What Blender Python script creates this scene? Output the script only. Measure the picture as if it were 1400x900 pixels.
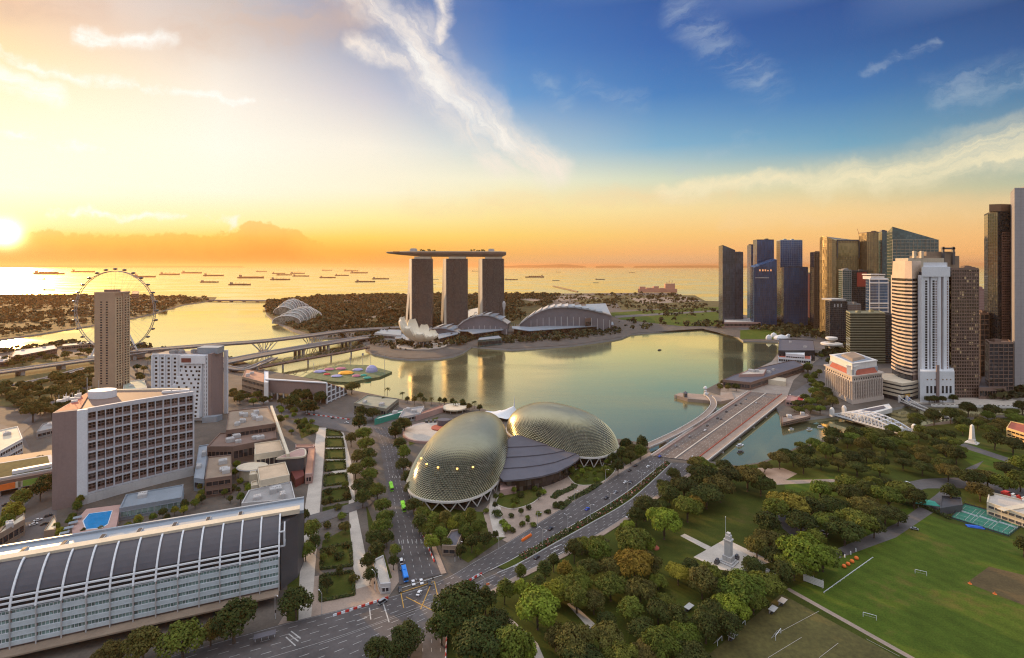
import bpy, bmesh, math, random
from math import radians, sin, cos, pi, sqrt, atan2, exp
from mathutils import Vector, Matrix, noise
for _o in list(bpy.data.objects): bpy.data.objects.remove(_o)
S = bpy.context.scene
COL = S.collection
# ---------------------------------------------------------------- camera, sky, sun, exposure
F, H, HZ, CX = 680.0, 170.0, 363.5, 700.0       # focal length (photo px), eye height, horizon row, centre column
cam_d = bpy.data.cameras.new('camera'); cam = bpy.data.objects.new('camera', cam_d); COL.objects.link(cam)
cam.location = (0, 0, H); cam.rotation_euler = (pi/2, 0, 0)
cam_d.sensor_width = 36; cam_d.lens = 36*F/1400; cam_d.shift_y = -(450-HZ)/1400
cam_d.clip_start = 1; cam_d.clip_end = 200000
S.camera = cam
S.view_settings.view_transform = 'Standard'; S.view_settings.look = 'None'
S.view_settings.exposure = 0.0; S.view_settings.gamma = 1.0; S.view_settings.use_curve_mapping = False
S.render.engine = 'CYCLES'
S.cycles.use_denoising = True; S.cycles.denoising_prefilter = 'NONE'; S.cycles.filter_width = 1.15
S.cycles.max_bounces = 6; S.cycles.diffuse_bounces = 3; S.cycles.glossy_bounces = 3; S.cycles.transmission_bounces = 3
S.cycles.transparent_max_bounces = 4; S.cycles.volume_bounces = 0
S.cycles.sample_clamp_indirect = 4; S.cycles.caustics_reflective = False; S.cycles.caustics_refractive = False

SUN_AZ, SUN_EL = radians(-45.6), radians(11.5)
SKYK = 0.05
sun_dir = Vector((sin(SUN_AZ)*cos(SUN_EL), cos(SUN_AZ)*cos(SUN_EL), sin(SUN_EL)))
sun_d = bpy.data.lights.new('sun', 'SUN'); sun_d.energy = 5.0; sun_d.angle = radians(0.6); sun_d.color = (1.0, 0.60, 0.26)
sun = bpy.data.objects.new('sun', sun_d); COL.objects.link(sun)
sun.rotation_euler = sun_dir.to_track_quat('Z', 'Y').to_euler(); sun.location = sun_dir*3000

def lin(c):
    return tuple((v/255/12.92 if v/255 <= .04045 else ((v/255+.055)/1.055)**2.4) for v in c)

class NT:
    """small helper round a node tree"""
    def __init__(s, tree): s.t = tree; s.n = tree.nodes; s.l = tree.links
    def node(s, kind, **kw):
        n = s.n.new(kind)
        for k, v in kw.items(): setattr(n, k, v)
        return n
    def put(s, sock, v):
        if v is None: return
        if hasattr(v, 'is_output'): s.l.new(v, sock)
        elif isinstance(v, (tuple, list, Vector)):
            k = len(sock.default_value); v = tuple(v)
            sock.default_value = (v+(1,)*4)[:k]
        else: sock.default_value = v
    def m(s, op, a, b=None, c=None, clamp=False):
        n = s.node('ShaderNodeMath', operation=op); n.use_clamp = clamp
        s.put(n.inputs[0], a); s.put(n.inputs[1], b); s.put(n.inputs[2], c)
        return n.outputs[0]
    def v(s, op, a, b=None, out=0, scale=None):
        n = s.node('ShaderNodeVectorMath', operation=op)
        s.put(n.inputs[0], a); s.put(n.inputs[1], b)
        if scale is not None: s.put(n.inputs['Scale'], scale)
        return n.outputs[out]
    def xyz(s, x, y, z):
        n = s.node('ShaderNodeCombineXYZ')
        s.put(n.inputs[0], x); s.put(n.inputs[1], y); s.put(n.inputs[2], z)
        return n.outputs[0]
    def mix(s, fac, a, b, mode='MIX'):
        n = s.node('ShaderNodeMix', data_type='RGBA', blend_type=mode); n.clamp_factor = True
        s.put(n.inputs[0], fac); s.put(n.inputs[6], a); s.put(n.inputs[7], b)
        return n.outputs[2]
    def noise(s, vec, scale, detail=4, rough=.55, dist=0, out=0):
        n = s.node('ShaderNodeTexNoise'); s.put(n.inputs['Vector'], vec)
        n.inputs['Scale'].default_value = scale; n.inputs['Detail'].default_value = detail
        n.inputs['Roughness'].default_value = rough; n.inputs['Distortion'].default_value = dist
        return n.outputs[out]
    def ss(s, x, a, b, lo=0, hi=1):
        n = s.node('ShaderNodeMapRange', interpolation_type='SMOOTHSTEP')
        s.put(n.inputs[0], x)
        for i, v in enumerate((a, b, lo, hi)): n.inputs[1+i].default_value = v
        return n.outputs[0]
    def lr(s, x, a, b, lo=0, hi=1):
        n = s.node('ShaderNodeMapRange'); n.clamp = True
        s.put(n.inputs[0], x)
        for i, v in enumerate((a, b, lo, hi)): n.inputs[1+i].default_value = v
        return n.outputs[0]
    def ramp(s, x, stops):
        n = s.node('ShaderNodeValToRGB'); cr = n.color_ramp; s.put(n.inputs[0], x)
        while len(cr.elements) > 1: cr.elements.remove(cr.elements[-1])
        cr.elements[0].position = stops[0][0]; cr.elements[0].color = (*stops[0][1], 1)
        for p, c in stops[1:]:
            e = cr.elements.new(p); e.color = (*c, 1)
        return n.outputs[0]

def make_world():
    w = bpy.data.worlds.new('World'); S.world = w; w.use_nodes = True
    T = NT(w.node_tree); T.n.clear()
    d = T.node('ShaderNodeTexCoord').outputs['Generated']
    sp = T.node('ShaderNodeSeparateXYZ'); T.l.new(d, sp.inputs[0]); dx, dy, dz = sp.outputs
    az = T.m('ARCTAN2', dx, dy)
    hd = T.m('SQRT', T.m('ADD', T.m('MULTIPLY', dx, dx), T.m('MULTIPLY', dy, dy)))
    el = T.m('ARCTAN2', dz, hd)
    t = T.m('MAXIMUM', T.m('DIVIDE', el, pi/2), 0.0)
    # colour of the sky up seven bearings, (photo row, colour), rows turned into elevations
    cols = [
     (0,   [(366,(250,132,34)),(345,(254,150,36)),(325,(255,205,60)),(306,(255,246,176)),(255,(255,252,226)),(200,(255,250,220)),(130,(255,240,196)),(60,(250,216,156)),(0,(234,190,142))]),
     (300, [(366,(250,142,44)),(345,(254,168,52)),(325,(255,214,92)),(306,(255,244,166)),(262,(255,251,224)),(200,(255,250,230)),(130,(250,238,218)),(60,(224,209,192)),(0,(200,186,174))]),
     (500, [(366,(234,156,76)),(345,(252,178,70)),(325,(255,216,98)),(300,(255,240,160)),(260,(254,246,214)),(200,(249,240,220)),(130,(206,200,202)),(60,(150,156,176)),(0,(110,124,158))]),
     (700, [(366,(218,174,122)),(345,(250,186,100)),(322,(255,213,112)),(285,(253,234,164)),(245,(243,238,206)),(200,(188,204,208)),(130,(96,146,196)),(60,(56,110,176)),(0,(40,90,160))]),
     (900, [(366,(212,176,140)),(345,(248,184,116)),(322,(253,203,120)),(285,(250,224,160)),(245,(214,220,192)),(200,(130,176,202)),(130,(66,122,182)),(60,(42,92,162)),(0,(32,76,146))]),
     (1150,[(366,(222,172,130)),(345,(250,186,120)),(322,(252,198,124)),(290,(249,212,146)),(250,(216,212,172)),(200,(116,166,190)),(130,(66,120,176)),(60,(43,88,150)),(0,(32,70,136))]),
     (1400,[(366,(225,168,125)),(345,(248,184,114)),(322,(248,192,124)),(290,(236,200,142)),(250,(190,194,162)),(200,(140,167,172)),(130,(82,127,163)),(60,(46,86,143)),(0,(33,67,123))]),
    ]
    out = None; paz = None
    for px, st in cols:
        a = math.atan((px-CX)/F); ca = cos(a)
        stops = []
        for py, c in st:
            e = math.atan((HZ-py)/F*ca)
            stops.append((max(0.0, e/(pi/2)), lin(c)))
        top = stops[-1][0]
        stops.append((top+.14, (.62, .74, .95))); stops.append((.62, (1.15, 1.17, 1.22))); stops.append((1, (1.95, 1.9, 1.85)))
        r = T.ramp(t, stops)
        if out is None: out = r
        else: out = T.mix(T.lr(az, paz, a), out, r)
        paz = a
    # the sky behind the camera: unseen, its brightness made up to light the shaded sides
    back = T.ramp(t, [(0,(.40,.37,.36)),(.12,(.52,.53,.58)),(.4,(.86,.90,.98)),(.7,(1.38,1.39,1.44)),(1,(1.95,1.9,1.85))])
    bn = T.noise(T.v('MULTIPLY', d, (1,1,2.2)), 2.3, 5, .6, .5)  # unseen cloud tone added to vary the glass reflections
    back = T.v('SCALE', back, scale=T.ss(bn, .33, .67, .62, 1.36))
    aab = T.m('ABSOLUTE', az)
    out = T.mix(T.ss(aab, .85, 1.75), out, back)
    # ---- clouds: placed by bearing, U and V run like columns and rows round the bay's bearing
    dyc = T.m('MAXIMUM', dy, .05)
    U = T.m('ADD', T.m('MULTIPLY', T.m('DIVIDE', dx, dyc), F), CX)
    V = T.m('SUBTRACT', HZ, T.m('MULTIPLY', T.m('DIVIDE', dz, dyc), F))
    pv = T.xyz(U, V, 0)
    n1 = T.noise(pv, .011, 5, .6, out=1)
    warp = T.v('SCALE', T.v('SUBTRACT', n1, (.5,.5,.5)), scale=60.0)
    n2 = T.noise(pv, .05, 4, .6, out=1)
    warp = T.v('ADD', warp, T.v('SCALE', T.v('SUBTRACT', n2, (.5,.5,.5)), scale=13.0))
    pw = T.v('ADD', pv, warp)
    front = T.ss(dy, .1, .3)
    def seg(ax, ay, bx, by, wa):
        ab = Vector((bx-ax, by-ay, 0)); L2 = ab.length_squared
        rel = T.v('SUBTRACT', pw, (ax, ay, 0))
        h = T.m('MULTIPLY', T.v('DOT_PRODUCT', rel, tuple(ab), out=1), 1/L2, clamp=True)
        dd = T.v('LENGTH', T.v('SUBTRACT', rel, T.v('SCALE', tuple(ab), scale=h)), out=1)
        return T.ss(dd, wa, 0)
    def cloud(base, segs, colour, gain, wisps, ang=0.0, lo=.26, hi=.66):
        mk = None
        for sg in segs:
            s_ = seg(*sg); mk = s_ if mk is None else T.m('MAXIMUM', mk, s_)
        c_, s_ = cos(ang), sin(ang)
        al = T.v('DOT_PRODUCT', pw, (c_*wisps[0], s_*wisps[0], 0), out=1); ac = T.v('DOT_PRODUCT', pw, (-s_*wisps[1], c_*wisps[1], 0), out=1)
        fib = T.noise(T.xyz(al, ac, 3.3), 1.0, 7, .64, .35)
        mk = T.m('MULTIPLY', T.m('MULTIPLY', mk, T.ss(fib, lo, hi, .04, 1.2)), gain, clamp=True)
        mk = T.m('MULTIPLY', mk, front)
        return T.mix(mk, base, (*lin(colour), 1))
    # large torn cloud falling from the top of the picture to the right
    out = cloud(out, [(470,-20,560,45,40),(560,45,600,118,58),(600,118,650,165,56),(650,165,745,228,46),(602,-10,600,60,22),(492,58,560,92,26),(680,215,760,232,34)], (250,236,218), .78, (.007,.042,0), .88, .16, .68)
    out = cloud(out, [(560,60,605,130,20),(605,130,700,196,18)], (255,249,236), .7, (.008,.060,0), .85, .26, .68)
    # streaks in the glow on the sun's side
    out = cloud(out, [(-40,55,60,95,10),(60,95,180,118,13),(180,118,390,138,9),(110,50,235,60,17),(-20,95,70,130,26),(0,180,160,215,10),(60,293,330,300,9)], (255,254,244), .72, (.003,.05,0), .2, .2, .64)
    out = cloud(out, [(-60,18,140,8,34),(250,40,480,20,60)], (214,176,140), .45, (.008,.02,0))
    # pale bank rising to the right and small wisps in the blue
    out = cloud(out, [(900,264,1110,248,20),(1110,248,1260,224,32),(1260,224,1440,182,48),(1200,238,1440,205,34)], (248,234,192), .8, (.003,.04,0), -.25, .2, .68)
    out = cloud(out, [(1180,98,1280,56,11),(880,222,950,236,16),(800,120,880,135,22),(930,20,1050,120,44),(1290,125,1420,85,38),(740,108,780,140,22),(960,210,1040,188,14)], (186,198,206), .34, (.010,.045,0), -.35, .36, .72)
    out = cloud(out, [(560,285,1000,268,22),(1000,300,1420,276,24)], (250,214,160), .35, (.005,.03,0))
    # heavy low bank near the sun
    lump = T.noise(pv, .024, 7, .66)
    top = T.m('ADD', T.m('MULTIPLY', T.ss(U, 300, 350), T.m('MULTIPLY', T.ss(U, 425, 385), -14.0)), 319.0)
    top = T.m('ADD', top, T.ss(U, 385, 500, 0, 30))
    top = T.m('ADD', top, T.m('MULTIPLY', T.m('SUBTRACT', lump, .5), 46.0))
    dv = T.m('SUBTRACT', V, top)
    bank = T.m('MULTIPLY', T.m('MULTIPLY', T.ss(dv, -1.5, 3.5), T.ss(U, 560, 380)), front)
    bank = T.m('MULTIPLY', bank, T.ss(U, -20, 40, .55, 1))
    out = T.mix(T.m('MULTIPLY', bank, .62), out, T.mix(T.ss(dv, 0, 42), (*lin((255,184,74)),1), (*lin((250,150,58)),1)))
    # the glow round the sun
    cs = T.m('MAXIMUM', T.v('DOT_PRODUCT', d, tuple(Vector((sin(SUN_AZ)*cos(radians(2.6)), cos(SUN_AZ)*cos(radians(2.6)), sin(radians(2.6))))), out=1), 0.0)
    g = T.m('ADD', T.m('MULTIPLY', T.m('POWER', cs, 9000), 6.0), T.m('MULTIPLY', T.m('POWER', cs, 900), .12))
    g = T.m('ADD', g, T.m('MULTIPLY', T.m('POWER', cs, 60), .06))
    out = T.mix(1.0, out, T.v('SCALE', (1.0, .80, .42), scale=g), 'ADD')
    bg = T.node('ShaderNodeBackground'); T.l.new(out, bg.inputs[0]); bg.inputs[1].default_value = .98
    sky = T.node('ShaderNodeTexSky', sky_type='NISHITA'); sky.sun_disc = False
    sky.sun_elevation = SUN_EL; sky.sun_rotation = SUN_AZ; sky.altitude = 100; sky.dust_density = .2; sky.air_density = .6
    bg2 = T.node('ShaderNodeBackground'); T.put(bg2.inputs[0], T.v('SCALE', sky.outputs[0], scale=T.ss(el, .02, .7, .04, 1.0))); bg2.inputs[1].default_value = SKYK
    add = T.node('ShaderNodeAddShader'); T.l.new(bg.outputs[0], add.inputs[0]); T.l.new(bg2.outputs[0], add.inputs[1])
    o = T.node('ShaderNodeOutputWorld'); T.l.new(add.outputs[0], o.inputs[0])
make_world()

# ---------------------------------------------------------------- measuring and mesh helpers
def G(px, py, z=0.0):
    """the point at height z that the photograph shows at column px, row py"""
    Y = F*(H-z)/(py-HZ); return Vector(((px-CX)*Y/F, Y, z))
def P(px, py, Y): return Vector(((px-CX)*Y/F, Y, H-(py-HZ)*Y/F))
def XA(px, Y): return (px-CX)*Y/F
def ZA(py, Y): return H-(py-HZ)*Y/F
WL = -3.0      # water level

class MB:
    def __init__(s): s.v = []; s.f = []; s.m = []
    def face(s, pts, mi=0):
        b = len(s.v); s.v += [tuple(p) for p in pts]; s.f.append(tuple(range(b, b+len(pts)))); s.m.append(mi); return s
    def box(s, c, size, rz=0.0, mi=0, rot=None):
        """box centred on c in x,y with its bottom at c.z"""
        hx, hy, hz = size[0]/2, size[1]/2, size[2]
        b = len(s.v); R = rot or Matrix.Rotation(rz, 3, 'Z'); c = Vector(c)
        for z in (0, hz):
            for x, y in ((-hx,-hy),(hx,-hy),(hx,hy),(-hx,hy)): s.v.append(tuple(c+R@Vector((x,y,z))))
        for f in ((3,2,1,0),(4,5,6,7),(0,1,5,4),(1,2,6,5),(2,3,7,6),(3,0,4,7)): s.f.append(tuple(b+i for i in f)); s.m.append(mi)
        return s
    def prism(s, poly, z0, z1, mi=0, mtop=None, taper=None, ztop=None):
        n = len(poly); b = len(s.v)
        a = sum(poly[i][0]*poly[(i+1)%n][1]-poly[(i+1)%n][0]*poly[i][1] for i in range(n))
        if a < 0: poly = poly[::-1]; ztop = ztop[::-1] if ztop else None
        cx = sum(p[0] for p in poly)/n; cy = sum(p[1] for p in poly)/n
        for p in poly: s.v.append((p[0], p[1], z0))
        for i, p in enumerate(poly):
            q = p
            if taper: q = (cx+(p[0]-cx)*taper, cy+(p[1]-cy)*taper)
            s.v.append((q[0], q[1], ztop[i] if ztop else z1))
        for i in range(n):
            j = (i+1) % n; s.f.append((b+i, b+j, b+n+j, b+n+i)); s.m.append(mi)
        s.f.append(tuple(b+n+i for i in range(n))); s.m.append(mi if mtop is None else mtop)
        s.f.append(tuple(b+n-1-i for i in range(n))); s.m.append(mi)
        return s
    def sheet(s, poly, z, mi=0): return s.face([(p[0], p[1], z) for p in poly], mi)
    def tube(s, pts, r, n=6, mi=0, cap=True):
        pts = [Vector(p) for p in pts]; k = len(pts)
        rs = r if isinstance(r, (list, tuple)) else [r]*k
        b = len(s.v); up = Vector((0,0,1))
        for i, p in enumerate(pts):
            d = (pts[min(i+1,k-1)]-pts[max(i-1,0)]).normalized()
            x = d.cross(up)
            if x.length < 1e-3: x = d.cross(Vector((0,1,0)))
            x.normalize(); y = x.cross(d)
            for j in range(n):
                a = 2*pi*j/n; s.v.append(tuple(p+(x*cos(a)+y*sin(a))*rs[i]))
        for i in range(k-1):
            for j in range(n):
                j2 = (j+1) % n; s.f.append((b+i*n+j, b+i*n+j2, b+(i+1)*n+j2, b+(i+1)*n+j)); s.m.append(mi)
        if cap:
            s.f.append(tuple(b+n-1-j for j in range(n))); s.m.append(mi)
            s.f.append(tuple(b+(k-1)*n+j for j in range(n))); s.m.append(mi)
        return s
    def lathe(s, c, prof, n=12, mi=0, sx=1, sy=1):
        b = len(s.v); c = Vector(c)
        for r, z in prof:
            for j in range(n):
                a = 2*pi*j/n; s.v.append((c.x+r*cos(a)*sx, c.y+r*sin(a)*sy, c.z+z))
        for i in range(len(prof)-1):
            for j in range(n):
                j2 = (j+1) % n; s.f.append((b+i*n+j, b+i*n+j2, b+(i+1)*n+j2, b+(i+1)*n+j)); s.m.append(mi)
        s.f.append(tuple(b+n-1-j for j in range(n))); s.m.append(mi)
        k = len(prof)-1
        s.f.append(tuple(b+k*n+j for j in range(n))); s.m.append(mi)
        return s
    def beam(s, a, b_, w, h, mi=0):
        """rectangular bar from a to b"""
        a = Vector(a); b_ = Vector(b_); d = b_-a; L = d.length
        if L < 1e-6: return s
        d.normalize(); x = d.cross(Vector((0,0,1)))
        if x.length < 1e-3: x = Vector((1,0,0))
        x.normalize(); y = x.cross(d)
        k = len(s.v)
        for p in (a, b_):
            for i, j in ((-1,-1),(1,-1),(1,1),(-1,1)): s.v.append(tuple(p+x*(i*w/2)+y*(j*h/2)))
        for f in ((3,2,1,0),(4,5,6,7),(0,1,5,4),(1,2,6,5),(2,3,7,6),(3,0,4,7)): s.f.append(tuple(k+i for i in f)); s.m.append(mi)
        return s
    def grid(s, rows, mi=0, closed=False):
        """rows of points joined into quads"""
        b = len(s.v); n = len(rows[0])
        for r in rows: s.v += [tuple(p) for p in r]
        for i in range(len(rows)-1):
            for j in range(n if closed else n-1):
                j2 = (j+1) % n; s.f.append((b+i*n+j, b+i*n+j2, b+(i+1)*n+j2, b+(i+1)*n+j)); s.m.append(mi)
        return s

ROOT = {}     # world position of each thing's origin
def tag(o, label=None, cat=None, group=None, kind=None):
    if label: o['label'] = label
    if cat: o['category'] = cat
    if group: o['group'] = group
    if kind: o['kind'] = kind
    return o
def mesh_obj(name, mb, mats, parent=None, smooth=False, origin=None, recalc=False):
    me = bpy.data.meshes.new(name)
    org = Vector(origin) if origin is not None else (ROOT.get(parent.name, Vector()) if parent else Vector())
    me.from_pydata([(v[0]-org.x, v[1]-org.y, v[2]-org.z) for v in mb.v], [], mb.f)
    if not isinstance(mats, (list, tuple)): mats = [mats]
    for m_ in mats: me.materials.append(m_)
    if len(mats) > 1: me.polygons.foreach_set('material_index', mb.m)
    if recalc:
        bm = bmesh.new(); bm.from_mesh(me); bmesh.ops.remove_doubles(bm, verts=bm.verts, dist=.01)
        bmesh.ops.recalc_face_normals(bm, faces=bm.faces); bm.to_mesh(me); bm.free()
    if smooth: me.polygons.foreach_set('use_smooth', [True]*len(me.polygons))
    me.update()
    o = bpy.data.objects.new(name, me); COL.objects.link(o)
    if parent: o.parent = parent; ROOT[o.name] = org
    else: o.location = org; ROOT[o.name] = org
    return o
def thing(name, label, cat, loc=(0,0,0), group=None, rz=0):
    o = bpy.data.objects.new(name, None); COL.objects.link(o); o.location = loc; o.rotation_euler = (0,0,rz)
    o.empty_display_size = 1; ROOT[o.name] = Vector(loc)
    return tag(o, label, cat, group)
def struct(name, mb, mats, **k): return tag(mesh_obj(name, mb, mats, **k), kind='structure')
def single(name, mb, mats, label, cat, group=None, **k): return tag(mesh_obj(name, mb, mats, **k), label, cat, group)
def dup(root, loc=None, rz=None, label=None, group=None, scale=None, color=None):
    """a copy of a thing with copies of its parts and their sub-parts"""
    def rec(o, par):
        c = o.copy(); COL.objects.link(c)
        if par: c.parent = par
        if color: c.color = color
        for ch in o.children: rec(ch, c)
        return c
    r = rec(root, None)
    if loc is not None: r.location = loc
    if rz is not None: r.rotation_euler = (0,0,rz)
    if scale is not None: r.scale = scale if isinstance(scale, (tuple, list)) else (scale,)*3
    if label: r['label'] = label
    if group: r['group'] = group
    ROOT[r.name] = Vector(r.location)
    return r
_ones = 'zeroth first second third fourth fifth sixth seventh eighth ninth tenth eleventh twelfth thirteenth fourteenth fifteenth sixteenth seventeenth eighteenth nineteenth'.split()
_tens = {2:'twent',3:'thirt',4:'fort',5:'fift',6:'sixt',7:'sevent',8:'eight',9:'ninet'}
def ordw(n):
    if n < 20: return _ones[n]
    t, u = divmod(n, 10)
    return _tens[t]+('ieth' if u == 0 else 'y-'+_ones[u])

# ---------------------------------------------------------------- materials
MATS = {}
def mat(name, col, rough=.7, var=.14, scale=.12, metal=0.0, spec=.4, fine=.06, stain=0.0, emit=0.0, objcol=False, transl=0.0):
    if name in MATS: return MATS[name]
    m_ = bpy.data.materials.new(name); m_.use_nodes = True; T = NT(m_.node_tree)
    b = T.n['Principled BSDF']
    pos = T.node('ShaderNodeNewGeometry').outputs['Position']
    n = T.noise(pos, scale, 5, .6); n2 = T.noise(pos, scale*11, 3, .6)
    k = T.m('ADD', T.lr(n, .3, .7, 1-var, 1+var), T.lr(n2, .3, .7, -fine, fine))
    base = (*col, 1)
    if objcol:
        oi = T.node('ShaderNodeObjectInfo'); base = oi.outputs['Color']
    c = T.v('SCALE', base, scale=k)
    if stain:
        wet = T.ss(T.noise(T.v('MULTIPLY', pos, (1,1,.12)), scale*5, 5, .7), .52, .7)
        c = T.mix(T.m('MULTIPLY', wet, stain), c, tuple(x*.55 for x in col)+(1,))
    T.l.new(c, b.inputs['Base Color'])
    b.inputs['Roughness'].default_value = rough; b.inputs['Metallic'].default_value = metal
    b.inputs['Specular IOR Level'].default_value = spec
    if emit:
        b.inputs['Emission Color'].default_value = (*col, 1); b.inputs['Emission Strength'].default_value = emit
    if transl:
        tr = T.node('ShaderNodeBsdfTranslucent'); T.l.new(c, tr.inputs[0])
        mx = T.node('ShaderNodeMixShader'); mx.inputs[0].default_value = transl
        T.l.new(b.outputs[0], mx.inputs[1]); T.l.new(tr.outputs[0], mx.inputs[2])
        T.l.new(mx.outputs[0], T.n['Material Output'].inputs[0])
    MATS[name] = m_; return m_
def glass(name, col, rough=.12, pane=(3.0, 3.0, 3.8), var=.5, spec=.6, lit=0.0, metal=0.0, blinds=.16):
    """window glass: every pane its own shade, a few with blinds"""
    if name in MATS: return MATS[name]
    m_ = bpy.data.materials.new(name); m_.use_nodes = True; T = NT(m_.node_tree); b = T.n['Principled BSDF']
    pos = T.node('ShaderNodeNewGeometry').outputs['Position']
    cell = T.v('FLOOR', T.v('DIVIDE', T.v('ADD', pos, (.37,.41,.0)), pane))
    w = T.node('ShaderNodeTexWhiteNoise'); T.l.new(cell, w.inputs[0]); r = w.outputs[0]
    n = T.noise(pos, .02, 3, .5)
    k = T.m('MULTIPLY', T.lr(r, 0, 1, 1-var, 1+var), T.lr(n, .3, .7, .75, 1.25))
    c = T.v('SCALE', (*col,), scale=k)
    c = T.mix(T.m('MULTIPLY', T.m('GREATER_THAN', r, .93), blinds), c, (.30,.28,.25,1))
    T.l.new(c, b.inputs['Base Color'])
    T.put(b.inputs['Roughness'], T.lr(w.outputs[0], 0, 1, rough*.6, rough*1.5)); b.inputs['Specular IOR Level'].default_value = spec
    b.inputs['Metallic'].default_value = metal
    nb = T.node('ShaderNodeNewGeometry').outputs['Normal']
    jit = T.v('SCALE', T.v('SUBTRACT', w.outputs[1], (.5,.5,.5)), scale=.022)
    T.l.new(T.v('NORMALIZE', T.v('ADD', nb, jit)), b.inputs['Normal'])
    if lit:  # glow on random panes imitates sunset glints
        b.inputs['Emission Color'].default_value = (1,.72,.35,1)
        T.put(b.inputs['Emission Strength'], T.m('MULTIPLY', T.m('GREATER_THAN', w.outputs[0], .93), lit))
    MATS[name] = m_; return m_

white   = mat('white_paint', (.66,.68,.72), .55, .05, .08, stain=.12)
offwhite= mat('off_white_plaster', (.66,.64,.62), .75, .08, .08, stain=.25)
cream   = mat('cream_stone', (.60,.52,.40), .8, .1, .1, stain=.2)
ltgrey  = mat('light_grey_concrete', (.46,.45,.45), .8, .1, .08, stain=.3)
grey    = mat('grey_concrete', (.30,.29,.29), .82, .12, .08, stain=.3)
mauve   = mat('mauve_grey_wall', (.25,.185,.175), .8, .06, .05, stain=.2)
dkgrey  = mat('dark_grey_metal', (.075,.075,.085), .45, .12, .1)
slate   = mat('slate_roof', (.105,.10,.12), .5, .1, .1, stain=.2)
brown   = mat('brown_stone', (.19,.125,.10), .7, .12, .1)
tan     = mat('tan_roof', (.27,.205,.155), .85, .14, .12, stain=.35)
terracotta = mat('terracotta_roof', (.38,.10,.065), .75, .15, .2, stain=.2)
pinkstone = mat('pink_stone', (.42,.27,.24), .8, .1, .15)
steelblue = mat('blue_grey_metal_roof', (.30,.35,.41), .4, .1, .08, metal=.3)
bridgeroad = mat('bridge_asphalt', (.155,.122,.105), .88, .25, .06, fine=.12, stain=.3)
hotelw = mat('hotel_frame_plaster', (.47,.48,.52), .7, .07, .08, stain=.25)
spandp = mat('spandrel_paint', (.50,.56,.60), .5, .06, .08, stain=.2)
asphalt = mat('asphalt', (.088,.078,.078), .85, .32, .05, fine=.12, stain=.25)
asphalt2= mat('worn_asphalt', (.115,.105,.105), .88, .2, .05, fine=.12, stain=.3)
paint   = mat('road_paint', (.40,.39,.38), .7, .4, .9)
yellowp = mat('yellow_paint', (.48,.27,.05), .7, .2, .9)
redp    = mat('red_paint', (.50,.045,.035), .5, .1, .5)
paving  = mat('paving', (.30,.25,.215), .85, .14, .1, fine=.12, stain=.2)
pinkpav = mat('pink_paving', (.31,.235,.19), .85, .14, .1, fine=.12, stain=.2)
palepav = mat('pale_paving', (.46,.41,.36), .85, .12, .1, fine=.1, stain=.2)


def turf(name, base, worn, ang, pitch):
    m_ = bpy.data.materials.new(name); m_.use_nodes = True; T = NT(m_.node_tree); b = T.n['Principled BSDF']
    pos = T.node('ShaderNodeNewGeometry').outputs['Position']
    st = T.m('SINE', T.m('MULTIPLY', T.v('DOT_PRODUCT', pos, (cos(ang), sin(ang), 0), out=1), 2*pi/pitch))
    n1 = T.noise(pos, .022, 6, .62, .4); n2 = T.noise(pos, .11, 5, .65); n3 = T.noise(pos, 1.3, 3, .6)
    c = T.mix(T.ss(n1, .38, .68), (*base,1), (*[x*1.28 for x in base],1))
    c = T.mix(T.m('MULTIPLY', T.ss(T.m('ADD', n1, T.m('MULTIPLY', n2, .7)), .88, 1.06), .75), c, (*worn,1))
    k = T.m('ADD', T.m('ADD', 1.0, T.m('MULTIPLY', T.ss(st, -.5, .5, -1, 1), .055)), T.m('ADD', T.lr(n2, .3, .7, -.16, .16), T.lr(n3, .3, .7, -.22, .22)))
    T.l.new(T.v('SCALE', c, scale=k), b.inputs['Base Color']); b.inputs['Roughness'].default_value = .95; b.inputs['Specular IOR Level'].default_value = .15
    MATS[name] = m_; return m_
drygrass= mat('dry_grass', (.088,.076,.022), .95, .35, .04, fine=.25)
field = turf('field_grass', (.056,.086,.0095), (.100,.085,.020), .55, 9.0)
lawn = turf('lawn_grass', (.046,.058,.009), (.076,.064,.018), .2, 300.0)
earth   = mat('bare_earth', (.095,.066,.026), .95, .2, .08, fine=.2)
hedgem  = mat('hedge_leaves', (.040,.058,.014), .9, .45, .5, fine=.3)
greencourt = mat('green_court', (.030,.17,.115), .8, .1, .2)
tealm   = mat('teal_canvas', (.03,.26,.20), .7, .1, .3)
bluem   = mat('blue_canvas', (.03,.13,.55), .6, .1, .3)
poolw   = mat('pool_water', (.01,.22,.52), .12, .12, .3, spec=.6)
orangem = mat('orange_plastic', (.75,.17,.03), .6, .1, .5)
limem   = mat('lime_paint', (.22,.62,.02), .35, .05, .3)
bluebus = mat('bright_blue_paint', (.02,.22,.72), .35, .05, .3)
blackm  = mat('black_rubber', (.022,.022,.024), .7, .1, .5)
darkground = mat('dark_paving', (.105,.088,.075), .9, .25, .06, fine=.15, stain=.3)
bark    = mat('bark', (.085,.062,.045), .95, .25, .6, fine=.2)
leaf    = mat('leaves', (.05,.07,.02), .75, .48, .24, fine=.34, objcol=True, transl=.2, spec=.2)
wood    = mat('wooded_ground_leaves', (.040,.042,.014), .9, .45, .012, fine=.35, spec=.2)
sheetgl = glass('dark_glass', (.024,.028,.037), var=.4)
blueglass = glass('blue_glass', (.034,.092,.215), .14, (4,4,12), var=.22, spec=.9, blinds=.04, metal=.25)
towergl = glass('grey_tower_glass', (.070,.092,.120), .14, (4,4,8), var=.25, spec=.8, blinds=.06, metal=.2)
glintgl = glass('brown_glass_painted_glints', (.050,.036,.030), .12, (2.8,2.8,3.8), var=.5, lit=.2)  # sunset glints put into the glass as glowing panes
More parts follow.
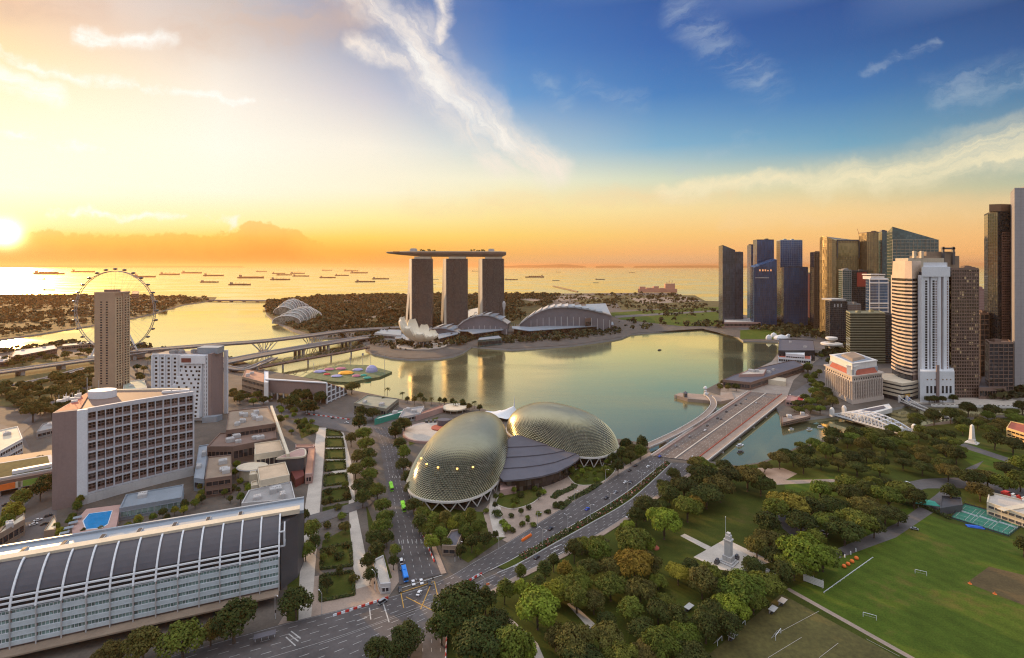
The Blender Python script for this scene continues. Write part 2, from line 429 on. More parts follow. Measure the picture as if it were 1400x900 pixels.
tealglass = glass('teal_glass', (.050,.10,.105), .12, var=.25, spec=.7)
brownglass = glass('brown_glass', (.045,.032,.028), .12, var=.5)
palegl = glass('pale_green_glass', (.17,.25,.24), .2, (1.5,1.5,3.4), .45)
goldglass = glass('bronze_glass', (.30,.22,.10), .26, (4,4,8), var=.08, blinds=0, spec=.9, metal=.5)
# ---------------------------------------------------------------- water, land, far hills, air
def water_mat(name, base, rough, s1, strength, extra=.0):
    m_ = bpy.data.materials.new(name); m_.use_nodes = True; T = NT(m_.node_tree); b = T.n['Principled BSDF']
    pos = T.node('ShaderNodeNewGeometry').outputs['Position']
    big = T.noise(T.v('MULTIPLY', pos, (.0021,.0045,0)), 1.0, 4, .6, .4)
    n = T.noise(T.v('MULTIPLY', pos, (s1,s1*1.7,0)), 1.0, 3, .55)
    n2 = T.noise(T.v('MULTIPLY', pos, (s1*6,s1*9,0)), 1.0, 2, .5)
    hgt = T.m('ADD', n, T.m('MULTIPLY', n2, .3))
    bp = T.node('ShaderNodeBump'); bp.inputs['Distance'].default_value = 1.0
    T.put(bp.inputs['Strength'], T.m('MULTIPLY', T.ss(big, .35, .7, .3, 1.6), strength)); T.l.new(hgt, bp.inputs['Height'])
    T.put(b.inputs['Base Color'], T.mix(T.ss(big, .3, .7), (*base,1), tuple(x*1.25 for x in base)+(1,)))
    sp_ = T.node('ShaderNodeSeparateXYZ'); T.l.new(pos, sp_.inputs[0]); rr_ = T.m('ADD', T.ss(big, .40, .66, rough*.7, rough+.12), T.ss(sp_.outputs[1], 1500, 2600, 0, .14))
    T.put(b.inputs['Roughness'], rr_); b.inputs['IOR'].default_value = 1.33
    b.inputs['Specular IOR Level'].default_value = .42
    gl = T.node('ShaderNodeBsdfGlossy'); gl.inputs[0].default_value = (.98,.85,.44,1); T.put(gl.inputs['Roughness'], rr_)
    T.l.new(bp.outputs[0], gl.inputs['Normal']); T.l.new(bp.outputs[0], b.inputs['Normal'])
    lw = T.node('ShaderNodeFresnel'); lw.inputs[0].default_value = 1.7; T.l.new(bp.outputs[0], lw.inputs[1])
    mx = T.node('ShaderNodeMixShader'); T.put(mx.inputs[0], T.m('ADD', T.m('MULTIPLY', lw.outputs[0], .9), extra, clamp=True))
    T.l.new(b.outputs[0], mx.inputs[1]); T.l.new(gl.outputs[0], mx.inputs[2]); T.l.new(mx.outputs[0], T.n['Material Output'].inputs[0])
    return m_
sea_m = water_mat('sea_water', (.115,.125,.075), .09, .02, .06, .28)
def gp(pts, z=0): return [G(p[0], p[1], z) for p in pts]
mb = MB(); R_ = 110000
mb.sheet([(-R_,-2000),(R_,-2000),(R_,R_),(-R_,R_)], WL)
struct('water', mb, sea_m)

def land(name, poly, m_, seawall=True, z=0.0):
    mb = MB(); n = len(poly); poly = [(p[0], p[1]) for p in poly]
    if sum(poly[i][0]*poly[(i+1)%n][1]-poly[(i+1)%n][0]*poly[i][1] for i in range(n)) < 0: poly = poly[::-1]
    mb.prism(poly, WL-4, z, 1, 0)
    return struct(name, mb, [m_, grey])
near_shore = [(-560,500),(-200,488),(0,480),(60,473),(100,468),(200,475),(240,479),(300,487),(330,493),(350,502),(372,508),(400,513),(440,521),(480,533),(520,541),(560,548),(610,551),(650,555),(680,566),(730,582),(800,596),(845,600),(882,606),(893,624),(930,628),(955,630),(985,632),(1008,637),(1040,632),(1070,621),(1092,610),(1130,600),(1180,593),(1232,588),(1275,579),(1320,571),(1400,566),(1700,561)]
ns = gp(near_shore)
land('ground', [*ns, (1400,560), (1400,-300), (-1500,-300), (-1500,ns[0].y)], darkground)
far_bay = [(1700,550),(1400,556),(1275,554),(1240,552),(1232,556),(1195,563),(1150,566),(1108,571),(1068,578),(1065,562),(1058,553),(1000,545),(985,541),(962,534),(985,522),(1000,514),(1030,506),(1055,494),(1064,482),(1070,470),(1063,467),(1016,466),(1009,461),(986,453),(962,449.5),(940,450),(862,457),(850,462),(830,466),(780,473),(700,478),(645,474),(633,482),(620,487),(600,490),(562,491.5),(535,489),(512,484),(500,478),(498,470),(482,461),(440,462),(428,461),(400,452),(377,441),(364,430),(361,418),(367,411.5)]
far_sea = [(450,403),(560,402),(760,401.5),(900,400.5),(925,401.5),(950,410),(980,425),(1020,431),(1060,429),(1200,424),(1800,414),(2400,440)]
south = land('land', gp(far_bay+far_sea), darkground)
east = land('land', gp([(-700,404),(-200,403),(0,403),(200,404),(296,406.5),(291,411),(250,417),(205,430),(150,441),(100,449),(50,457),(0,464),(-150,476),(-600,490)]), wood)

def hills(pts, Y, dep, name='hills'):
    """a low far ridge: pts are (column, row of the crest)"""
    rows = [[], [], [], []]
    for i, (x, y) in enumerate(pts):
        z = max(ZA(y, Y)-WL, 2); X = XA(x, Y)
        j = (noise.noise(Vector((i*.7, Y*.001, 0))))*.15+1
        for r, (k, d) in enumerate(((0,-dep),(.72*j,-dep*.35),(1,0),(0,dep))): rows[r].append((X, Y+d, WL+z*k))
    struct(name, MB().grid(rows), wood, smooth=True)
hills([(688,364.1),(705,363.2),(720,362.6),(735,362.8),(750,362),(768,361.2),(780,361.8),(792,363.2),(800,364.1)], 47000, 900)
hills([(815,364.1),(828,363.4),(842,363.3),(852,364.1)], 44000, 400)
hills([(868,364.1),(885,363.4),(910,363.5),(935,363.1),(965,363),(1000,363.3),(1040,364.1)], 46000, 700)
hills([(-60,364),(60,363),(200,363.3),(330,364.1)], 50000, 900)

hz = MB(); hz.box((0, 34000, -9), (76000, 71000, 345))
hm = bpy.data.materials.new('haze_air'); hm.use_nodes = True; T = NT(hm.node_tree); T.n.remove(T.n['Principled BSDF'])
vol = T.node('ShaderNodeVolumePrincipled'); vol.inputs['Color'].default_value = (1,.54,.24,1); vol.inputs['Density'].default_value = 2.8e-5
vol.inputs['Anisotropy'].default_value = .42
T.l.new(vol.outputs[0], T.n['Material Output'].inputs['Volume'])
haze = mesh_obj('haze', hz, hm); haze['kind'] = 'stuff'

# ---------------------------------------------------------------- roads, paths, lawns
lay = [0]
def patch(name, px, m_, z=None, kerb=None):
    """a flush sheet of ground a little above what lies under it"""
    lay[0] += 1
    zz = .03+.004*lay[0] if z is None else z
    poly = gp(px)
    if kerb:
        return struct(name, MB().prism([(p.x,p.y) for p in poly], 0, zz+kerb, 1, 0), [m_, ltgrey])
    return struct(name, MB().sheet(poly, zz), m_)
def smooth(pts, n=6):
    """Catmull-Rom through photo points"""
    pts = [Vector((*p, 0)) if len(p) == 2 else Vector(p) for p in pts]; out = []
    for i in range(len(pts)-1):
        p0 = pts[max(i-1,0)]; p1 = pts[i]; p2 = pts[i+1]; p3 = pts[min(i+2,len(pts)-1)]
        for k in range(n):
            t = k/n
            out.append(.5*((2*p1)+(p2-p0)*t+(2*p0-5*p1+4*p2-p3)*t*t+(3*p1-p0-3*p2+p3)*t**3))
    return out+[pts[-1]]
def resample(line, n):
    L = [0]
    for a, b in zip(line, line[1:]): L.append(L[-1]+(b-a).length)
    out = []; j = 0
    for i in range(n):
        s = L[-1]*i/(n-1)
        while j < len(L)-2 and L[j+1] < s: j += 1
        t = (s-L[j])/max(L[j+1]-L[j], 1e-9); out.append(line[j].lerp(line[j+1], min(t,1)))
    return out
def ribbon(mb, line, w, z, mi=0, dash=None, start=0.0):
    """flat stripe of width w along world line, optionally dashed (on, off)"""
    L = sum((b-a).length for a, b in zip(line, line[1:]))
    n = max(2, int(L/2.0)); pts = resample(line, n); s = start; step = L/(n-1)
    for a, b in zip(pts, pts[1:]):
        d = (b-a); d.z = 0
        if d.length < 1e-6: continue
        if not dash or (s % (dash[0]+dash[1])) < dash[0]:
            q = Vector((-d.y, d.x, 0)).normalized()*(w/2)
            mb.face([(a.x-q.x,a.y-q.y,z),(b.x-q.x,b.y-q.y,z),(b.x+q.x,b.y+q.y,z),(a.x+q.x,a.y+q.y,z)], mi)
        s += step
def between(A, B, f, n=60):
    a = resample(A, n); b = resample(B, n); return [p.lerp(q, f) for p, q in zip(a, b)]

# park and lawns under everything on the right
patch('lawn', [(968,634),(930,660),(862,704),(790,748),(700,793),(640,826),(612,850),(606,960),(1300,1000),(1500,900),(1700,640),(1600,572),(1400,569),(1275,582),(1180,596),(1092,613),(1040,635),(1008,640)], lawn)
patch('lawn', [(985,640),(1010,700),(1060,690),(1170,662),(1150,640),(1060,632)], lawn)
patch('lawn', [(1070,655),(1160,652),(1175,672),(1080,690)], field)
patch('lawn', [(1298,602),(1400,622),(1500,640),(1420,660),(1345,648),(1310,622)], field)
patch('lawn', [(880,745),(1000,690),(1060,700),(960,790),(930,820),(880,815)], lawn)
patch('playing_field', [(1205,702),(1246,694),(1292,713),(1400,742),(1480,770),(1620,900),(1620,1060),(1262,906),(1078,806),(1112,790)], field)
patch('playing_field', [(1068,812),(1240,906),(1200,1000),(950,960),(968,896)], drygrass)
patch('bare_ground', [(1322,797),(1352,775),(1402,787),(1440,800),(1440,842),(1400,828)], earth)
patch('path', [(1074,806),(1079,804),(1262,906),(1252,906)], pinkpav)
pl = MB()
for a, b in (((1120,836),(1060,868)),((1096,872),(1050,900)),((1146,880),(1120,900)),((1184,874),(1230,898))):
    ribbon(pl, [G(*a), G(*b)], .16, .19)
struct('field_markings', pl, palepav)
# riverside and park roads
patch('road', [(1322,640),(1345,630),(1292,690),(1225,735),(1130,770),(1118,762),(1225,716),(1278,678)], asphalt2)
patch('road', [(1200,668),(1262,655),(1330,652),(1400,668),(1400,684),(1330,668),(1268,668),(1208,682)], asphalt2)
patch('road', [(1300,600),(1420,640),(1420,646),(1296,606)], asphalt2)
patch('path', [(1060,657),(1150,655),(1150,659),(1062,663)], pinkpav)
patch('path', [(980,640),(1070,640),(1090,648),(1068,660),(1000,652)], pinkpav)
patch('plaza', [(948,762),(992,737),(1056,768),(1010,783),(985,779)], palepav)
patch('path', [(930,733),(936,730),(972,748),(966,752)], palepav)
patch('path', [(1060,690),(1120,720),(1085,735),(1042,700)], asphalt2)
patch('path', [(775,826),(782,824),(812,852),(832,872),(822,880),(802,856)], palepav)
patch('path', [(692,848),(698,845),(735,880),(748,910),(736,910),(724,884)], palepav)

# main road in two carriageways, then the street to the crossroads
upA = smooth([(120,935),(250,893),(380,856),(460,836),(530,818),(600,796),(650,768),(690,745),(760,701),(850,646),(893,621)])
upB = smooth([(200,955),(320,916),(440,880),(520,852),(600,820),(660,786),(700,766),(750,737),(800,709),(855,675),(908,633)])
loA = smooth([(200,955),(320,916),(440,880),(520,852),(600,823),(662,792),(704,774),(754,746),(806,717),(862,684),(918,634)])
loB = smooth([(300,990),(420,940),(500,905),(560,872),(620,838),(665,812),(705,789),(790,747),(862,703),(920,662),(966,632)])
W3 = lambda ln: [G(p.x, p.y) for p in ln]
upA, upB, loA, loB = map(W3, (upA, upB, loA, loB))
def band(name, A, B, m_, z):
    a = resample(A, 60); b = resample(B, 60)
    return struct(name, MB().grid([[(p.x,p.y,z) for p in a], [(p.x,p.y,z) for p in b]]), m_)
ZR = .30
band('road', upA, upB, asphalt, ZR); band('road', loA, loB, asphalt, ZR)
crA = W3(smooth([(508,585),(519,610),(526,650),(534,700),(541,750),(546,800)]))
crB = W3(smooth([(530,585),(545,610),(560,660),(570,690),(586,740),(603,786)]))
band('road', crA, crB, asphalt, ZR-.01)
struct('road', MB().sheet(gp([(578,815),(630,806),(648,815),(622,838),(611,868),(612,960),(575,960),(578,880),(560,852)]), ZR+.01), asphalt2)
struct('road', MB().sheet(gp([(432,566),(470,571),(540,590),(545,605),(505,596),(440,584),(400,572)]), ZR-.02), asphalt2)
struct('road', MB().sheet(gp([(386,712),(420,706),(470,692),(500,682),(512,672),(516,680),(505,692),(470,704),(420,722),(390,732)]), ZR-.02), asphalt2)
pt = MB(); py_ = MB()
for f in (.2,.4,.6,.8): ribbon(pt, between(upA, upB, f)[2:], .22, ZR+.02, dash=(3,5))
for f in (.22,.44,.66,.84): ribbon(pt, between(loA, loB, f)[4:], .22, ZR+.02, dash=(3,5))
for f in (.03,.97):
    ribbon(pt, between(upA, upB, f), .16, ZR+.02); ribbon(pt, between(loA, loB, f)[10:], .16, ZR+.02)
for f in (.2,.4,.6,.8): ribbon(pt, between(crA, crB, f), .22, ZR+.02, dash=(2.5,4))
for a, b in (((545,806),(605,787)),((524,826),(532,852)),((395,868),(408,878)),((398,864),(411,874)),((391,872),(404,884)),((488,850),(502,845)),((762,748),(752,752)),((768,745),(758,749)),((764,752),(754,757)),((770,755),(758,761)),((757,757),(748,762)),((702,776),(712,771)),((505,832),(507,848))):
    ribbon(pt, [G(*a), G(*b)], .55, ZR+.03)
for k in range(7):
    a = G(545+k*1.2, 640+k*.3); 
    ribbon(pt, [G(536+k*5, 651), G(537+k*5, 654)], .5, ZR+.03); ribbon(pt, [G(545+k*6, 738), G(546+k*6, 744)], .4, ZR+.03)
for a, b in (((548,811),(573,803)),((573,803),(593,796)),((548,811),(552,832)),((594,796),(599,818)),((555,817),(592,836)),((589,800),(575,834)),((584,858),(592,852))):
    ribbon(py_, [G(*a), G(*b)], .45, ZR+.035)
for k in range(6): ribbon(pt, [G(578+(k%3)*12, 875+12*(k//3)), G(578+(k%3)*12, 880+12*(k//3))], .3, ZR+.03)
struct('road_markings', pt, paint); struct('road_markings', py_, yellowp)
# pavements with a raised kerb
pv = resample(upA, 60)[30:]; pv2 = []
for i, p in enumerate(pv):
    d = pv[min(i+1,len(pv)-1)]-pv[max(i-1,0)]; d.z = 0; pv2.append(p+Vector((-d.y,d.x,0)).normalized()*4.2)
struct('pavement', MB().prism([(p.x,p.y) for p in pv]+[(p.x,p.y) for p in pv2[::-1]], 0, ZR+.13, 0), [pinkpav])
cr = resample(crB, 30); cr2 = []
for i, p in enumerate(cr):
    d = cr[min(i+1,29)]-cr[max(i-1,0)]; d.z = 0; cr2.append(p+Vector((-d.y,d.x,0)).normalized()*-3.0 if False else p+Vector((d.y,-d.x,0)).normalized()*-3.0)
struct('pavement', MB().prism([(p.x,p.y) for p in cr]+[(p.x,p.y) for p in cr2[::-1]], 0, ZR+.12, 0), [pinkpav])
lo = resample(loB, 60)[14:]; lo2 = []
for i, p in enumerate(lo):
    d = lo[min(i+1,len(lo)-1)]-lo[max(i-1,0)]; d.z = 0; lo2.append(p+Vector((d.y,-d.x,0)).normalized()*3.2)
struct('pavement', MB().prism([(p.x,p.y) for p in lo]+[(p.x,p.y) for p in lo2[::-1]], 0, ZR+.12, 0), [pinkpav])
patch('pavement', [(380,855),(420,790),(545,770),(548,792),(530,818),(460,836)], pinkpav)
# memorial gardens between the long roof and the bus street
patch('path', [(434,585),(446,585),(437,700),(425,850),(405,852),(416,700)], palepav)
patch('path', [(446,586),(470,592),(482,640),(486,690),(500,760),(508,800),(486,806),(478,720),(476,660),(446,640)], palepav)
for q in ([(447,587),(464,590),(468,597),(446,597)],[(446,600),(468,600),(470,612),(445,612)],[(445,616),(470,615),(471,628),(445,628)],[(445,632),(471,631),(472,642),(444,645)],[(444,650),(474,648),(475,662),(443,666)],[(442,670),(476,665),(480,684),(441,690)],[(441,694),(476,688),(477,702),(440,712)],[(441,740),(478,720),(480,740),(440,750)],[(440,750),(480,742),(482,775),(438,780)],[(438,788),(483,782),(485,815),(437,824)],[(500,688),(520,740),(536,790),(520,800),(508,760)]):
    patch('lawn', q, lawn)
for q in ([(400,560),(440,566),(435,590),(412,600)],[(395,700),(412,690),(408,850),(392,850)],[(560,610),(580,600),(600,570),(555,585)],[(556,640),(562,690),(600,745),(640,770),(690,735),(690,700),(640,700),(590,690)],[(850,600),(890,622),(860,640),(845,625)]):
    patch('lawn', q, lawn)
patch('plaza', [(690,662),(740,652),(800,630),(845,632),(830,655),(760,698),(700,735),(670,735),(660,700)], pinkpav)
patch('path', [(672,668),(690,664),(684,690),(690,735),(676,735),(668,700)], palepav)
# western roads and car parks
patch('road', [(-60,560),(30,590),(60,660),(30,700),(-60,740)], asphalt2)
patch('road', [(0,512),(128,489),(200,478),(200,484),(128,497),(0,521)], asphalt2)
patch('car_park', [(30,712),(78,690),(76,730),(50,745),(20,745)], asphalt2)
patch('lawn', [(-100,500),(128,486),(130,560),(100,570),(40,560),(-100,545)], drygrass)
patch('pavement', [(500,548),(560,555),(540,580),(470,570)], asphalt2)
patch('road', [(330,560),(360,548),(430,560),(470,571),(440,580)], asphalt2)
# southern land: lawns, roads, wooded ground
def far_patch(name, px, m_, z): return struct(name, MB().sheet(gp(px), z), m_)
far_patch('lawn', [(828,428),(1000,418),(1000,446),(930,446),(848,437)], field, .3)
far_patch('lawn', [(840,410),(985,412),(985,420),(850,424)], drygrass, .34)
far_patch('lawn', [(1012,464),(1070,464),(1120,452),(1120,444),(1012,452)], field, .38)
far_patch('lawn', [(760,404),(950,404),(965,412),(800,416)], drygrass, .42)
far_patch('promenade', [(498,470),(500,478),(512,483),(535,488),(562,490.6),(600,489),(630,482),(642,473),(700,477),(780,472),(850,461),(848,456),(760,466),(690,470),(640,467),(600,479),(560,480),(530,474)], darkground, .46)
far_patch('promenade', [(862,456),(960,449.8),(1010,462),(1000,458),(960,446),(862,452)], darkground, .5)
far_patch('clearing', [(455,408),(540,406),(560,409),(500,412),(450,412)], tan, .26); far_patch('clearing', [(700,408),(800,404),(820,408),(740,414)], tan, .46)
far_patch('clearing', [(400,424),(470,418),(540,420),(480,427)], drygrass, .27); far_patch('path', [(440,452),(520,430),(545,404),(548,404),(526,430),(450,454)], tan, .28)
far_patch('clearing', [(860,408),(940,406),(960,412),(880,416)], tan, .48); far_patch('road', [(840,432),(985,424),(985,426),(842,435)], asphalt2, .5)
far_patch('road', [(70,548),(130,522),(130,528),(60,566),(-20,640),(-40,630)], asphalt2, .3)
far_patch('road', [(1070,545),(1110,520),(1180,470),(1190,474),(1130,520),(1100,552)], asphalt2, .3)
far_patch('plaza', [(985,541),(1000,545),(1058,553),(1075,545),(1085,520),(1120,490),(1108,484),(1064,484),(1055,495),(1030,507),(1000,515),(985,523)], paving, .26)
far_patch('quay', [(1236,551),(1275,553),(1400,555),(1400,545),(1236,542)], palepav, .3)
# ---------------------------------------------------------------- buildings: helpers
def face_grid(mb, a, b, z0, z1, nx, nz, vw=.35, hw=.5, dep=.3, mi=0, verts=True, hors=True):
    """relief of mullions and floor bands on the wall from a to b (xy), proud of it by dep; outward is to the right of a->b"""
    a = Vector((a[0], a[1], 0)); b = Vector((b[0], b[1], 0)); d = b-a; L = d.length; d.normalize(); n = Vector((d.y, -d.x, 0))
    rz = atan2(d.y, d.x)
    if hors:
        for k in range(nz+1):
            z = z0+(z1-z0)*k/nz
            c = (a+b)/2+n*(dep/2+.01); mb.box((c.x, c.y, z-hw/2), (L, dep, hw), rz, mi)
    if verts:
        for i in range(nx+1):
            p = a+d*(L*i/nx)+n*(dep/2+.06); mb.box((p.x, p.y, z0), (vw, dep+.06, z1-z0), rz, mi)
def ccw(poly):
    n = len(poly); a = sum(poly[i][0]*poly[(i+1)%n][1]-poly[(i+1)%n][0]*poly[i][1] for i in range(n))
    return [tuple(p[:2]) for p in (poly if a > 0 else poly[::-1])]
def inset(poly, k):
    cx = sum(p[0] for p in poly)/len(poly); cy = sum(p[1] for p in poly)/len(poly)
    out = []
    for p in poly:
        d = Vector((cx-p[0], cy-p[1])); L = d.length
        out.append((p[0]+d.x/L*k, p[1]+d.y/L*k))
    return out
def facing(a, b):
    """does the wall a->b (counter-clockwise footprint) face the eye at the origin?"""
    n = (b[1]-a[1], -(b[0]-a[0])); return n[0]*(-a[0])+n[1]*(-a[1]) > 0
rnd = random.Random(7)
def roof_kit(t, poly, z, n=3, m_=None, size=(6,5,3)):
    cx = sum(p[0] for p in poly)/len(poly); cy = sum(p[1] for p in poly)/len(poly)
    for k in range(n):
        p = poly[rnd.randrange(len(poly))]; f = rnd.uniform(.15,.6)
        mb = MB(); sx, sy, sz = (s*rnd.uniform(.6,1.2) for s in size)
        rz = atan2(poly[1][1]-poly[0][1], poly[1][0]-poly[0][0])
        c = (cx+(p[0]-cx)*f, cy+(p[1]-cy)*f)
        mb.box((*c, z), (sx, sy, sz), rz); mb.box((*c, z+sz), (sx*.8, sy*.8, .3), rz)
        for q in range(3): mb.box((c[0]+(q-1)*sx*.25, c[1], z+sz+.3), (sx*.12, sx*.12, .5), rz)
        mesh_obj('roof_unit', mb, m_ or ltgrey, t)
def block(label, roof_px, h, wall=offwhite, roof=tan, name='low_building', cat='building', rows=2, win=sheetgl, kit=3, par=1.0, z0=0.0, group=None, frame=None):
    """a low building from the four or more corners of its roof seen at height h"""
    poly = ccw([(p.x, p.y) for p in gp(roof_px, h)])
    t = thing(name, label, cat, (sum(p[0] for p in poly)/len(poly), sum(p[1] for p in poly)/len(poly), z0), group)
    mb = MB(); mb.prism(poly, z0, h-.02); n = len(poly)
    inn = inset(poly, .9)
    for i in range(n):
        j = (i+1) % n
        mb.face([(*poly[i],h-.02),(*poly[j],h-.02),(*poly[j],h+par),(*poly[i],h+par)])
        mb.face([(*inn[j],h-.02),(*inn[i],h-.02),(*inn[i],h+par),(*inn[j],h+par)])
        mb.face([(*poly[i],h+par),(*poly[j],h+par),(*inn[j],h+par),(*inn[i],h+par)])
    mesh_obj('wall', mb, wall, t)
    mesh_obj('roof', MB().sheet(inset(poly, .85), h+.1), roof, t)
    if rows:
        for i in range(n):
            a, b = poly[i], poly[(i+1)%n]
            L = sqrt((b[0]-a[0])**2+(b[1]-a[1])**2)
            if L < 4 or not facing(a, b): continue
            d = Vector((b[0]-a[0], b[1]-a[1], 0))/L; nn = Vector((d.y,-d.x,0)); rz = atan2(d.y, d.x)
            fh = (h-z0)/rows
            for r in range(rows):
                mb = MB(); fr = MB()
                z = z0+fh*(r+.3); c = (a[0]+b[0])/2+nn.x*.03, (a[1]+b[1])/2+nn.y*.03
                mb.box((*c, z), (L-1.6, .1, fh*.45), rz)
                k = max(2, int(L/3.5))
                for q in range(k+1):
                    p = Vector((*a,0))+d*(.8+(L-1.6)*q/k)+nn*.12; fr.box((p.x,p.y,z-.15), (.4,.3,fh*.45+.25), rz)
                fr.box((c[0]+nn.x*.2, c[1]+nn.y*.2, z-.25), (L-1.0,.5,.22), rz); fr.box((c[0]+nn.x*.15, c[1]+nn.y*.15, z+fh*.45), (L-1.0,.4,.2), rz)
                w = mesh_obj('window', mb, win, t); mesh_obj('frame', fr, frame or wall, w)
    if kit: roof_kit(t, poly, h+.12, kit)
    return t
def tower(label, poly, z1, body=sheetgl, trim=ltgrey, floors=30, bays=10, vw=.5, hw=.9, dep=.4, z0=0.0, name='office_tower', verts=True, hors=True, top=None, kit=2, ztop=None, sides=None, cap=2.0, group=None):
    """a tower on a footprint; glass body with a relief of bands and mullions, a roof and roof units"""
    poly = ccw(poly); n = len(poly)
    t = thing(name, label, 'tower', (sum(p[0] for p in poly)/n, sum(p[1] for p in poly)/n, z0), group)
    zt = None
    if ztop: zt = [ztop(p) for p in poly]
    mesh_obj('body', MB().prism(poly, z0, z1, ztop=zt), body, t)
    mb = MB()
    for i in range(n):
        a, b = poly[i], poly[(i+1)%n]
        if not facing(a, b): continue
        L = sqrt((b[0]-a[0])**2+(b[1]-a[1])**2); per = max(1, round(L/ (sum(sqrt((poly[k][0]-poly[(k+1)%n][0])**2+(poly[k][1]-poly[(k+1)%n][1])**2) for k in range(n))/4)*bays))
        top_ = min(zt[i], zt[(i+1)%n]) if zt else z1
        nx_, ny_ = (b[1]-a[1])/L, -(b[0]-a[0])/L; ra = sqrt(a[0]**2+a[1]**2); graz = -(nx_*a[0]+ny_*a[1])/ra < .38
        face_grid(mb, a, b, z0, top_, per, max(2, int(floors*(top_-z0)/(z1-z0))), vw*.5 if graz else vw, hw*.5 if graz else hw, .05 if graz else dep, verts=verts and not graz, hors=hors)
    mesh_obj('facade_grid', mb, trim, t)
    if not ztop:
        mb = MB(); inn = inset(poly, 1.2)
        for i in range(n):
            j = (i+1) % n
            mb.face([(*poly[i],z1),(*poly[j],z1),(*poly[j],z1+cap),(*poly[i],z1+cap)]); mb.face([(*inn[j],z1),(*inn[i],z1),(*inn[i],z1+cap),(*inn[j],z1+cap)])
            mb.face([(*poly[i],z1+cap),(*poly[j],z1+cap),(*inn[j],z1+cap),(*inn[i],z1+cap)])
        mb.sheet(inn, z1+.3)
        mesh_obj('roof', mb, top or trim, t)
        if kit: roof_kit(t, inset(poly, 4), z1+.31, kit, trim, (8,7,4))
    return t
def boxpoly(xl, xr, Y, D, skew=0.0):
    """footprint whose front wall runs from column xl to column xr at depth Y"""
    a, b = XA(xl, Y), XA(xr, Y); dx = XA(xl-5.5, Y+D)-a
    return [(a, Y), (b, Y+skew), (b+dx, Y+D+skew), (a+dx, Y+D)]

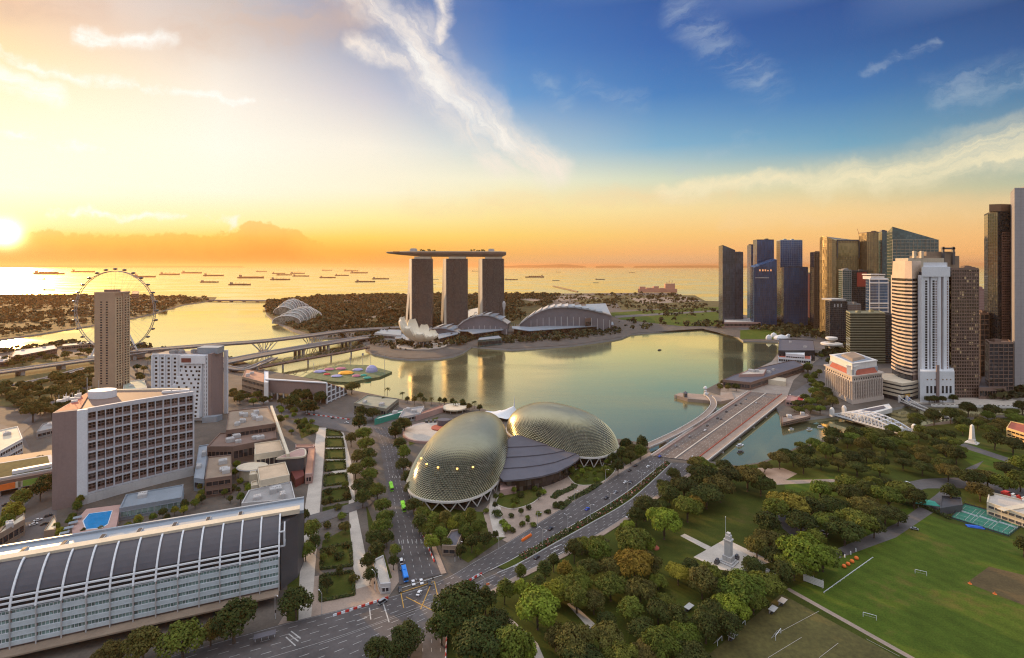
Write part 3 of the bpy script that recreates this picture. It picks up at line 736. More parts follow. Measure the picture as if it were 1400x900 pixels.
# ---------------------------------------------------------------- long white building at the lower left, curved solar roof
def long_roof():
    A = Vector((-119, 254, 0)); B = Vector((-119-101*1.45, 254-41*1.45, 0))       # facade line, right end to left
    d = (B-A).normalized(); nb = Vector((-d.y, d.x, 0));
    if nb.y < 0: nb = -nb                                                        # nb points back from the street
    L = (B-A).length; rz = atan2(d.y, d.x)
    t = thing('office_building', 'long white building with a curved dark solar roof on white ribs', 'building', (A+B)/2)
    def pt(s, o, z): p = A+d*s+nb*o; return (p.x, p.y, z)
    prof = [(0,5.5),(0,21.5)]
    wall = MB(); wall.grid([[pt(s,.6,z) for s in (0,L)] for z in (5.2,22.0)]); wall.grid([[pt(s,o,5.2) for s in (0,L)] for o in (.6,30)])
    wall.prism([pt(0.3,6,0)[:2],pt(L,6,0)[:2],pt(L,30,0)[:2],pt(0.3,30,0)[:2]], 0, 5.2)
    wall.prism([pt(0.3,1,0)[:2],pt(L,1,0)[:2],pt(L,31,0)[:2],pt(0.3,31,0)[:2]], 5.2, 21.8); wall.prism([pt(0.3,3.6,0)[:2],pt(L,3.6,0)[:2],pt(L,31,0)[:2],pt(0.3,31,0)[:2]], 21.8, 27)
    wall.prism([pt(0.3,6,0)[:2],pt(L,6,0)[:2],pt(L,31,0)[:2],pt(0.3,31,0)[:2]], 27, 33)
    mesh_obj('wall', wall, mauve, t)
    bay = 8.75; nb_ = int(L/bay)
    fl = [(6.0,4.0),(10.0,4.0),(14.0,4.0),(18.0,3.6)]
    for k in range(4):
        z, fh = fl[k]
        sp_ = MB(); p = pt(L/2,.25,z); sp_.box((p[0],p[1],z), (L,.9,1.75), rz); sp_.box((p[0],p[1],z+fh-.3), (L,1.1,.3), rz)
        mesh_obj('spandrel', sp_, spandp, t)
    for k in range(4):
        z, fh = fl[k]
        for i in range(nb_):
            c = pt((i+.5)*bay, .45, z+1.75); w = MB(); w.box((c[0],c[1],z+1.76), (bay-.7,.3,fh-2.08), rz)
            wo = mesh_obj('window', w, palegl, t)
            fr = MB(); c = pt((i+.5)*bay, .22, 0); fr.box((c[0],c[1],z+1.70), (bay-.6,.36,.16), rz); fr.box((c[0],c[1],z+fh-.42), (bay-.6,.36,.16), rz)
            for q in range(1,6):
                c = pt(i*bay+.35+(bay-.7)*q/6, .25, 0); fr.box((c[0],c[1],z+1.77), (.14,.3,fh-2.1), rz)
            mesh_obj('frame', fr, white, wo)
    # louvre decks under the panels
    for k,(o,z) in enumerate(((-.6,22.2),(-.2,24.3),(.4,26.3))):
        m1 = MB(); c = pt(L/2,o+.2,z); m1.box((c[0],c[1],z), (L,.8,.62), rz); mesh_obj('louvre', m1, white, t)
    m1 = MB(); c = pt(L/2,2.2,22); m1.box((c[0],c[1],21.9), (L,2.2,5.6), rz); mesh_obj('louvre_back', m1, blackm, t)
    # curved dark panels, white ribs over them
    def rp(a): s = (a-radians(4))/radians(70); return (1.2+10.5*s**1.12, 27.2+10.4*(1-(1-s)**1.45))
    angs = [radians(x) for x in (4,16,28,40,52,64,74)]
    dark = mat('solar_panel', (.060,.058,.074), .35, .1, .3, spec=.5)
    for i in range(nb_):
        m1 = MB(); m1.grid([[pt(i*bay+.35,*rp(a)), pt((i+1)*bay-.35,*rp(a))] for a in angs]); m1.grid([[pt((i+1)*bay-.35,rp(a)[0],rp(a)[1]-.4), pt(i*bay+.35,rp(a)[0],rp(a)[1]-.4)] for a in angs])
        mesh_obj('solar_panel', m1, dark, t)
    for i in range(nb_+1):
        m1 = MB(); pts = [pt(i*bay, -.9, 21.8)]+[pt(i*bay, rp(a)[0]-.3, rp(a)[1]+.35) for a in angs]
        for a, b in zip(pts, pts[1:]): m1.beam(a, b, .75, .75)
        mesh_obj('rib', m1, white, t)
        m1 = MB(); c = pt(i*bay, -.7, 0); m1.tube([(c[0],c[1],4.5),(c[0],c[1],22)], .28, 6); mesh_obj('mast', m1, ltgrey, t)
    o1, z1 = rp(angs[-1])
    m1 = MB(); c = pt(L/2-4.5,o1+2.2,z1); m1.box((c[0],c[1],z1-1.2), (L+10,4.6,2.4), rz); mesh_obj('roof_beam', m1, cream, t)
    m1 = MB(); c = pt(L/2-5.5,o1+10.5,z1-3); m1.box((c[0],c[1],z1-3), (L+12,14,1.6), rz)
    c = pt(L/2-5.5,o1+18,z1-3); m1.box((c[0],c[1],z1-2.6), (L+12,1.2,2.2), rz); mesh_obj('back_roof', m1, steelblue, t)
    for k in range(7):
        m1 = MB(); c = pt(20+k*15, o1+9.5, z1-1.38); m1.box((c[0],c[1],z1-1.38), (2.2,8,.5), rz, 0); m1.box((c[0],c[1],z1-.9), (1.5,7,.25), rz, 1)
        mesh_obj('skylight', m1, [ltgrey, brownglass], t)
    # right end: dark gable wall with a white square frame
    m1 = MB(); ends = [pt(-.4,1.5,5),pt(-.4,1.5,22),*[pt(-.4,rp(a)[0]+.6,rp(a)[1]-.7) for a in angs],pt(-.4,30,z1-3),pt(-.4,30,5)]
    m1.face(ends[::-1]); m1.face(ends); mesh_obj('gable_wall', m1, dkgrey, t)
    m1 = MB(); m1.prism([pt(-.5,7,0)[:2],pt(-8.5,15,0)[:2],pt(-11.5,30,0)[:2],pt(-.5,30,0)[:2]], 0, z1-3.2); mesh_obj('end_block', m1, dkgrey, t)
    m1 = MB()
    for a, b in (((3,25),(3,32.5)),((3,32.5),(6,36)),((3,25),(9,25))): m1.beam(pt(-2.4,a[0],a[1]), pt(-2.4,b[0],b[1]), .7, .7)
    m1.beam(pt(-2.4,3,25), pt(0,3,25), .6, .6); m1.beam(pt(-2.4,3,32.5), pt(0,3,32.5), .6, .6); mesh_obj('end_frame', m1, white, t)
    for s in range(6):
        m1 = MB(); c = pt(8+s*24, 3.5, 0); m1.box((c[0],c[1],0), (2.2,2.2,5.3), rz); mesh_obj('pier', m1, tan, t)
    m1 = MB(); c = pt(L/2,-2.5,4.2); m1.box((c[0],c[1],4.3), (L,6,.7), rz); mesh_obj('canopy', m1, tan, t)
long_roof()
# bus shelter and steps at the foot of the long building
m1 = MB(); c = G(362,868,3.2); m1.box((c.x,c.y,3.2), (9,3.2,.25), .38)
t = thing('bus_shelter', 'grey roofed bus shelter below the corner of the long white building', 'shelter', (c.x,c.y,0))
mesh_obj('roof', m1, slate, t)
for k in range(4):
    m1 = MB(); q = c+Matrix.Rotation(.38,3,'Z')@Vector((-4+k*2.66,1,0)); m1.tube([(q.x,q.y,0),(q.x,q.y,3.2)], .1, 5); mesh_obj('post', m1, white, t)
c = G(366,848); c2 = G(376,846)

# ---------------------------------------------------------------- hotel with the gridded bow front
def bow_hotel():
    Z = 66.5
    A, B, C, D_, E = (-319,345), (-308,352), (-258,403), (-268,415), (-347,410)
    t = thing('hotel', 'broad white hotel with a bowed grid of balconies and mauve end wall', 'hotel', (-300,380,0))
    arc = []
    nseg = 13
    P0, P2 = Vector((-303.2,355.4)), Vector(C); ctrl = (P0+P2)/2+Vector((-.7,.72))*4.5
    for i in range(nseg+1):
        u = i/nseg; arc.append(P0*(1-u)**2+ctrl*2*u*(1-u)+P2*u*u)
    foot = [A, B, *[tuple(p) for p in arc], D_, E]
    mesh_obj('end_wall', MB().prism([A,B,(-313,359),(-329,372),E][0:5], 0, Z+1.2), mauve, t)
    back = [(p[0]-.71*2.4, p[1]+.7*2.4) for p in foot[1:len(foot)-2]]
    mesh_obj('wall', MB().prism([*back, D_, E, (-329,372)], 0, Z-1), offwhite, t)
    m1 = MB(); m1.prism([B, tuple(arc[0]), (arc[0][0]-2,arc[0][1]+2.2), (B[0]-2,B[1]+2.2)], 0, Z+1); mesh_obj('pilaster', m1, white, t)
    # slabs and fins
    zs = [7+ k*7.3 for k in range(9)]
    for k, z in enumerate(zs):
        m1 = MB()
        out = [tuple(p) for p in arc]; inn = [(p[0]-1.9,p[1]+1.9) for p in arc]
        m1.prism(out+inn[::-1], z-.55, z+.55); mesh_obj('floor_slab', m1, hotelw, t)
    m1 = MB(); out = [tuple(p) for p in arc]; inn = [(p[0]-1.9,p[1]+1.9) for p in arc]
    m1.prism(out+inn[::-1], zs[-1]+.55, Z+1.5); mesh_obj('parapet', m1, hotelw, t)
    for i, p in enumerate(arc):
        w = .95 if i % 2 == 1 else .55
        m1 = MB(); q = (p[0]-.6,p[1]+.6); m1.box((q[0],q[1],6.5), (w,2.2,zs[-1]-6.5), .78); mesh_obj('fin', m1, hotelw, t)
    # windows: one object each
    for i in range(nseg):
        a, b = arc[i], arc[i+1]; L = (b-a).length; rz = atan2((b-a).y, (b-a).x); mid = (a+b)/2+Vector((-.71,.7))*1.5
        for k in range(8):
            m1 = MB(); h = 6.1
            m1.box((mid.x,mid.y,zs[k]+.56), (L-.9,.25,h), rz, 0)
            o = Vector((.71,-.7))
            m1.box((mid.x+o.x*.3,mid.y+o.y*.3,zs[k]+.6), (L-.9,.12,1.9), rz, 1)
            m1.box((mid.x+o.x*.25,mid.y+o.y*.25,zs[k]+.6), (.25,.3,h), rz, 2)
            m1.box((mid.x+o.x*.25,mid.y+o.y*.25,zs[k]+.6+h*.62), (L-.9,.22,.3), rz, 2)
            mesh_obj('window', m1, [brownglass, mauve, mauve], t)
    m1 = MB(); m1.prism([(p[0]+.3,p[1]-.3) for p in (B,*[tuple(q) for q in arc])]+[(p[0]-2,p[1]+2) for p in reversed((B,*[tuple(q) for q in arc]))], 0, 6.2); mesh_obj('podium_wall', m1, ltgrey, t)
    roofp = inset([A,B,*[tuple(p) for p in arc],D_,E], 1.5)
    mesh_obj('roof', MB().sheet(roofp, Z+.4), brown, t)
    strip = [(-347,410),(-268,415),(-268.4,412.5),(-344,407)]
    mesh_obj('roof_edge', MB().prism(strip, Z+.41, Z+1.6), cream, t)
    mesh_obj('roof_terrace', MB().sheet([(-320,349),(-309,356),(-334,392),(-344,405)], Z+1.25), terracotta, t)
    m1 = MB(); 
    ring = [(-322+10*cos(a), 391+7.0*sin(a)) for a in [pi*2*k/18 for k in range(18)]]
    m1.prism(ring, Z+.42, Z+6); mesh_obj('penthouse', m1, white, t)
    for k in range(9):
        m1 = MB(); c = (-340+rnd.uniform(-2,12), 372+rnd.uniform(0,26)); m1.box((*c, Z+1.3), (rnd.uniform(1.5,4),rnd.uniform(1.5,4),rnd.uniform(1,3.4)), .6)
        m1.tube([(*c,Z+1.5),(*c,Z+6.5)], .16, 4); mesh_obj('roof_unit', m1, offwhite, t)
    for k in range(3):
        m1 = MB(); m1.box((-268-k*6,407-k*1.6,Z+.45), (7,2.4,1.6), .3); mesh_obj('vent_box', m1, white, t)
    m1 = MB()
    m1.tube([(-340,398,Z+1),(-340,398,Z+14)], .2, 5); m1.tube([(-334,402,Z+1),(-334,402,Z+11)], .15, 5); mesh_obj('aerial', m1, ltgrey, t)
bow_hotel()
# pool terrace of the bow hotel
t = thing('swimming_pool', 'bright blue swimming pool on the terrace below the bow hotel', 'pool', G(135,712,6))
c = ccw([(p.x,p.y) for p in gp([(98,718),(118,696),(165,690),(158,725),(130,735),(100,738)], 6)])
mesh_obj('deck', MB().prism(c, 0, 6), pinkstone, t)
w = gp([(114,713),(122,703),(153,699),(147,717),(139,722),(118,724)], 6)
mesh_obj('coping', MB().prism(inset(ccw([(p.x,p.y) for p in w]), -.7), 6.0, 6.25), white, t)
mesh_obj('water', MB().sheet([(p.x,p.y) for p in w], 6.3), poolw, t)
block('pale blue glass roofed pavilion between the pool and the bow hotel', [(163,697),(172,678),(251,664),(248,682)], 7.5, steelblue, steelblue, rows=1, kit=1, win=palegl)
for k in range(4):
    m1 = MB(); c = G(88+k*6, 728-k*7, 7.6); m1.box((c.x,c.y,7.4), (4.5,3.4,.15), .6)
    t = thing('shade_awning', 'blue grey awning beside the pool, %s from its far end' % ordw(4-k), 'awning', (c.x,c.y,6), 'awnings along the pool terrace')
    mesh_obj('canopy', m1, steelblue, t); m2 = MB(); m2.tube([(c.x,c.y,5.9),(c.x,c.y,7.5)], .12, 5); mesh_obj('post', m2, white, t)

# ---------------------------------------------------------------- white hotel with the stepped atrium
def stepped_hotel():
    Z = 71.0; Y0 = 545
    xl, xr = XA(203,Y0), XA(290,Y0)
    t = thing('hotel', 'white hotel with a slanting stepped atrium of small windows and grey end wall', 'hotel', ((xl+xr)/2,Y0+12,0))
    mesh_obj('wall', MB().prism([(xl,Y0+6),(xr-4,Y0),(xr-4,Y0+26),(xl,Y0+28)], 0, Z), white, t)
    mesh_obj('end_wall', MB().prism([(xr-4,Y0-.6),(xr-1,Y0),(xr-3.4,Y0+27),(xr-4,Y0+27)], 0, Z+2.5), mauve, t)
    mesh_obj('end_pier', MB().prism([(xr-3,Y0+27),(xr+1.2,Y0+27),(xr+1.2,Y0+29),(xr-3,Y0+29)], 0, Z+2), white, t)
    nf = 15; fh = (Z-6)/nf
    fy = lambda x: Y0+6*(xr-4-x)/(xr-4-xl)
    sl = MB()
    for k in range(nf):                                      # stepped terraces, each floor lower one steps out further
        u = 1-k/nf; x0 = XA(256-u*42, Y0); x1 = XA(277, Y0); z = 5+k*fh
        if k > nf-3: x0 = XA(250, Y0)
        dep = 1.2+u*7
        t1 = MB(); t1.prism([(x0,fy(x0)-.2),(x0+3,fy(x0)-dep),(x1,fy(x1)-dep*.8),(x1,fy(x1)-.2)], z, z+fh*.97)
        terr = mesh_obj('terrace', t1, white, t)
        n = 7
        for i in range(n):
            if (i+k) % 2 and i < n-1: continue
            px_ = x0+3.5+(x1-x0-4.5)*(i+.5)/n; f = (px_-x0-3)/(x1-x0-3); yy = fy(x0)-dep+(fy(x1)-dep*.8-fy(x0)+dep)*f
            w = MB(); w.box((px_,yy-.02,z+fh*.22), (2.3,.2,fh*.5)); mesh_obj('window', w, brownglass, terr)
    for i in range(9):
        px_ = 206+i*9.2 if i < 5 else 278+(i-5)*3
        if i > 5: break
        for k in range(nf):
            x = XA(px_, Y0); z = 5+k*fh
            if 4 <= i < 5 and k < 9: continue
            w = MB(); w.box((x+2.4,fy(x+2.4)-.02,z+fh*.2), (3.1,.24,fh*.52)); mesh_obj('window', w, brownglass, t)
    for i in range(6):
        px_ = 204.6+i*9.2 if i < 5 else 282.6
        x = XA(px_, Y0); m1 = MB(); m1.box((x-1.1,fy(x)-.5,3), (1.6,1.1,Z-3)); mesh_obj('fin', m1, white, t)
    m1 = MB(); m1.box(((XA(248,Y0)+XA(282,Y0))/2, Y0-1.2, Z-8), (XA(282,Y0)-XA(248,Y0),2.2,8.6)); mesh_obj('crown_band', m1, white, t)
    m1 = MB(); m1.box(((XA(250,Y0)+XA(263,Y0))/2, Y0-2.4, Z-6.5), (XA(263,Y0)-XA(250,Y0),.4,4.6)); mesh_obj('crown_window', m1, mat('maroon', (.16,.045,.04), .5, .1, .3), t)
    mesh_obj('roof', MB().prism([(xl+1,Y0+7.5),(xr-5,Y0+1.5),(xr-5,Y0+25),(xl+1,Y0+27)], Z, Z+.9), slate, t)
    mesh_obj('roof_hall', MB().prism([(XA(264,Y0),Y0+8),(XA(292,Y0),Y0+8),(XA(290,Y0),Y0+22),(XA(263,Y0),Y0+22)], Z+.9, Z+8, taper=1.06), steelblue, t)
    mesh_obj('parapet', MB().prism([(xl,Y0+5.5),(xr-4,Y0-.5),(xr-4,Y0+.6),(xl,Y0+6.6)], Z, Z+1.6), white, t)
    mesh_obj('porch', MB().prism([(xr-6,Y0-8),(xr+7,Y0-4),(xr+9,Y0+4),(xr-6,Y0)], 0, 6), steelblue, t)
    roof_kit(t, [(xl+6,Y0+12),(xr-14,Y0+8),(xr-14,Y0+22),(xl+6,Y0+24)], Z+.9, 5, grey)
stepped_hotel()

# ---------------------------------------------------------------- slim hotel tower in front of the wheel
def slim_tower():
    Y0 = 655; Z = 133; xl, xm = XA(129,Y0), XA(157,Y0); D = 25
    t = thing('hotel_tower', 'slim tan hotel tower standing in front of the observation wheel', 'tower', ((xl+xm)/2,Y0+12,0))
    wallm = mat('tan_tower_wall', (.40,.28,.19), .8, .08, .05, stain=.2)
    mesh_obj('body', MB().prism([(xl,Y0),(xm,Y0),(xm,Y0+D),(xl,Y0+D)], 0, Z), wallm, t)
    for i in range(2):
        for k in range(33):
            w = MB(); w.box((xl+9+i*7.5, Y0+.02, 14+k*3.35), (2.5,.3,1.7)); mesh_obj('window', w, sheetgl, t)
    m1 = MB()
    for j in range(6): m1.box((xm+.5, Y0+1+j*4.6, 0), (1.0,1.5,Z-4))
    for k in range(34): m1.box((xm+.35, Y0+D/2, 14+k*3.35), (.7,D-2,1.3))
    mesh_obj('balcony_grid', m1, mat('pale_tan', (.52,.39,.26), .8, .08, .1), t)
    m1 = MB(); m1.box((xm-.1, Y0+D/2, 10), (.6,D-3,Z-16)); mesh_obj('side_glazing', m1, brownglass, t)
    m1 = MB(); m1.box((xm+.8, Y0+D*.55, 0), (1.2,3,Z)); mesh_obj('side_core', m1, wallm, t)
    mesh_obj('roof', MB().prism([(xl-.3,Y0-.3),(xm+1,Y0-.3),(xm+1,Y0+D+.3),(xl-.3,Y0+D+.3)], Z, Z+2.2), wallm, t)
    m1 = MB(); m1.box((xl+14,Y0+12,Z+2.2), (14,10,3)); m1.tube([(xl+18,Y0+10,Z+5),(xl+18,Y0+10,Z+11)], .25, 5); mesh_obj('roof_unit', m1, brown, t)
    m1 = MB(); m1.box((xl-5,Y0+16,0), (14,10,20)); mesh_obj('annex', m1, wallm, t)
slim_tower()
block('pale green flat roofed annex at the foot of the slim tan tower', [(168,534),(170,522),(197,520),(201,531)], 10, offwhite, tealm if False else mat('pale_green_roof',(.30,.34,.28),.7), rows=1, kit=1)
block('grey house behind the wheel on the far shore', [(180,402),(181,398.5),(190,398.5),(189.5,402)], 26, brown, brown, rows=3, kit=0)

# ---------------------------------------------------------------- shopping blocks right of the hotels
block('large brown roofed mall with rows of pale roof vents', [(309,590),(313,563),(366,557),(378,580)], 20, brown, tan, rows=2, kit=16)
block('brown sloping podium hall in front of the large mall roof', [(283,612),(300,594),(376,583),(378,600),(318,612)], 14, brown, brown, rows=1, kit=6)
block('square tan roofed block beside the blue covered walkway', [(280,657),(285,626),(316,623),(317,652)], 13, brown, tan, rows=2, kit=3)
block('blue grey covered walkway beside the bow hotel', [(265,655),(272,611),(285,609),(279,657)], 9, steelblue, steelblue, rows=1, kit=2)
block('cream canopy roof just below the brown mall', [(349,623),(348,608),(383,603),(388,617)], 15, cream, mat('cream_roof',(.56,.42,.29),.8), rows=1, kit=0)
block('cream canopy roof nearest the long white building', [(355,659),(352,640),(390,633),(396,651)], 15, cream, mat('cream_roof',(.56,.42,.29),.8), rows=1, kit=0)
block('small cream kiosk roof left of the two canopies', [(341,651),(342,646),(350,645),(351,650)], 8, cream, cream, rows=0, kit=0)
block('small cream kiosk roof nearest the tan block', [(343,666),(344,660),(351,658),(353,665)], 8, cream, cream, rows=0, kit=0)
block('grey terrace block between the canopies and the long white building', [(330,690),(340,672),(398,660),(404,684)], 10, ltgrey, grey, rows=1, kit=4)
def wedge():
    t = thing('entrance_hall', 'wedge shaped entrance hall with a pink teardrop roof', 'building', G(400,640))
    p = ccw([(q.x,q.y) for q in gp(smooth([(377,627),(395,619),(410,613.5),(417,614),(419,619),(416,624),(400,626),(377,627)], 3)[:-1], 17)])
    mesh_obj('wall', MB().prism(inset(p, 1.2), 0, 16), dkgrey, t); mesh_obj('eave', MB().prism(p, 16, 17.2), cream, t); mesh_obj('roof', MB().sheet(inset(p, 1.3), 17.25), pinkstone, t)
    p2 = ccw([(q.x,q.y) for q in gp([(392,634),(412,628),(416,650),(404,656)], 6)]); mesh_obj('porch_roof', MB().prism(p2, 0, 6), mat('maroon', (.16,.045,.04), .5, .1, .3), t)
wedge()
block('long terracotta roofed arcade on the walkway beside the teardrop hall', [(417,650),(422,612),(431,611),(427,649)], 7, pinkstone, mat('pale_terracotta',(.42,.22,.15),.8), rows=1, kit=0)
block('thin terracotta roofed arcade behind the teardrop hall', [(404,613),(404,609),(430,609),(429,613)], 7, pinkstone, mat('pale_terracotta',(.42,.22,.15),.8), rows=1, kit=0)
t = thing('oval_pavilion', 'oval pavilion with a pale ribbed roof among the mall gardens', 'pavilion', G(345,640))
c = G(345,637,9); m1 = MB(); m1.lathe((c.x,c.y,0), [(9,0),(9,8),(10.5,8),(10.5,9),(4,10.4),(0.1,10.6)], 20, 0, 1.1, .8); mesh_obj('roof', m1, cream, t)
m1 = MB(); m1.lathe((c.x,c.y,7), [(10.9,1),(10.9,1.6),(10.2,1.6)], 20, 0, 1.1, .8); mesh_obj('rim', m1, white, t)
c0, c1 = G(371,555,22), G(394,621,22)
m1 = MB(); m1.beam((c0.x,c0.y,21), (c1.x,c1.y,21), 2.2, 2.4); single('sloping_beam', m1, cream, 'long pale beam leaning along the edge of the mall roof', 'beam')

# ---------------------------------------------------------------- waterfront grandstand and its neighbours
def grandstand():
    t = thing('grandstand', 'long grandstand with coloured seats facing the floating stage', 'grandstand', G(410,550))
    # back wall foot from the tower at the left to the white gable at the right
    f = [G(363,546), G(446,552)]; 
    a, b = f; back = Vector((-(b-a).y, (b-a).x, 0)).normalized()
    if back.y < 0: back = -back
    Zb, Zf, dep = 24, 5, 46
    n = 18; sidea = MB(); rows = []
    m1 = MB()
    for i in range(n):
        z0 = Zb-(Zb-Zf)*i/n; z1 = Zb-(Zb-Zf)*(i+1)/n; o0 = 3+dep*i/n; o1 = 3+dep*(i+1)/n
        q = [a+back*o0, b+back*o0, b+back*o1, a+back*o1]
        m1.face([(p.x,p.y,z0) for p in q], 0 if i % 4 else 1)
        m1.face([(q[3].x,q[3].y,z0),(q[2].x,q[2].y,z0),(q[2].x,q[2].y,z1),(q[3].x,q[3].y,z1)], 0)
    mesh_obj('seating', m1, [tan, terracotta], t)
    for k, (u0, u1, o, m_) in enumerate(((.05,.3,8,orangem),(.18,.42,13,redp),(.32,.6,6,bluem),(.5,.75,9,mat('lilac',(.30,.30,.50),.7)),(.1,.2,20,bluem),(.62,.95,14,tan))):
        z = Zb-(Zb-Zf)*(o-3)/dep+.3; q = [a.lerp(b,u0)+back*o, a.lerp(b,u1)+back*o, a.lerp(b,u1)+back*(o+4), a.lerp(b,u0)+back*(o+4)]
        s = MB(); s.face([(p.x,p.y,z-(0 if j < 2 else 1.4)+.3) for j, p in enumerate(q)]); mesh_obj('seat_block', s, m_, t)
    m1 = MB(); m1.prism([(a.x,a.y),(b.x,b.y),((b+back*3).x,(b+back*3).y),((a+back*3).x,(a+back*3).y)], 9, Zb+1); mesh_obj('back_wall', m1, mauve, t)
    m1 = MB(); m1.prism([(a.x,a.y-1.5),(b.x,b.y-1.5),((b+back*2).x,(b+back*2).y),((a+back*2).x,(a+back*2).y)], Zb+1, Zb+2.2); mesh_obj('top_rail', m1, white, t)
    for i in range(11):
        c = a.lerp(b, i/10); m1 = MB(); m1.box((c.x,c.y+1,0), (1.6,1.6,9.2)); mesh_obj('column', m1, ltgrey, t)
    m1 = MB(); e = [b+back*.2, b+back*(dep)]; 
    for i in range(5):
        u = i/5; c = e[0].lerp(e[1], u); h = Zb+1-(Zb-Zf)*u; m1.box((c.x+.8,c.y,0), (1.4,1.6,h))
        c2 = e[0].lerp(e[1], u+.1)
        for k in range(int(h/6)): m1.box((c2.x+.6,c2.y,1+k*6), (.8,9,1.2), atan2(back.y,back.x)-pi/2)
    mesh_obj('gable_frame', m1, white, t)
    m1 = MB(); m1.face([(e[0].x,e[0].y,0),(e[1].x,e[1].y,0),(e[1].x,e[1].y,Zf),(e[0].x,e[0].y,Zb)]); mesh_obj('gable_wall', m1, dkgrey, t)
grandstand()
block('pale blocky building with a reddish roof left of the grandstand', [(331,516),(336,505),(362,511),(361,524)], 22, cream if False else tan, mat('pale_terracotta',(.42,.22,.15),.8), rows=3, kit=2)
block('white stair tower between the reddish roof and the grandstand seats', [(361,524),(361,508),(367,509),(367,524)], 24, white, white, rows=0, kit=0)
block('grey green flat roofed exhibition hall on the open promenade', [(484,552),(502,541),(545,546),(528,560)], 9, mat('olive_grey_wall',(.22,.21,.17),.8), mat('olive_grey_roof',(.27,.27,.21),.8), rows=1, kit=2)
block('long low roof with a teal edge beside the exhibition hall', [(512,575),(517,571),(556,560),(553,564)], 5, tealm, offwhite, rows=0, kit=1)
block('rounded grey roofs behind the outdoor theatre', [(545,572),(552,560),(580,556),(575,566)], 6, ltgrey, grey, rows=1, kit=2)
block('long pinkish arcade roof running down to the outdoor theatre', [(568,570),(570,567),(606,554),(606,558)], 5, pinkstone, mat('pale_terracotta',(.42,.22,.15),.8), rows=0, kit=0)
def outdoor_theatre():
    c = G(588,592); t = thing('outdoor_theatre', 'round outdoor theatre terrace ringed in pink stone left of the front dome', 'theatre', c)
    for k,(r,z,m_) in enumerate(((27,2.2,pinkstone),(25.5,2.3,palepav))):
        m1 = MB(); m1.prism([(c.x+r*cos(a), c.y+r*1.15*sin(a)) for a in [2*pi*q/28 for q in range(28)]], 0, z); mesh_obj('rim' if k == 0 else 'terrace', m1, m_, t)
    m1 = MB(); m1.lathe((c.x+9,c.y+8,2.3), [(9,0),(9,1.2),(8,1.2)], 18); mesh_obj('stage_ring', m1, terracotta, t)
    m1 = MB(); m1.prism([(c.x+12+7*cos(a), c.y+15+5*sin(a)) for a in [2*pi*q/16 for q in range(16)]], 2.3, 9); mesh_obj('stage_roof', m1, slate, t)
    m1 = MB()
    for q in range(9): m1.box((c.x-8+q*4.4,c.y+27+q*.7,0), (3,5,4.5), .15)
    mesh_obj('kiosk_row', m1, dkgrey, t)
outdoor_theatre()
m1 = MB(); c = G(622,562); 
t = thing('ring_pergola', 'dark ring shaped pergola behind the front dome', 'pergola', c)
for z, r in ((4,13),(4.6,13.2)):
    m1.prism([(c.x+r*cos(a), c.y+r*sin(a)) for a in [2*pi*q/24 for q in range(24)]], z-.3, z)
mesh_obj('roof', m1, dkgrey, t); m2 = MB(); m2.lathe((c.x,c.y,3.6), [(13.6,0),(14.4,0),(14.4,1.4),(13.6,1.4)], 24); mesh_obj('rim', m2, cream, t)
m2 = MB()
for q in range(10): m2.tube([(c.x+12*cos(q*.628),c.y+12*sin(q*.628),0),(c.x+12*cos(q*.628),c.y+12*sin(q*.628),3.8)], .3, 5)
mesh_obj('post_ring', m2, ltgrey, t)
def tent():
    c = G(688,572); t = thing('tent', 'white tensile tent with a tall pointed mast by the bay', 'tent', c)
    Z = ZA(541, c.y)
    top = Vector((XA(703,c.y), c.y, 13)); rows = []
    for k in range(5):
        u = k/4; rows.append([(top.x+(c.x+26*cos(a)-4-top.x)*u, top.y+(c.y+14*sin(a)-top.y)*u, 3+11*(1-u)**2.2+(1.0 if q % 2 else 0)*u*2) for q, a in enumerate([2*pi*j/20 for j in range(20)])])
    mesh_obj('canopy', MB().grid(rows, closed=True), white, t, smooth=True)
    mesh_obj('mast', MB().tube([(top.x,top.y,0),(top.x,top.y,Z*.6),(top.x,top.y,Z)], [.8,.6,.05], 6), white, t)
tent()

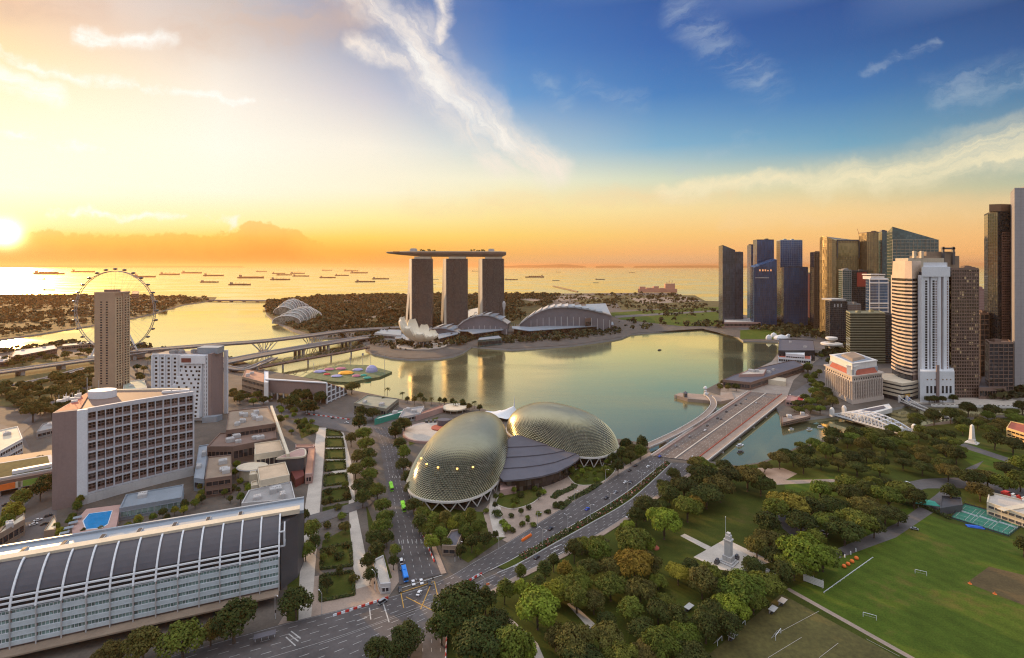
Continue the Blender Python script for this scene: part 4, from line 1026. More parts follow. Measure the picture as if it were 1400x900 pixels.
# ---------------------------------------------------------------- the two spiked theatre domes
hood = mat('champagne_aluminium', (.41,.385,.25), .32, .06, .2, metal=.75)
shell_m = glass('dome_glass', (.045,.048,.030), .2, (1.8,1.8,1.8), .45, .5)
rimm = mat('pale_steel', (.66,.62,.60), .5, .06, .3)
def dome(label, c, ax, ay, rot, h, zr, skew, pw, nth, nv, cols, amp, flat, bean=None):
    t = thing('theatre_dome', label, 'dome', (c[0],c[1],0))
    cs, sn = cos(rot), sin(rot)
    def rim(a):
        ca, sa = cos(a), sin(a)
        x = ax*abs(ca)**(2/pw)*(1 if ca >= 0 else -1); y = ay*abs(sa)**(2/pw)*(1 if sa >= 0 else -1)
        if bean: x = x*(1-bean[0]*sa)+bean[1]*max(0,sa)**1.5+bean[1]*.15*sa
        return x, y
    def pt(a, v, off=0.0):
        x, y = rim(a); k = cos(v*pi/2)**.82; s = sin(v*pi/2)
        lx, ly = x*k+skew[0]*s, y*k+skew[1]*s
        nx, ny, nz = x/ax/ax*k, y/ay/ay*k, s/h
        L = sqrt(nx*nx+ny*ny+nz*nz)+1e-9; lx += nx/L*off; ly += ny/L*off
        return Vector((c[0]+lx*cs-ly*sn, c[1]+lx*sn+ly*cs, zr+h*s+nz/L*off))
    rows = [[pt(2*pi*j/nth, i/nv) for j in range(nth)] for i in range(nv)]
    rows.append([pt(0, 1.0)]*nth)
    mesh_obj('glass_shell', MB().grid(rows, closed=True), shell_m, t, smooth=True)
    # triangular sunshades: one folded beak over each pane, longer low down and towards the street
    m1 = MB()
    for i in range(nv-1):
        n = nth
        for j in range(n):
            a0 = 2*pi*(j+(i%2)*.5)/n; a1 = 2*pi*(j+1+(i%2)*.5)/n; v0 = i/nv; v1 = (i+1)/nv; vm = v0*.4+v1*.6
            if v0 > .97: continue
            am = (a0+a1)/2; p = pt(am, v0)
            front = max(0, min(1, (c[1]+8-p.y)/(ay*.9)+.15))
            k = amp*(flat+(1-flat)*front*(1-v0)**.6)
            hi = max(0, min(1, (v0-.16-.22*front)/.46)); k = k*(1-hi)+.14*hi
            da = (a1-a0)*.05*(1-hi); A, B, Cc = pt(a0+da, vm, .12), pt(a1-da, vm, .12), pt(am, v1, .15); tip = pt(am, v0+.35*(v1-v0), k); D_ = pt(am, v0-.1*(v1-v0), .1+k*.35)
            m1.face([A, tip, Cc]); m1.face([tip, B, Cc])
            if hi > .02: lo_ = vm-(vm-v0+.02)*hi; m1.face([pt(a0, lo_, .10), pt(a1, lo_, .10), pt(a1, vm, .10), pt(a0, vm, .10)])
    m1.face([pt(2*pi*j/nth, .955, .16) for j in range(nth)])
    mesh_obj('sunshade', m1, hood, t)
    ring = [pt(2*pi*j/64, 0, .5) for j in range(65)]
    m1 = MB()
    for a, b in zip(ring, ring[1:]): m1.beam((a.x,a.y,zr-.5), (b.x,b.y,zr-.5), 1.3, 1.4)
    mesh_obj('rim', m1, rimm, t)
    n = cols; inn = []
    for j in range(n):
        a = 2*pi*j/n; p = pt(a, 0, .2); q = pt(a+pi/n, 0, .2); r_ = pt(a-pi/n, 0, .2)
        f = Vector((c[0]+(p.x-c[0])*.97, c[1]+(p.y-c[1])*.97, 0))
        m1 = MB(); m1.tube([f, (q.x,q.y,zr-.8)], .42, 5); m1.tube([f, (r_.x,r_.y,zr-.8)], .42, 5); mesh_obj('support_column', m1, rimm, t)
    base = [(c[0]+(p.x-c[0])*.86, c[1]+(p.y-c[1])*.86) for p in ring[:-1:2]]
    mesh_obj('base_wall', MB().prism(base, 0, zr-.2), brownglass, t)
    return t, pt
D1, pt1 = dome('front spiked theatre dome, rounded toward the bus street', (-40.5,413), 35.5, 72, radians(-7), 27, 8.5, (3,22), 2.35, 146, 52, 26, 1.35, .10, (.12, 2))
for q, a in enumerate((-2.35,-2.05,-1.75,-1.45,-1.15)):
    p = pt1(a, .34, .9); m1 = MB(); m1.lathe((p.x,p.y,p.z-.5), [(.15,0),(.8,.3),(.8,1.0),(.15,1.2)], 8)
    mesh_obj('dome_lamp', m1, mat('warm_lamp', (1,.62,.16), .5, 0, 1, emit=2.2, fine=0), D1)
D2, pt2 = dome('rear spiked theatre dome, longer and lower, beside the bay', (44.5,466), 57, 32, radians(-44), 27, 9.5, (-6,4), 2.6, 150, 42, 26, .95, .10)
def theatre_roof():
    c = G(735,635); t = thing('foyer_roof', 'dark slate fan shaped foyer roof between the two spiked domes', 'roof', c)
    pts = [(703,598),(792,621),(791,628),(780,636),(762,645),(740,651),(715,655),(688,657),(683,652),(693,615)]
    for k in range(4):
        p = ccw([(q.x,q.y) for q in gp(pts, 11)]); cy = max(q[1] for q in p)
        pp = [(q[0], cy-(cy-q[1])*(1-k*.22)) if k else q for q in p]; pp = inset(pp, .4*k)
        mesh_obj('roof_tier', MB().prism(pp, 10.2+k*.8 if k else 9.8, 11+k*.8), slate, t)
    mesh_obj('glass_wall', MB().prism(inset(ccw([(q.x,q.y) for q in gp(pts, 11)]), 4.5), 0, 9.8), brownglass, t)
    m1 = MB(); q = gp([(683,660),(705,657),(706,668),(684,672)], 4); m1.prism([(p.x,p.y) for p in q], 0, 5); mesh_obj('entrance', m1, pinkstone, t)
    m1 = MB(); a = G(692,596,14); b = G(679,655,9)
    for k in range(7):
        p = a.lerp(b, k/7); q = a.lerp(b, (k+.5)/7); r_ = a.lerp(b, (k+1)/7); s = Vector((6.5,0,-3))
        m1.beam(p, q+s, .5, .5); m1.beam(q+s, r_, .5, .5)
    mesh_obj('zigzag_brace', m1, tealglass, t)
theatre_roof()
block('slate roofed bus shelter pavilion in the trees at the crossroads', [(604,748),(617,727),(635,724),(624,749)], 5, tan, slate, rows=1, kit=0, name='pavilion')
block('pale concrete roofed underpass kiosk in the trees beside the bus street', [(510,768),(524,761),(534,800),(520,801)], 4.5, ltgrey, palepav, rows=1, kit=0, name='kiosk')
# ---------------------------------------------------------------- resort: three towers under one long roof deck
mbs_glass = glass('resort_glass', (.046,.042,.043), .25, (3.2,3.2,3.6), .12, blinds=.05)
legm = mat('resort_pale_cladding', (.74,.66,.54), .5, .05, .1)
YM = 1335
def resort_tower(xl, xr, leg_px, pos, nth):
    z1 = 189; Y0 = YM
    a0, a1 = XA(xl, Y0), XA(xr, Y0); w = a1-a0
    t = thing('hotel_tower', '%s resort tower with splayed pale legs under the long roof deck' % pos, 'tower', ((a0+a1)/2, Y0+15, 0), 'resort towers under the roof deck')
    # front slab, gently curved in height: it leans back toward the top
    rows = []; nz = 16; nx = 8
    for k in range(nz+1):
        u = k/nz; lean = 10*(1-u)**2.0; row = []
        for i in range(nx+1):
            f = i/nx; row.append((a0+w*f+(1-u)**2*2.2-1, Y0+14-lean-2.5*sin(pi*f), z1*u))
        rows.append(row)
    back = [[(x, y+13, z) for x, y, z in r[::-1]] for r in rows]
    m1 = MB(); m1.grid([r+b for r, b in zip(rows, back)], closed=True); m1.face([*rows[-1], *back[-1]])
    mesh_obj('front_slab', m1, mbs_glass, t)
    m1 = MB()
    for k in range(1, 55):
        u = k/55; lean = 10*(1-u)**2; yy = Y0+14-lean
        pts = [(a0+w*f+(1-u)**2*2.2-1, yy-2.5*sin(pi*f)-.25, z1*u) for f in (0,.25,.5,.75,1)]
        for p, q in zip(pts, pts[1:]): m1.beam(p, q, .5, .3)
    for i in range(0, 19):
        f = i/18; pts = []
        for k in range(0, nz+1):
            u = k/nz; pts.append((a0+w*f+(1-u)**2*2.2-1, Y0+14-10*(1-u)**2-2.5*sin(pi*f)-.5, z1*u))
        for p, q in zip(pts, pts[1:]): m1.beam(p, q, .8, .7)
    mesh_obj('facade_fins', m1, mat('resort_fins', (.085,.074,.070), .5, .1, .1), t)
    # the two pale edge walls of the left end: front leg upright, rear leg splayed
    def edge(name, f):
        m1 = MB(); pts = [f(k/12) for k in range(13)]
        m1.grid([[(x2, y, z), (x2-8.5, y2, z), (x2-6.5, y2+1.5, z), (x2+2, y+1.5, z)] for x, x2, y, y2, z in pts], closed=True); m1.face([(x2,y,z) for x,x2,y,y2,z in pts[-1:]]+[(pts[-1][1]-8.5,pts[-1][3],pts[-1][4]),(pts[-1][1]-6.5,pts[-1][3]+1.5,pts[-1][4])]); mesh_obj(name, m1, legm, t)
    wid = (xl-leg_px[0])*Y0/F
    edge('front_leg', lambda u: (a0-1.0+(1-u)**2*2.2-4.6, a0-1.0+(1-u)**2*2.2, Y0+13.2-10*(1-u)**2, Y0+27-10*(1-u)**2, z1*u))
    def rear(u):
        top = a0-5.2-4.6; bot = XA(leg_px[1], Y0)+1; k = (1-u)**1.25
        x = top+(bot-top)*k; return (x, x+5.2, Y0+27+k*32, Y0+40+k*32, z1*u)
    edge('rear_leg', rear)
    m1 = MB()       # rear slab behind, dark glass, splaying away
    rr = []
    for k in range(nz+1):
        u = k/nz; kk = (1-u)**1.25; x, x2, y, y2, z = rear(u)
        rr.append([(x+5.3, y, z), (a1-2, y, z), (a1-2, y2, z), (x+5.3, y2, z)])
    m1.grid(rr, closed=True); mesh_obj('rear_slab', m1, mbs_glass, t)
    m1 = MB(); m1.box(((a0+a1)/2+1, Y0+24, z1), (w*.82, 20, 6)); mesh_obj('neck', m1, cream, t)
    m1 = MB(); m1.box((a1+.4, Y0+19, 0), (1.6, 11, z1)); mesh_obj('end_fin', m1, dkgrey, t)
resort_tower(562, 589.5, (556,547), 'leftmost', 1); resort_tower(609.5, 638, (604.5,598), 'middle', 2); resort_tower(659.5, 688.5, (656,652), 'rightmost', 3)
def sky_deck():
    Y0 = YM+24; x0, x1 = XA(529,Y0), XA(692,Y0); L = x1-x0
    t = thing('roof_deck', 'long boat shaped roof deck lying across the three resort towers', 'roof deck', ((x0+x1)/2,Y0,195))
    n = 40; rows = []
    for i in range(n+1):
        u = i/n; s = min(1, (u/.30))**.75 if u < .30 else 1.0
        s = max(s*(1 if u < .93 else sqrt(max(0, 1-((u-.93)/.07)**2))*.6+.4), .03)
        hw = 19*s; dp = 14*min(1, .2+.8*s); zt = 209-1.2*u+ (1-s)*-2.0; yb = Y0+10*sin(pi*u)*.6-4
        rows.append([(x0+L*u, yb-hw, zt), (x0+L*u, yb-hw*.97, zt-dp*.35), (x0+L*u, yb-hw*.6, zt-dp*.85), (x0+L*u, yb, zt-dp), (x0+L*u, yb+hw*.6, zt-dp*.85), (x0+L*u, yb+hw, zt)])
    m1 = MB(); m1.grid(rows, closed=True); m1.face(rows[0]); m1.face(rows[-1]); mesh_obj('hull', m1, mat('deck_hull', (.26,.20,.165), .45, .06, .05, metal=.2), t)
    m1 = MB()
    for r, q in zip(rows, rows[1:]): m1.beam((r[0][0],r[0][1]-.3,r[0][2]+.2), (q[0][0],q[0][1]-.3,q[0][2]+.2), 1.2, 1.8)
    mesh_obj('parapet', m1, cream, t)
    for px, w, h in ((566,9,7.5),(672,8,6.5)):
        m1 = MB(); m1.box((XA(px,Y0),Y0-6,208), (w*2,12,h)); m1.box((XA(px,Y0),Y0-6,208+h), (w*1.5,9,1.6)); mesh_obj('pavilion', m1, ltgrey, t)
    m1 = MB(); m1.box((XA(545,Y0)+10,Y0-4,205.5), (44,16,3.4)); m1.box((XA(620,Y0),Y0-8,206), (70,8,2.4)); mesh_obj('deck_house', m1, brown, t)
    for px in (576,579,582,586,589,592,595,645,648,652,655,659,662):
        m1 = MB(); x = XA(px+rnd.uniform(-.7,.7),Y0); h = rnd.uniform(3.5,7.5); m1.tube([(x,Y0-9,205.5),(x,Y0-9,206+h)], .4, 5)
        for q in range(26):
            a = rnd.uniform(0,6.28); r_ = rnd.uniform(0,3.4); p = Vector((x+r_*cos(a), Y0-9+r_*sin(a), 206+h+rnd.uniform(-1.4,2.4)))
            e = Vector((rnd.uniform(-1,1),rnd.uniform(-1,1),rnd.uniform(-1,1)))*1.5; g = Vector((rnd.uniform(-1,1),rnd.uniform(-1,1),rnd.uniform(-1,1)))*1.5
            m1.face([p-e, p+g, p+e, p-g])
        mesh_obj('roof_tree', m1, hedgem, t)
sky_deck()
def shell_hall(label, xl, xr, xa, yb, ytop, Y0, dep, nribs, left_steps):
    """exhibition hall: glass front under an arched roof, its left slope in overlapping pale strips"""
    t = thing('exhibition_hall', label, 'building', ((XA(xl,Y0)+XA(xr,Y0))/2, Y0+dep/2, 0))
    n = 24; f = []
    x0, x1, xm = XA(xl,Y0), XA(xr,Y0), XA(xa,Y0); zb = ZA(yb,Y0); zt = ZA(ytop,Y0)
    def prof(u):
        x = x0+(x1-x0)*u; um = (xm-x0)/(x1-x0)
        k = 1-((um-u)/um)**2.3 if u < um else 1-.5*((u-um)/(1-um))**1.8
        return x, max(4, zb+(zt-zb)*k)
    pts = [prof(i/n) for i in range(n+1)]
    m1 = MB(); rows = [[(x, Y0+2, 0) for x, z in pts], [(x, Y0+2, z-1) for x, z in pts]]; m1.grid(rows); mesh_obj('glass_front', m1, mat('hall_front', (.17,.16,.18), .3, .12, .05), t)
    m1 = MB()
    for i in range(nribs+1):
        x, z = prof(.12+.86*i/nribs); m1.box((x, Y0+1.4, 0), (1.4,1.2,max(5, zb+ (z-zb)*.42)))
    mesh_obj('front_columns', m1, ltgrey, t)
    if left_steps:
        for i in range(left_steps):
            u0, u1 = i/left_steps*.9, (i+1)/left_steps*.9
            (xa_, za_), (xb_, zb_) = prof(u0), prof(u1)
            m1 = MB(); k = 3.2
            m1.face([(xa_-2,Y0-2,za_-1),(xb_,Y0-2,zb_+k),(xb_+9,Y0+dep,zb_+k),(xa_+7,Y0+dep,za_-1)]); m1.face([(xa_-2,Y0-2,za_-2),(xa_-2,Y0-2,za_-1),(xb_,Y0-2,zb_+k),(xb_,Y0-2,zb_-2)])
            mesh_obj('roof_strip', m1, ltgrey if xb_ < xm+10 else steelblue, t)
    m1 = MB(); m1.grid([[(x,Y0,z) for x, z in pts],[(x+8,Y0+dep,z*.96) for x, z in pts]]); m1.grid([[(x,Y0-.8,z-1.6) for x, z in pts],[(x,Y0-.8,z+.8) for x, z in pts]]); mesh_obj('roof', m1, mat('roof_pale', (.40,.36,.33), .5, .08, .08, stain=.1), t)
    m1 = MB(); m1.grid([[(x,Y0+dep,0) for x, z in pts],[(x+8,Y0+dep,z*.96) for x, z in pts]]); mesh_obj('back_wall', m1, grey, t)
shell_hall('smallest arched glass hall behind the white lotus building', 560, 628, 604, 463, 448, 1180, 70, 7, 6)
shell_hall('middle arched glass hall in front of the right resort tower', 616, 694, 664, 456, 430.5, 1225, 60, 9, 8)
shell_hall('largest arched glass hall right of the resort towers', 711, 836, 772, 443, 419.5, 1290, 80, 13, 12)
block('brown sloping rear hall behind the largest arched hall', [(800,436),(801,416),(828,415),(836,432)], 34, brown, steelblue, rows=1, kit=0)
def canopy(label, pts, z, Y1=None):
    t = thing('canopy', label, 'canopy', gp([pts[0]], z)[0]); p = ccw([(q.x,q.y) for q in gp(pts, z)])
    mesh_obj('roof', MB().prism(p, z-1.4, z), steelblue, t); mesh_obj('glass_hall', MB().prism(inset(p, 5), 0, z-1.4), brownglass, t)
    m1 = MB()
    a, b = p[0], p[1]
    q = gp([pts[-1], pts[-2]], 0)
    for k in range(8): c = q[0].lerp(q[1], k/7); m1.box((c.x, c.y+6, 0), (1,1,z-1.4))
    mesh_obj('column_row', m1, ltgrey, t)
canopy('long blue grey waterfront canopy under the largest arched hall', [(700,446),(725,447),(838,440),(839,444),(724,452.5),(700,449)], 14)
canopy('blue grey canopy in front of the middle arched hall', [(622,452),(690,446),(688,451),(646,456.5),(640,453)], 14)
canopy('blue grey canopy behind the white lotus building', [(598,457),(626,452.5),(626,456.5),(600,463)], 12)
block('low grey roofed hall left of the white lotus building', [(512,456),(522,450.5),(549,451.5),(548,459)], 12, ltgrey, steelblue, rows=1, kit=1)
block('small grey roofed hall between the lotus and the low hall', [(540,462),(548,456.5),(562,458),(558,466)], 9, ltgrey, steelblue, rows=1, kit=1)
block('glass crystal pavilion standing in the bay edge', [(653,466),(655,462),(682,459),(686,463)], 14, tealglass, steelblue, rows=1, kit=0, name='pavilion')
block('pale concrete block between the middle and right resort towers', [(639,437),(640,424),(658,420),(659,432)], 16, cream, cream, rows=2, kit=1)
m1 = MB(); c = G(689,452)
t = thing('light_mast', 'pale slender mast with a fan head right of the resort towers', 'mast', c); z = ZA(414,c.y)
mesh_obj('pole', m1.tube([c,(c.x,c.y,z*.75)], [1.6,1.0], 6), ltgrey, t); m1 = MB(); m1.lathe((c.x,c.y,z*.7), [(1,0),(4,12),(4.4,20),(2,26)], 8); mesh_obj('head', m1, ltgrey, t)
def lotus():
    c = G(577,474); Y0 = c.y; t = thing('museum', 'white lotus shaped museum with upturned petals at the bay edge', 'museum', c)
    zb = 12; petals = 10
    for k in range(petals):
        a = 2*pi*k/petals+.35
        tall = .5+.5*cos(a-2.95); R_ = 28+16*tall; Zt = 25+34*tall**1.7
        rows = []
        for i in range(13):
            u = i/12; r = 5+R_*sin(u*pi/2)**.9; z = zb+(Zt-zb)*(1-cos(u*pi/2))**.85
            w = (.36-.07*u)*(1 if u < .5 else 1-.5*((u-.5)/.5)**2)*r*1.02
            row = []
            for j in range(5):
                q = (j-2)/2; row.append((c.x+cos(a)*r-sin(a)*q*w, c.y+(sin(a)*r+cos(a)*q*w)*.9, z-1.5*(1-q*q)))
            rows.append(row)
        inner = [[(p[0]-cos(a)*(1.2+3*i/12), p[1]-sin(a)*(1.2+3*i/12), p[2]+3.5) for p in r] for i, r in enumerate(rows)]
        m1 = MB(); m1.grid(rows); m1.grid(inner[::-1])
        m1.grid([rows[-1], inner[-1]]); m1.grid([[r[0] for r in rows],[r[0] for r in inner]]); m1.grid([[r[-1] for r in inner],[r[-1] for r in rows]])
        mesh_obj('petal', m1, mat('lotus_cream', (.70,.63,.50), .5, .05, .1, stain=.1), t)
    m1 = MB(); m1.lathe((c.x,c.y,0), [(13,0),(9,6),(7,zb+4),(15,zb+8)], 14); mesh_obj('core', m1, sheetgl, t)
    for k in range(10):
        a = 2*pi*k/10; m1 = MB(); m1.tube([(c.x+15*cos(a),c.y+15*sin(a),0),(c.x+10*cos(a+.2),c.y+10*sin(a+.2),zb+8)], .8, 5); mesh_obj('support_leg', m1, ltgrey, t)
    m1 = MB(); m1.lathe((c.x,c.y,.6), [(52,0),(52,2.5),(49,2.5),(49,.2)], 32); mesh_obj('pond_wall', m1, palepav, t)
lotus()
def glasshouse(label, spine, wid, zt, nr):
    t = thing('glasshouse', label, 'glasshouse', (*spine[0],0)); line = resample([Vector((*p,0)) for p in spine], nr); rows = []
    d = (line[-1]-line[0]).normalized(); q = Vector((-d.y,d.x,0)); 
    if q.x > 0: q = -q
    for i, p in enumerate(line):
        u = i/(nr-1); h = zt*(sin(pi*min(1,u*.62+.12))**.8)*(1-.62*u**2); w = wid*(1-.55*u)
        rows.append([p+q*(w*(-.62*cos(a)*1.0+.2))+Vector((0,0,h*sin(a)**.8)) for a in [pi*k/12 for k in range(13)]])
    mesh_obj('glass_shell', MB().grid(rows), glass('glasshouse_glass', (.16,.17,.155), .25, (4,4,4), .35), t, smooth=True)
    m1 = MB(); m1.face(rows[0]); mesh_obj('end_glass', m1, glass('glasshouse_glass', (.16,.17,.155)), t)
    for i in range(0, nr, 2):
        m1 = MB(); pts = [Vector((0,0,1.5))+p for p in rows[i]]; m1.tube(pts, 1.0, 4); mesh_obj('rib', m1, offwhite, t)
Gp = lambda x, y: tuple(G(x,y)[:2])
glasshouse('taller steep glasshouse shell at the tip of the garden shore', [Gp(392,431),Gp(406,428),Gp(424,426)], 64, 60, 17)
glasshouse('long low ribbed glasshouse shell nearer the water', [Gp(398,443),Gp(415,440),Gp(437,434)], 70, 50, 21)
# ---------------------------------------------------------------- observation wheel
def wheel():
    Y0 = 905; cx, cz, R_ = XA(157.5,Y0), ZA(425,Y0), 72
    t = thing('observation_wheel', 'giant observation wheel with round glass capsules behind the slim tower', 'ferris wheel', (cx,Y0,0))
    for dy in (-2.6, 2.6):
        m1 = MB(); pts = [(cx+R_*cos(a), Y0+dy, cz+R_*sin(a)) for a in [2*pi*k/72 for k in range(73)]]; m1.tube(pts, .6, 5, cap=False); mesh_obj('rim', m1, grey, t)
    m1 = MB()
    for k in range(56):
        a = 2*pi*k/56; b = a+pi/56; m1.beam((cx+R_*cos(a),Y0-2.6,cz+R_*sin(a)), (cx+R_*cos(b),Y0+2.6,cz+R_*sin(b)), .35,.35)
        m1.beam((cx+R_*cos(b),Y0+2.6,cz+R_*sin(b)), (cx+R_*cos(a+2*pi/56),Y0-2.6,cz+R_*sin(a+2*pi/56)), .5,.5)
    mesh_obj('rim_lattice', m1, grey, t)
    m1 = MB()
    for k in range(56):
        a = 2*pi*k/56; m1.beam((cx,Y0+(-5 if k%2 else 5),cz), (cx+R_*cos(a),Y0,cz+R_*sin(a)), .16,.16)
    mesh_obj('spoke', m1, grey, t); t.children[-1]['kind'] = 'stuff'
    for k in range(28):
        a = 2*pi*k/28; p = (cx+(R_+4)*cos(a), Y0, cz+(R_+4)*sin(a)); m1 = MB()
        m1.lathe((p[0],p[1],p[2]-2.0), [(.6,0),(2.7,.9),(3.1,2.0),(2.7,3.1),(.6,4)], 8, 0, 1, 1.4); mesh_obj('capsule', m1, sheetgl, t)
    for s in (-1,1):
        m1 = MB(); m1.tube([(cx+s*34,Y0+s*16,0),(cx,Y0+s*5,cz)], [1.7,1.3], 6); mesh_obj('support_leg', m1, offwhite, t)
        m1 = MB(); m1.tube([(cx-s*34,Y0+s*16,0),(cx,Y0+s*5,cz)], [1.7,1.3], 6); mesh_obj('support_leg', m1, offwhite, t)
    m1 = MB(); m1.tube([(cx,Y0-8,cz),(cx,Y0+8,cz)], 2.4, 10); mesh_obj('hub', m1, offwhite, t)
    m1 = MB(); m1.box((cx,Y0+4,0), (70,44,9)); mesh_obj('terminal', m1, offwhite, t)
wheel()
# ---------------------------------------------------------------- bridges on the left, floating stage
def deck_bridge(label, line, w, th, m_, piers, kind, name='bridge'):
    """line of (x,y,z); piers: indices along with style"""
    t = thing(name, label, 'bridge', line[0]); pts = resample(smooth(line, 6), 40); rows = []
    for i, p in enumerate(pts):
        d = pts[min(i+1,39)]-pts[max(i-1,0)]; d.z = 0; q = Vector((-d.y,d.x,0)).normalized()*w/2
        rows.append([p-q, p+q, p+q-Vector((0,0,th)), p-q-Vector((0,0,th))])
    mesh_obj('deck', MB().grid(rows, closed=True), m_, t)
    for k in (0,1):
        m1 = MB()
        for r, r2 in zip(rows, rows[1:]): m1.beam(r[k]+Vector((0,0,.7)), r2[k]+Vector((0,0,.7)), .5, 1.2)
        mesh_obj('parapet', m1, ltgrey, t)
    for f in piers:
        i = int(f*39); p = pts[i]; d = (pts[min(i+1,39)]-pts[max(i-1,0)]).normalized(); q = Vector((-d.y,d.x,0)).normalized()
        if kind == 'fan':
            m1 = MB(); m1.box((p.x,p.y,WL-1), (16,w*.9,4.5), atan2(d.y,d.x)); mesh_obj('pier_base', m1, grey, t)
            for s in (-.4,.4):
                for k in range(-2,3):
                    m1 = MB(); m1.tube([(p.x+q.x*w*s+d.x*k*3,p.y+q.y*w*s+d.y*k*3,WL+2),(p.x+q.x*w*s+d.x*k*11,p.y+q.y*w*s+d.y*k*11,p.z-th)], .8, 5); mesh_obj('strut', m1, ltgrey, t)
        else:
            for s in (-.35,0,.35):
                m1 = MB(); m1.box((p.x+q.x*w*s,p.y+q.y*w*s,WL-3), (5,3.4,p.z-th-WL+3), atan2(d.y,d.x)); mesh_obj('pier', m1, grey, t)
    return t
Gz = lambda x, y, z: tuple(G(x,y,z))
deck_bridge('long curved expressway bridge on fan shaped struts over the yellow channel', [Gz(180,480,14),Gz(300,470.5,18),Gz(360,466,20),Gz(420,459,20),Gz(480,451.5,16),Gz(560,447,10)], 26, 3, asphalt2, (.38,.56,.72), 'fan')
deck_bridge('broad road bridge on squat piers in front of the expressway bridge', [Gz(300,496,7),Gz(345,487,8),Gz(400,477,9),Gz(460,467,9),Gz(520,458,6)], 34, 2.6, asphalt2, (.42,.58,.74,.86), 'box')
def helix():
    t = thing('footbridge', 'dark tubular footbridge nearest the floating stage', 'bridge', G(430,490)); pts = resample([G(355,503,5),G(385,497,6),G(430,489,6),G(470,482,6),G(505,475,5)], 60)
    m1 = MB()
    for i, p in enumerate(pts[:-1]):
        d = (pts[i+1]-p).normalized(); q = Vector((-d.y,d.x,0))
        for ph in (0, pi):
            a, b = i*.62+ph, (i+1)*.62+ph; f = lambda c, a: c+q*5.2*cos(a)+Vector((0,0,3+5.2*sin(a)))
            m1.beam(f(p,a), f(pts[i+1],b), .7,.7)
    mesh_obj('helix_tube', m1, dkgrey, t); mesh_obj('deck', MB().tube([p+Vector((0,0,.3)) for p in pts[::6]]+[pts[-1]], 2.6, 5), brown, t)
    for k in (10,22,34,46):
        m1 = MB(); m1.tube([(pts[k].x,pts[k].y,WL-2),tuple(pts[k])], 1.6, 6); mesh_obj('pier', m1, grey, t)
helix()
deck_bridge('elevated expressway sweeping across the left edge behind the hotels', [Gz(-60,517,9),Gz(40,503,9),Gz(128,491,9),Gz(205,480,12)], 24, 2.2, asphalt2, (.1,.3,.5,.7,.9), 'box', 'viaduct')
deck_bridge('low approach ramp dipping behind the trees at the left edge', [Gz(20,527,5),Gz(70,516,5),Gz(118,503,6)], 11, 1.6, asphalt2, (.2,.5,.8), 'box', 'viaduct')
deck_bridge('curved slip road joining the broad road bridge at its left end', [Gz(298,499,5),Gz(330,505,5),Gz(352,499,6),Gz(375,489,8)], 12, 1.6, asphalt2, (.3,.6), 'box', 'viaduct')
deck_bridge('thin barrage dam closing the channel mouth far away', [Gz(286,410.4,4),Gz(325,410.6,5),Gz(370,411,4)], 22, 5, brown, (.2,.4,.6,.8), 'box', 'barrage')
def stage():
    c = G(478,510); t = thing('floating_stage', 'floating stage covered with coloured canopies beside the grandstand', 'stage', c)
    p = gp([(414,516),(432,506),(470,498.5),(503,499.5),(536,508.5),(520,515.5),(478,523),(455,522)], -1)
    mesh_obj('platform', MB().prism([(q.x,q.y) for q in p], WL-.6, -.6), [mat('stage_green', (.10,.13,.06), .85, .4, .15, fine=.3)], t)
    for px, py, r, m_, h in ((437,507.5,9,mat('lilac',(.30,.30,.50),.7),2.5),(450,504.5,8,mat('pink_canvas',(.45,.16,.22),.7),2.5),(473,509.5,11,mat('amber_canvas',(.85,.36,.02),.6),3),(466,503.5,8,mat('pink_canvas',(.45,.16,.22),.7),2.4),(489,505,8,mat('lilac',(.30,.30,.50),.7),2.4),(487,513.5,6,mat('pink_canvas',(.45,.16,.22),.7),2.4),(460,513.5,8,mat('lilac',(.30,.30,.50),.7),2),(447,511,5,redp,2),(497,512.5,5,tealm,2),(502,516,6,tealm,2)):
        q = G(px,py,1); m1 = MB(); m1.lathe((q.x,q.y,-.6), [(r*.85,0),(r,.8),(r*.75,h),(r*.1,h*1.35)], 14, 0, 1.1, .9); mesh_obj('canopy', m1, m_, t)
    q = G(508,507.5); m1 = MB(); m1.lathe((q.x,q.y,-.6), [(9.5,0),(9.3,3),(7.5,7),(4,9.6),(.1,10.4)], 16); mesh_obj('dome_tent', m1, mat('lilac',(.30,.30,.50),.7), t)
    for px, py, yt in ((429,508,496),(479,500,489),(496,502,483),(507,503,482),(526,512,484)):
        q = G(px,py,-.6); m1 = MB(); m1.tube([q,(q.x,q.y,ZA(yt,q.y))], .35, 5); m1.box((q.x,q.y,ZA(yt,q.y)-4), (3,.6,4) if px < 500 and px > 460 else (1,.6,1)); mesh_obj('floodlight_mast', m1, grey, t)
stage()
block('long flat roofed pit building by the far bank at the left edge', [(15,489),(20,480),(74,472),(78,477)], 10, brown, ltgrey, rows=2, kit=2)
block('pale low hall between the pit building and the slim tower', [(84,474),(86,471),(126,467),(129,470)], 8, tan, cream, rows=1, kit=1)
block('dim flat roofed sheds at the left end of the far bank', [(-30,500),(-28,490),(12,486),(12,494)], 8, brown, ltgrey, rows=1, kit=1)
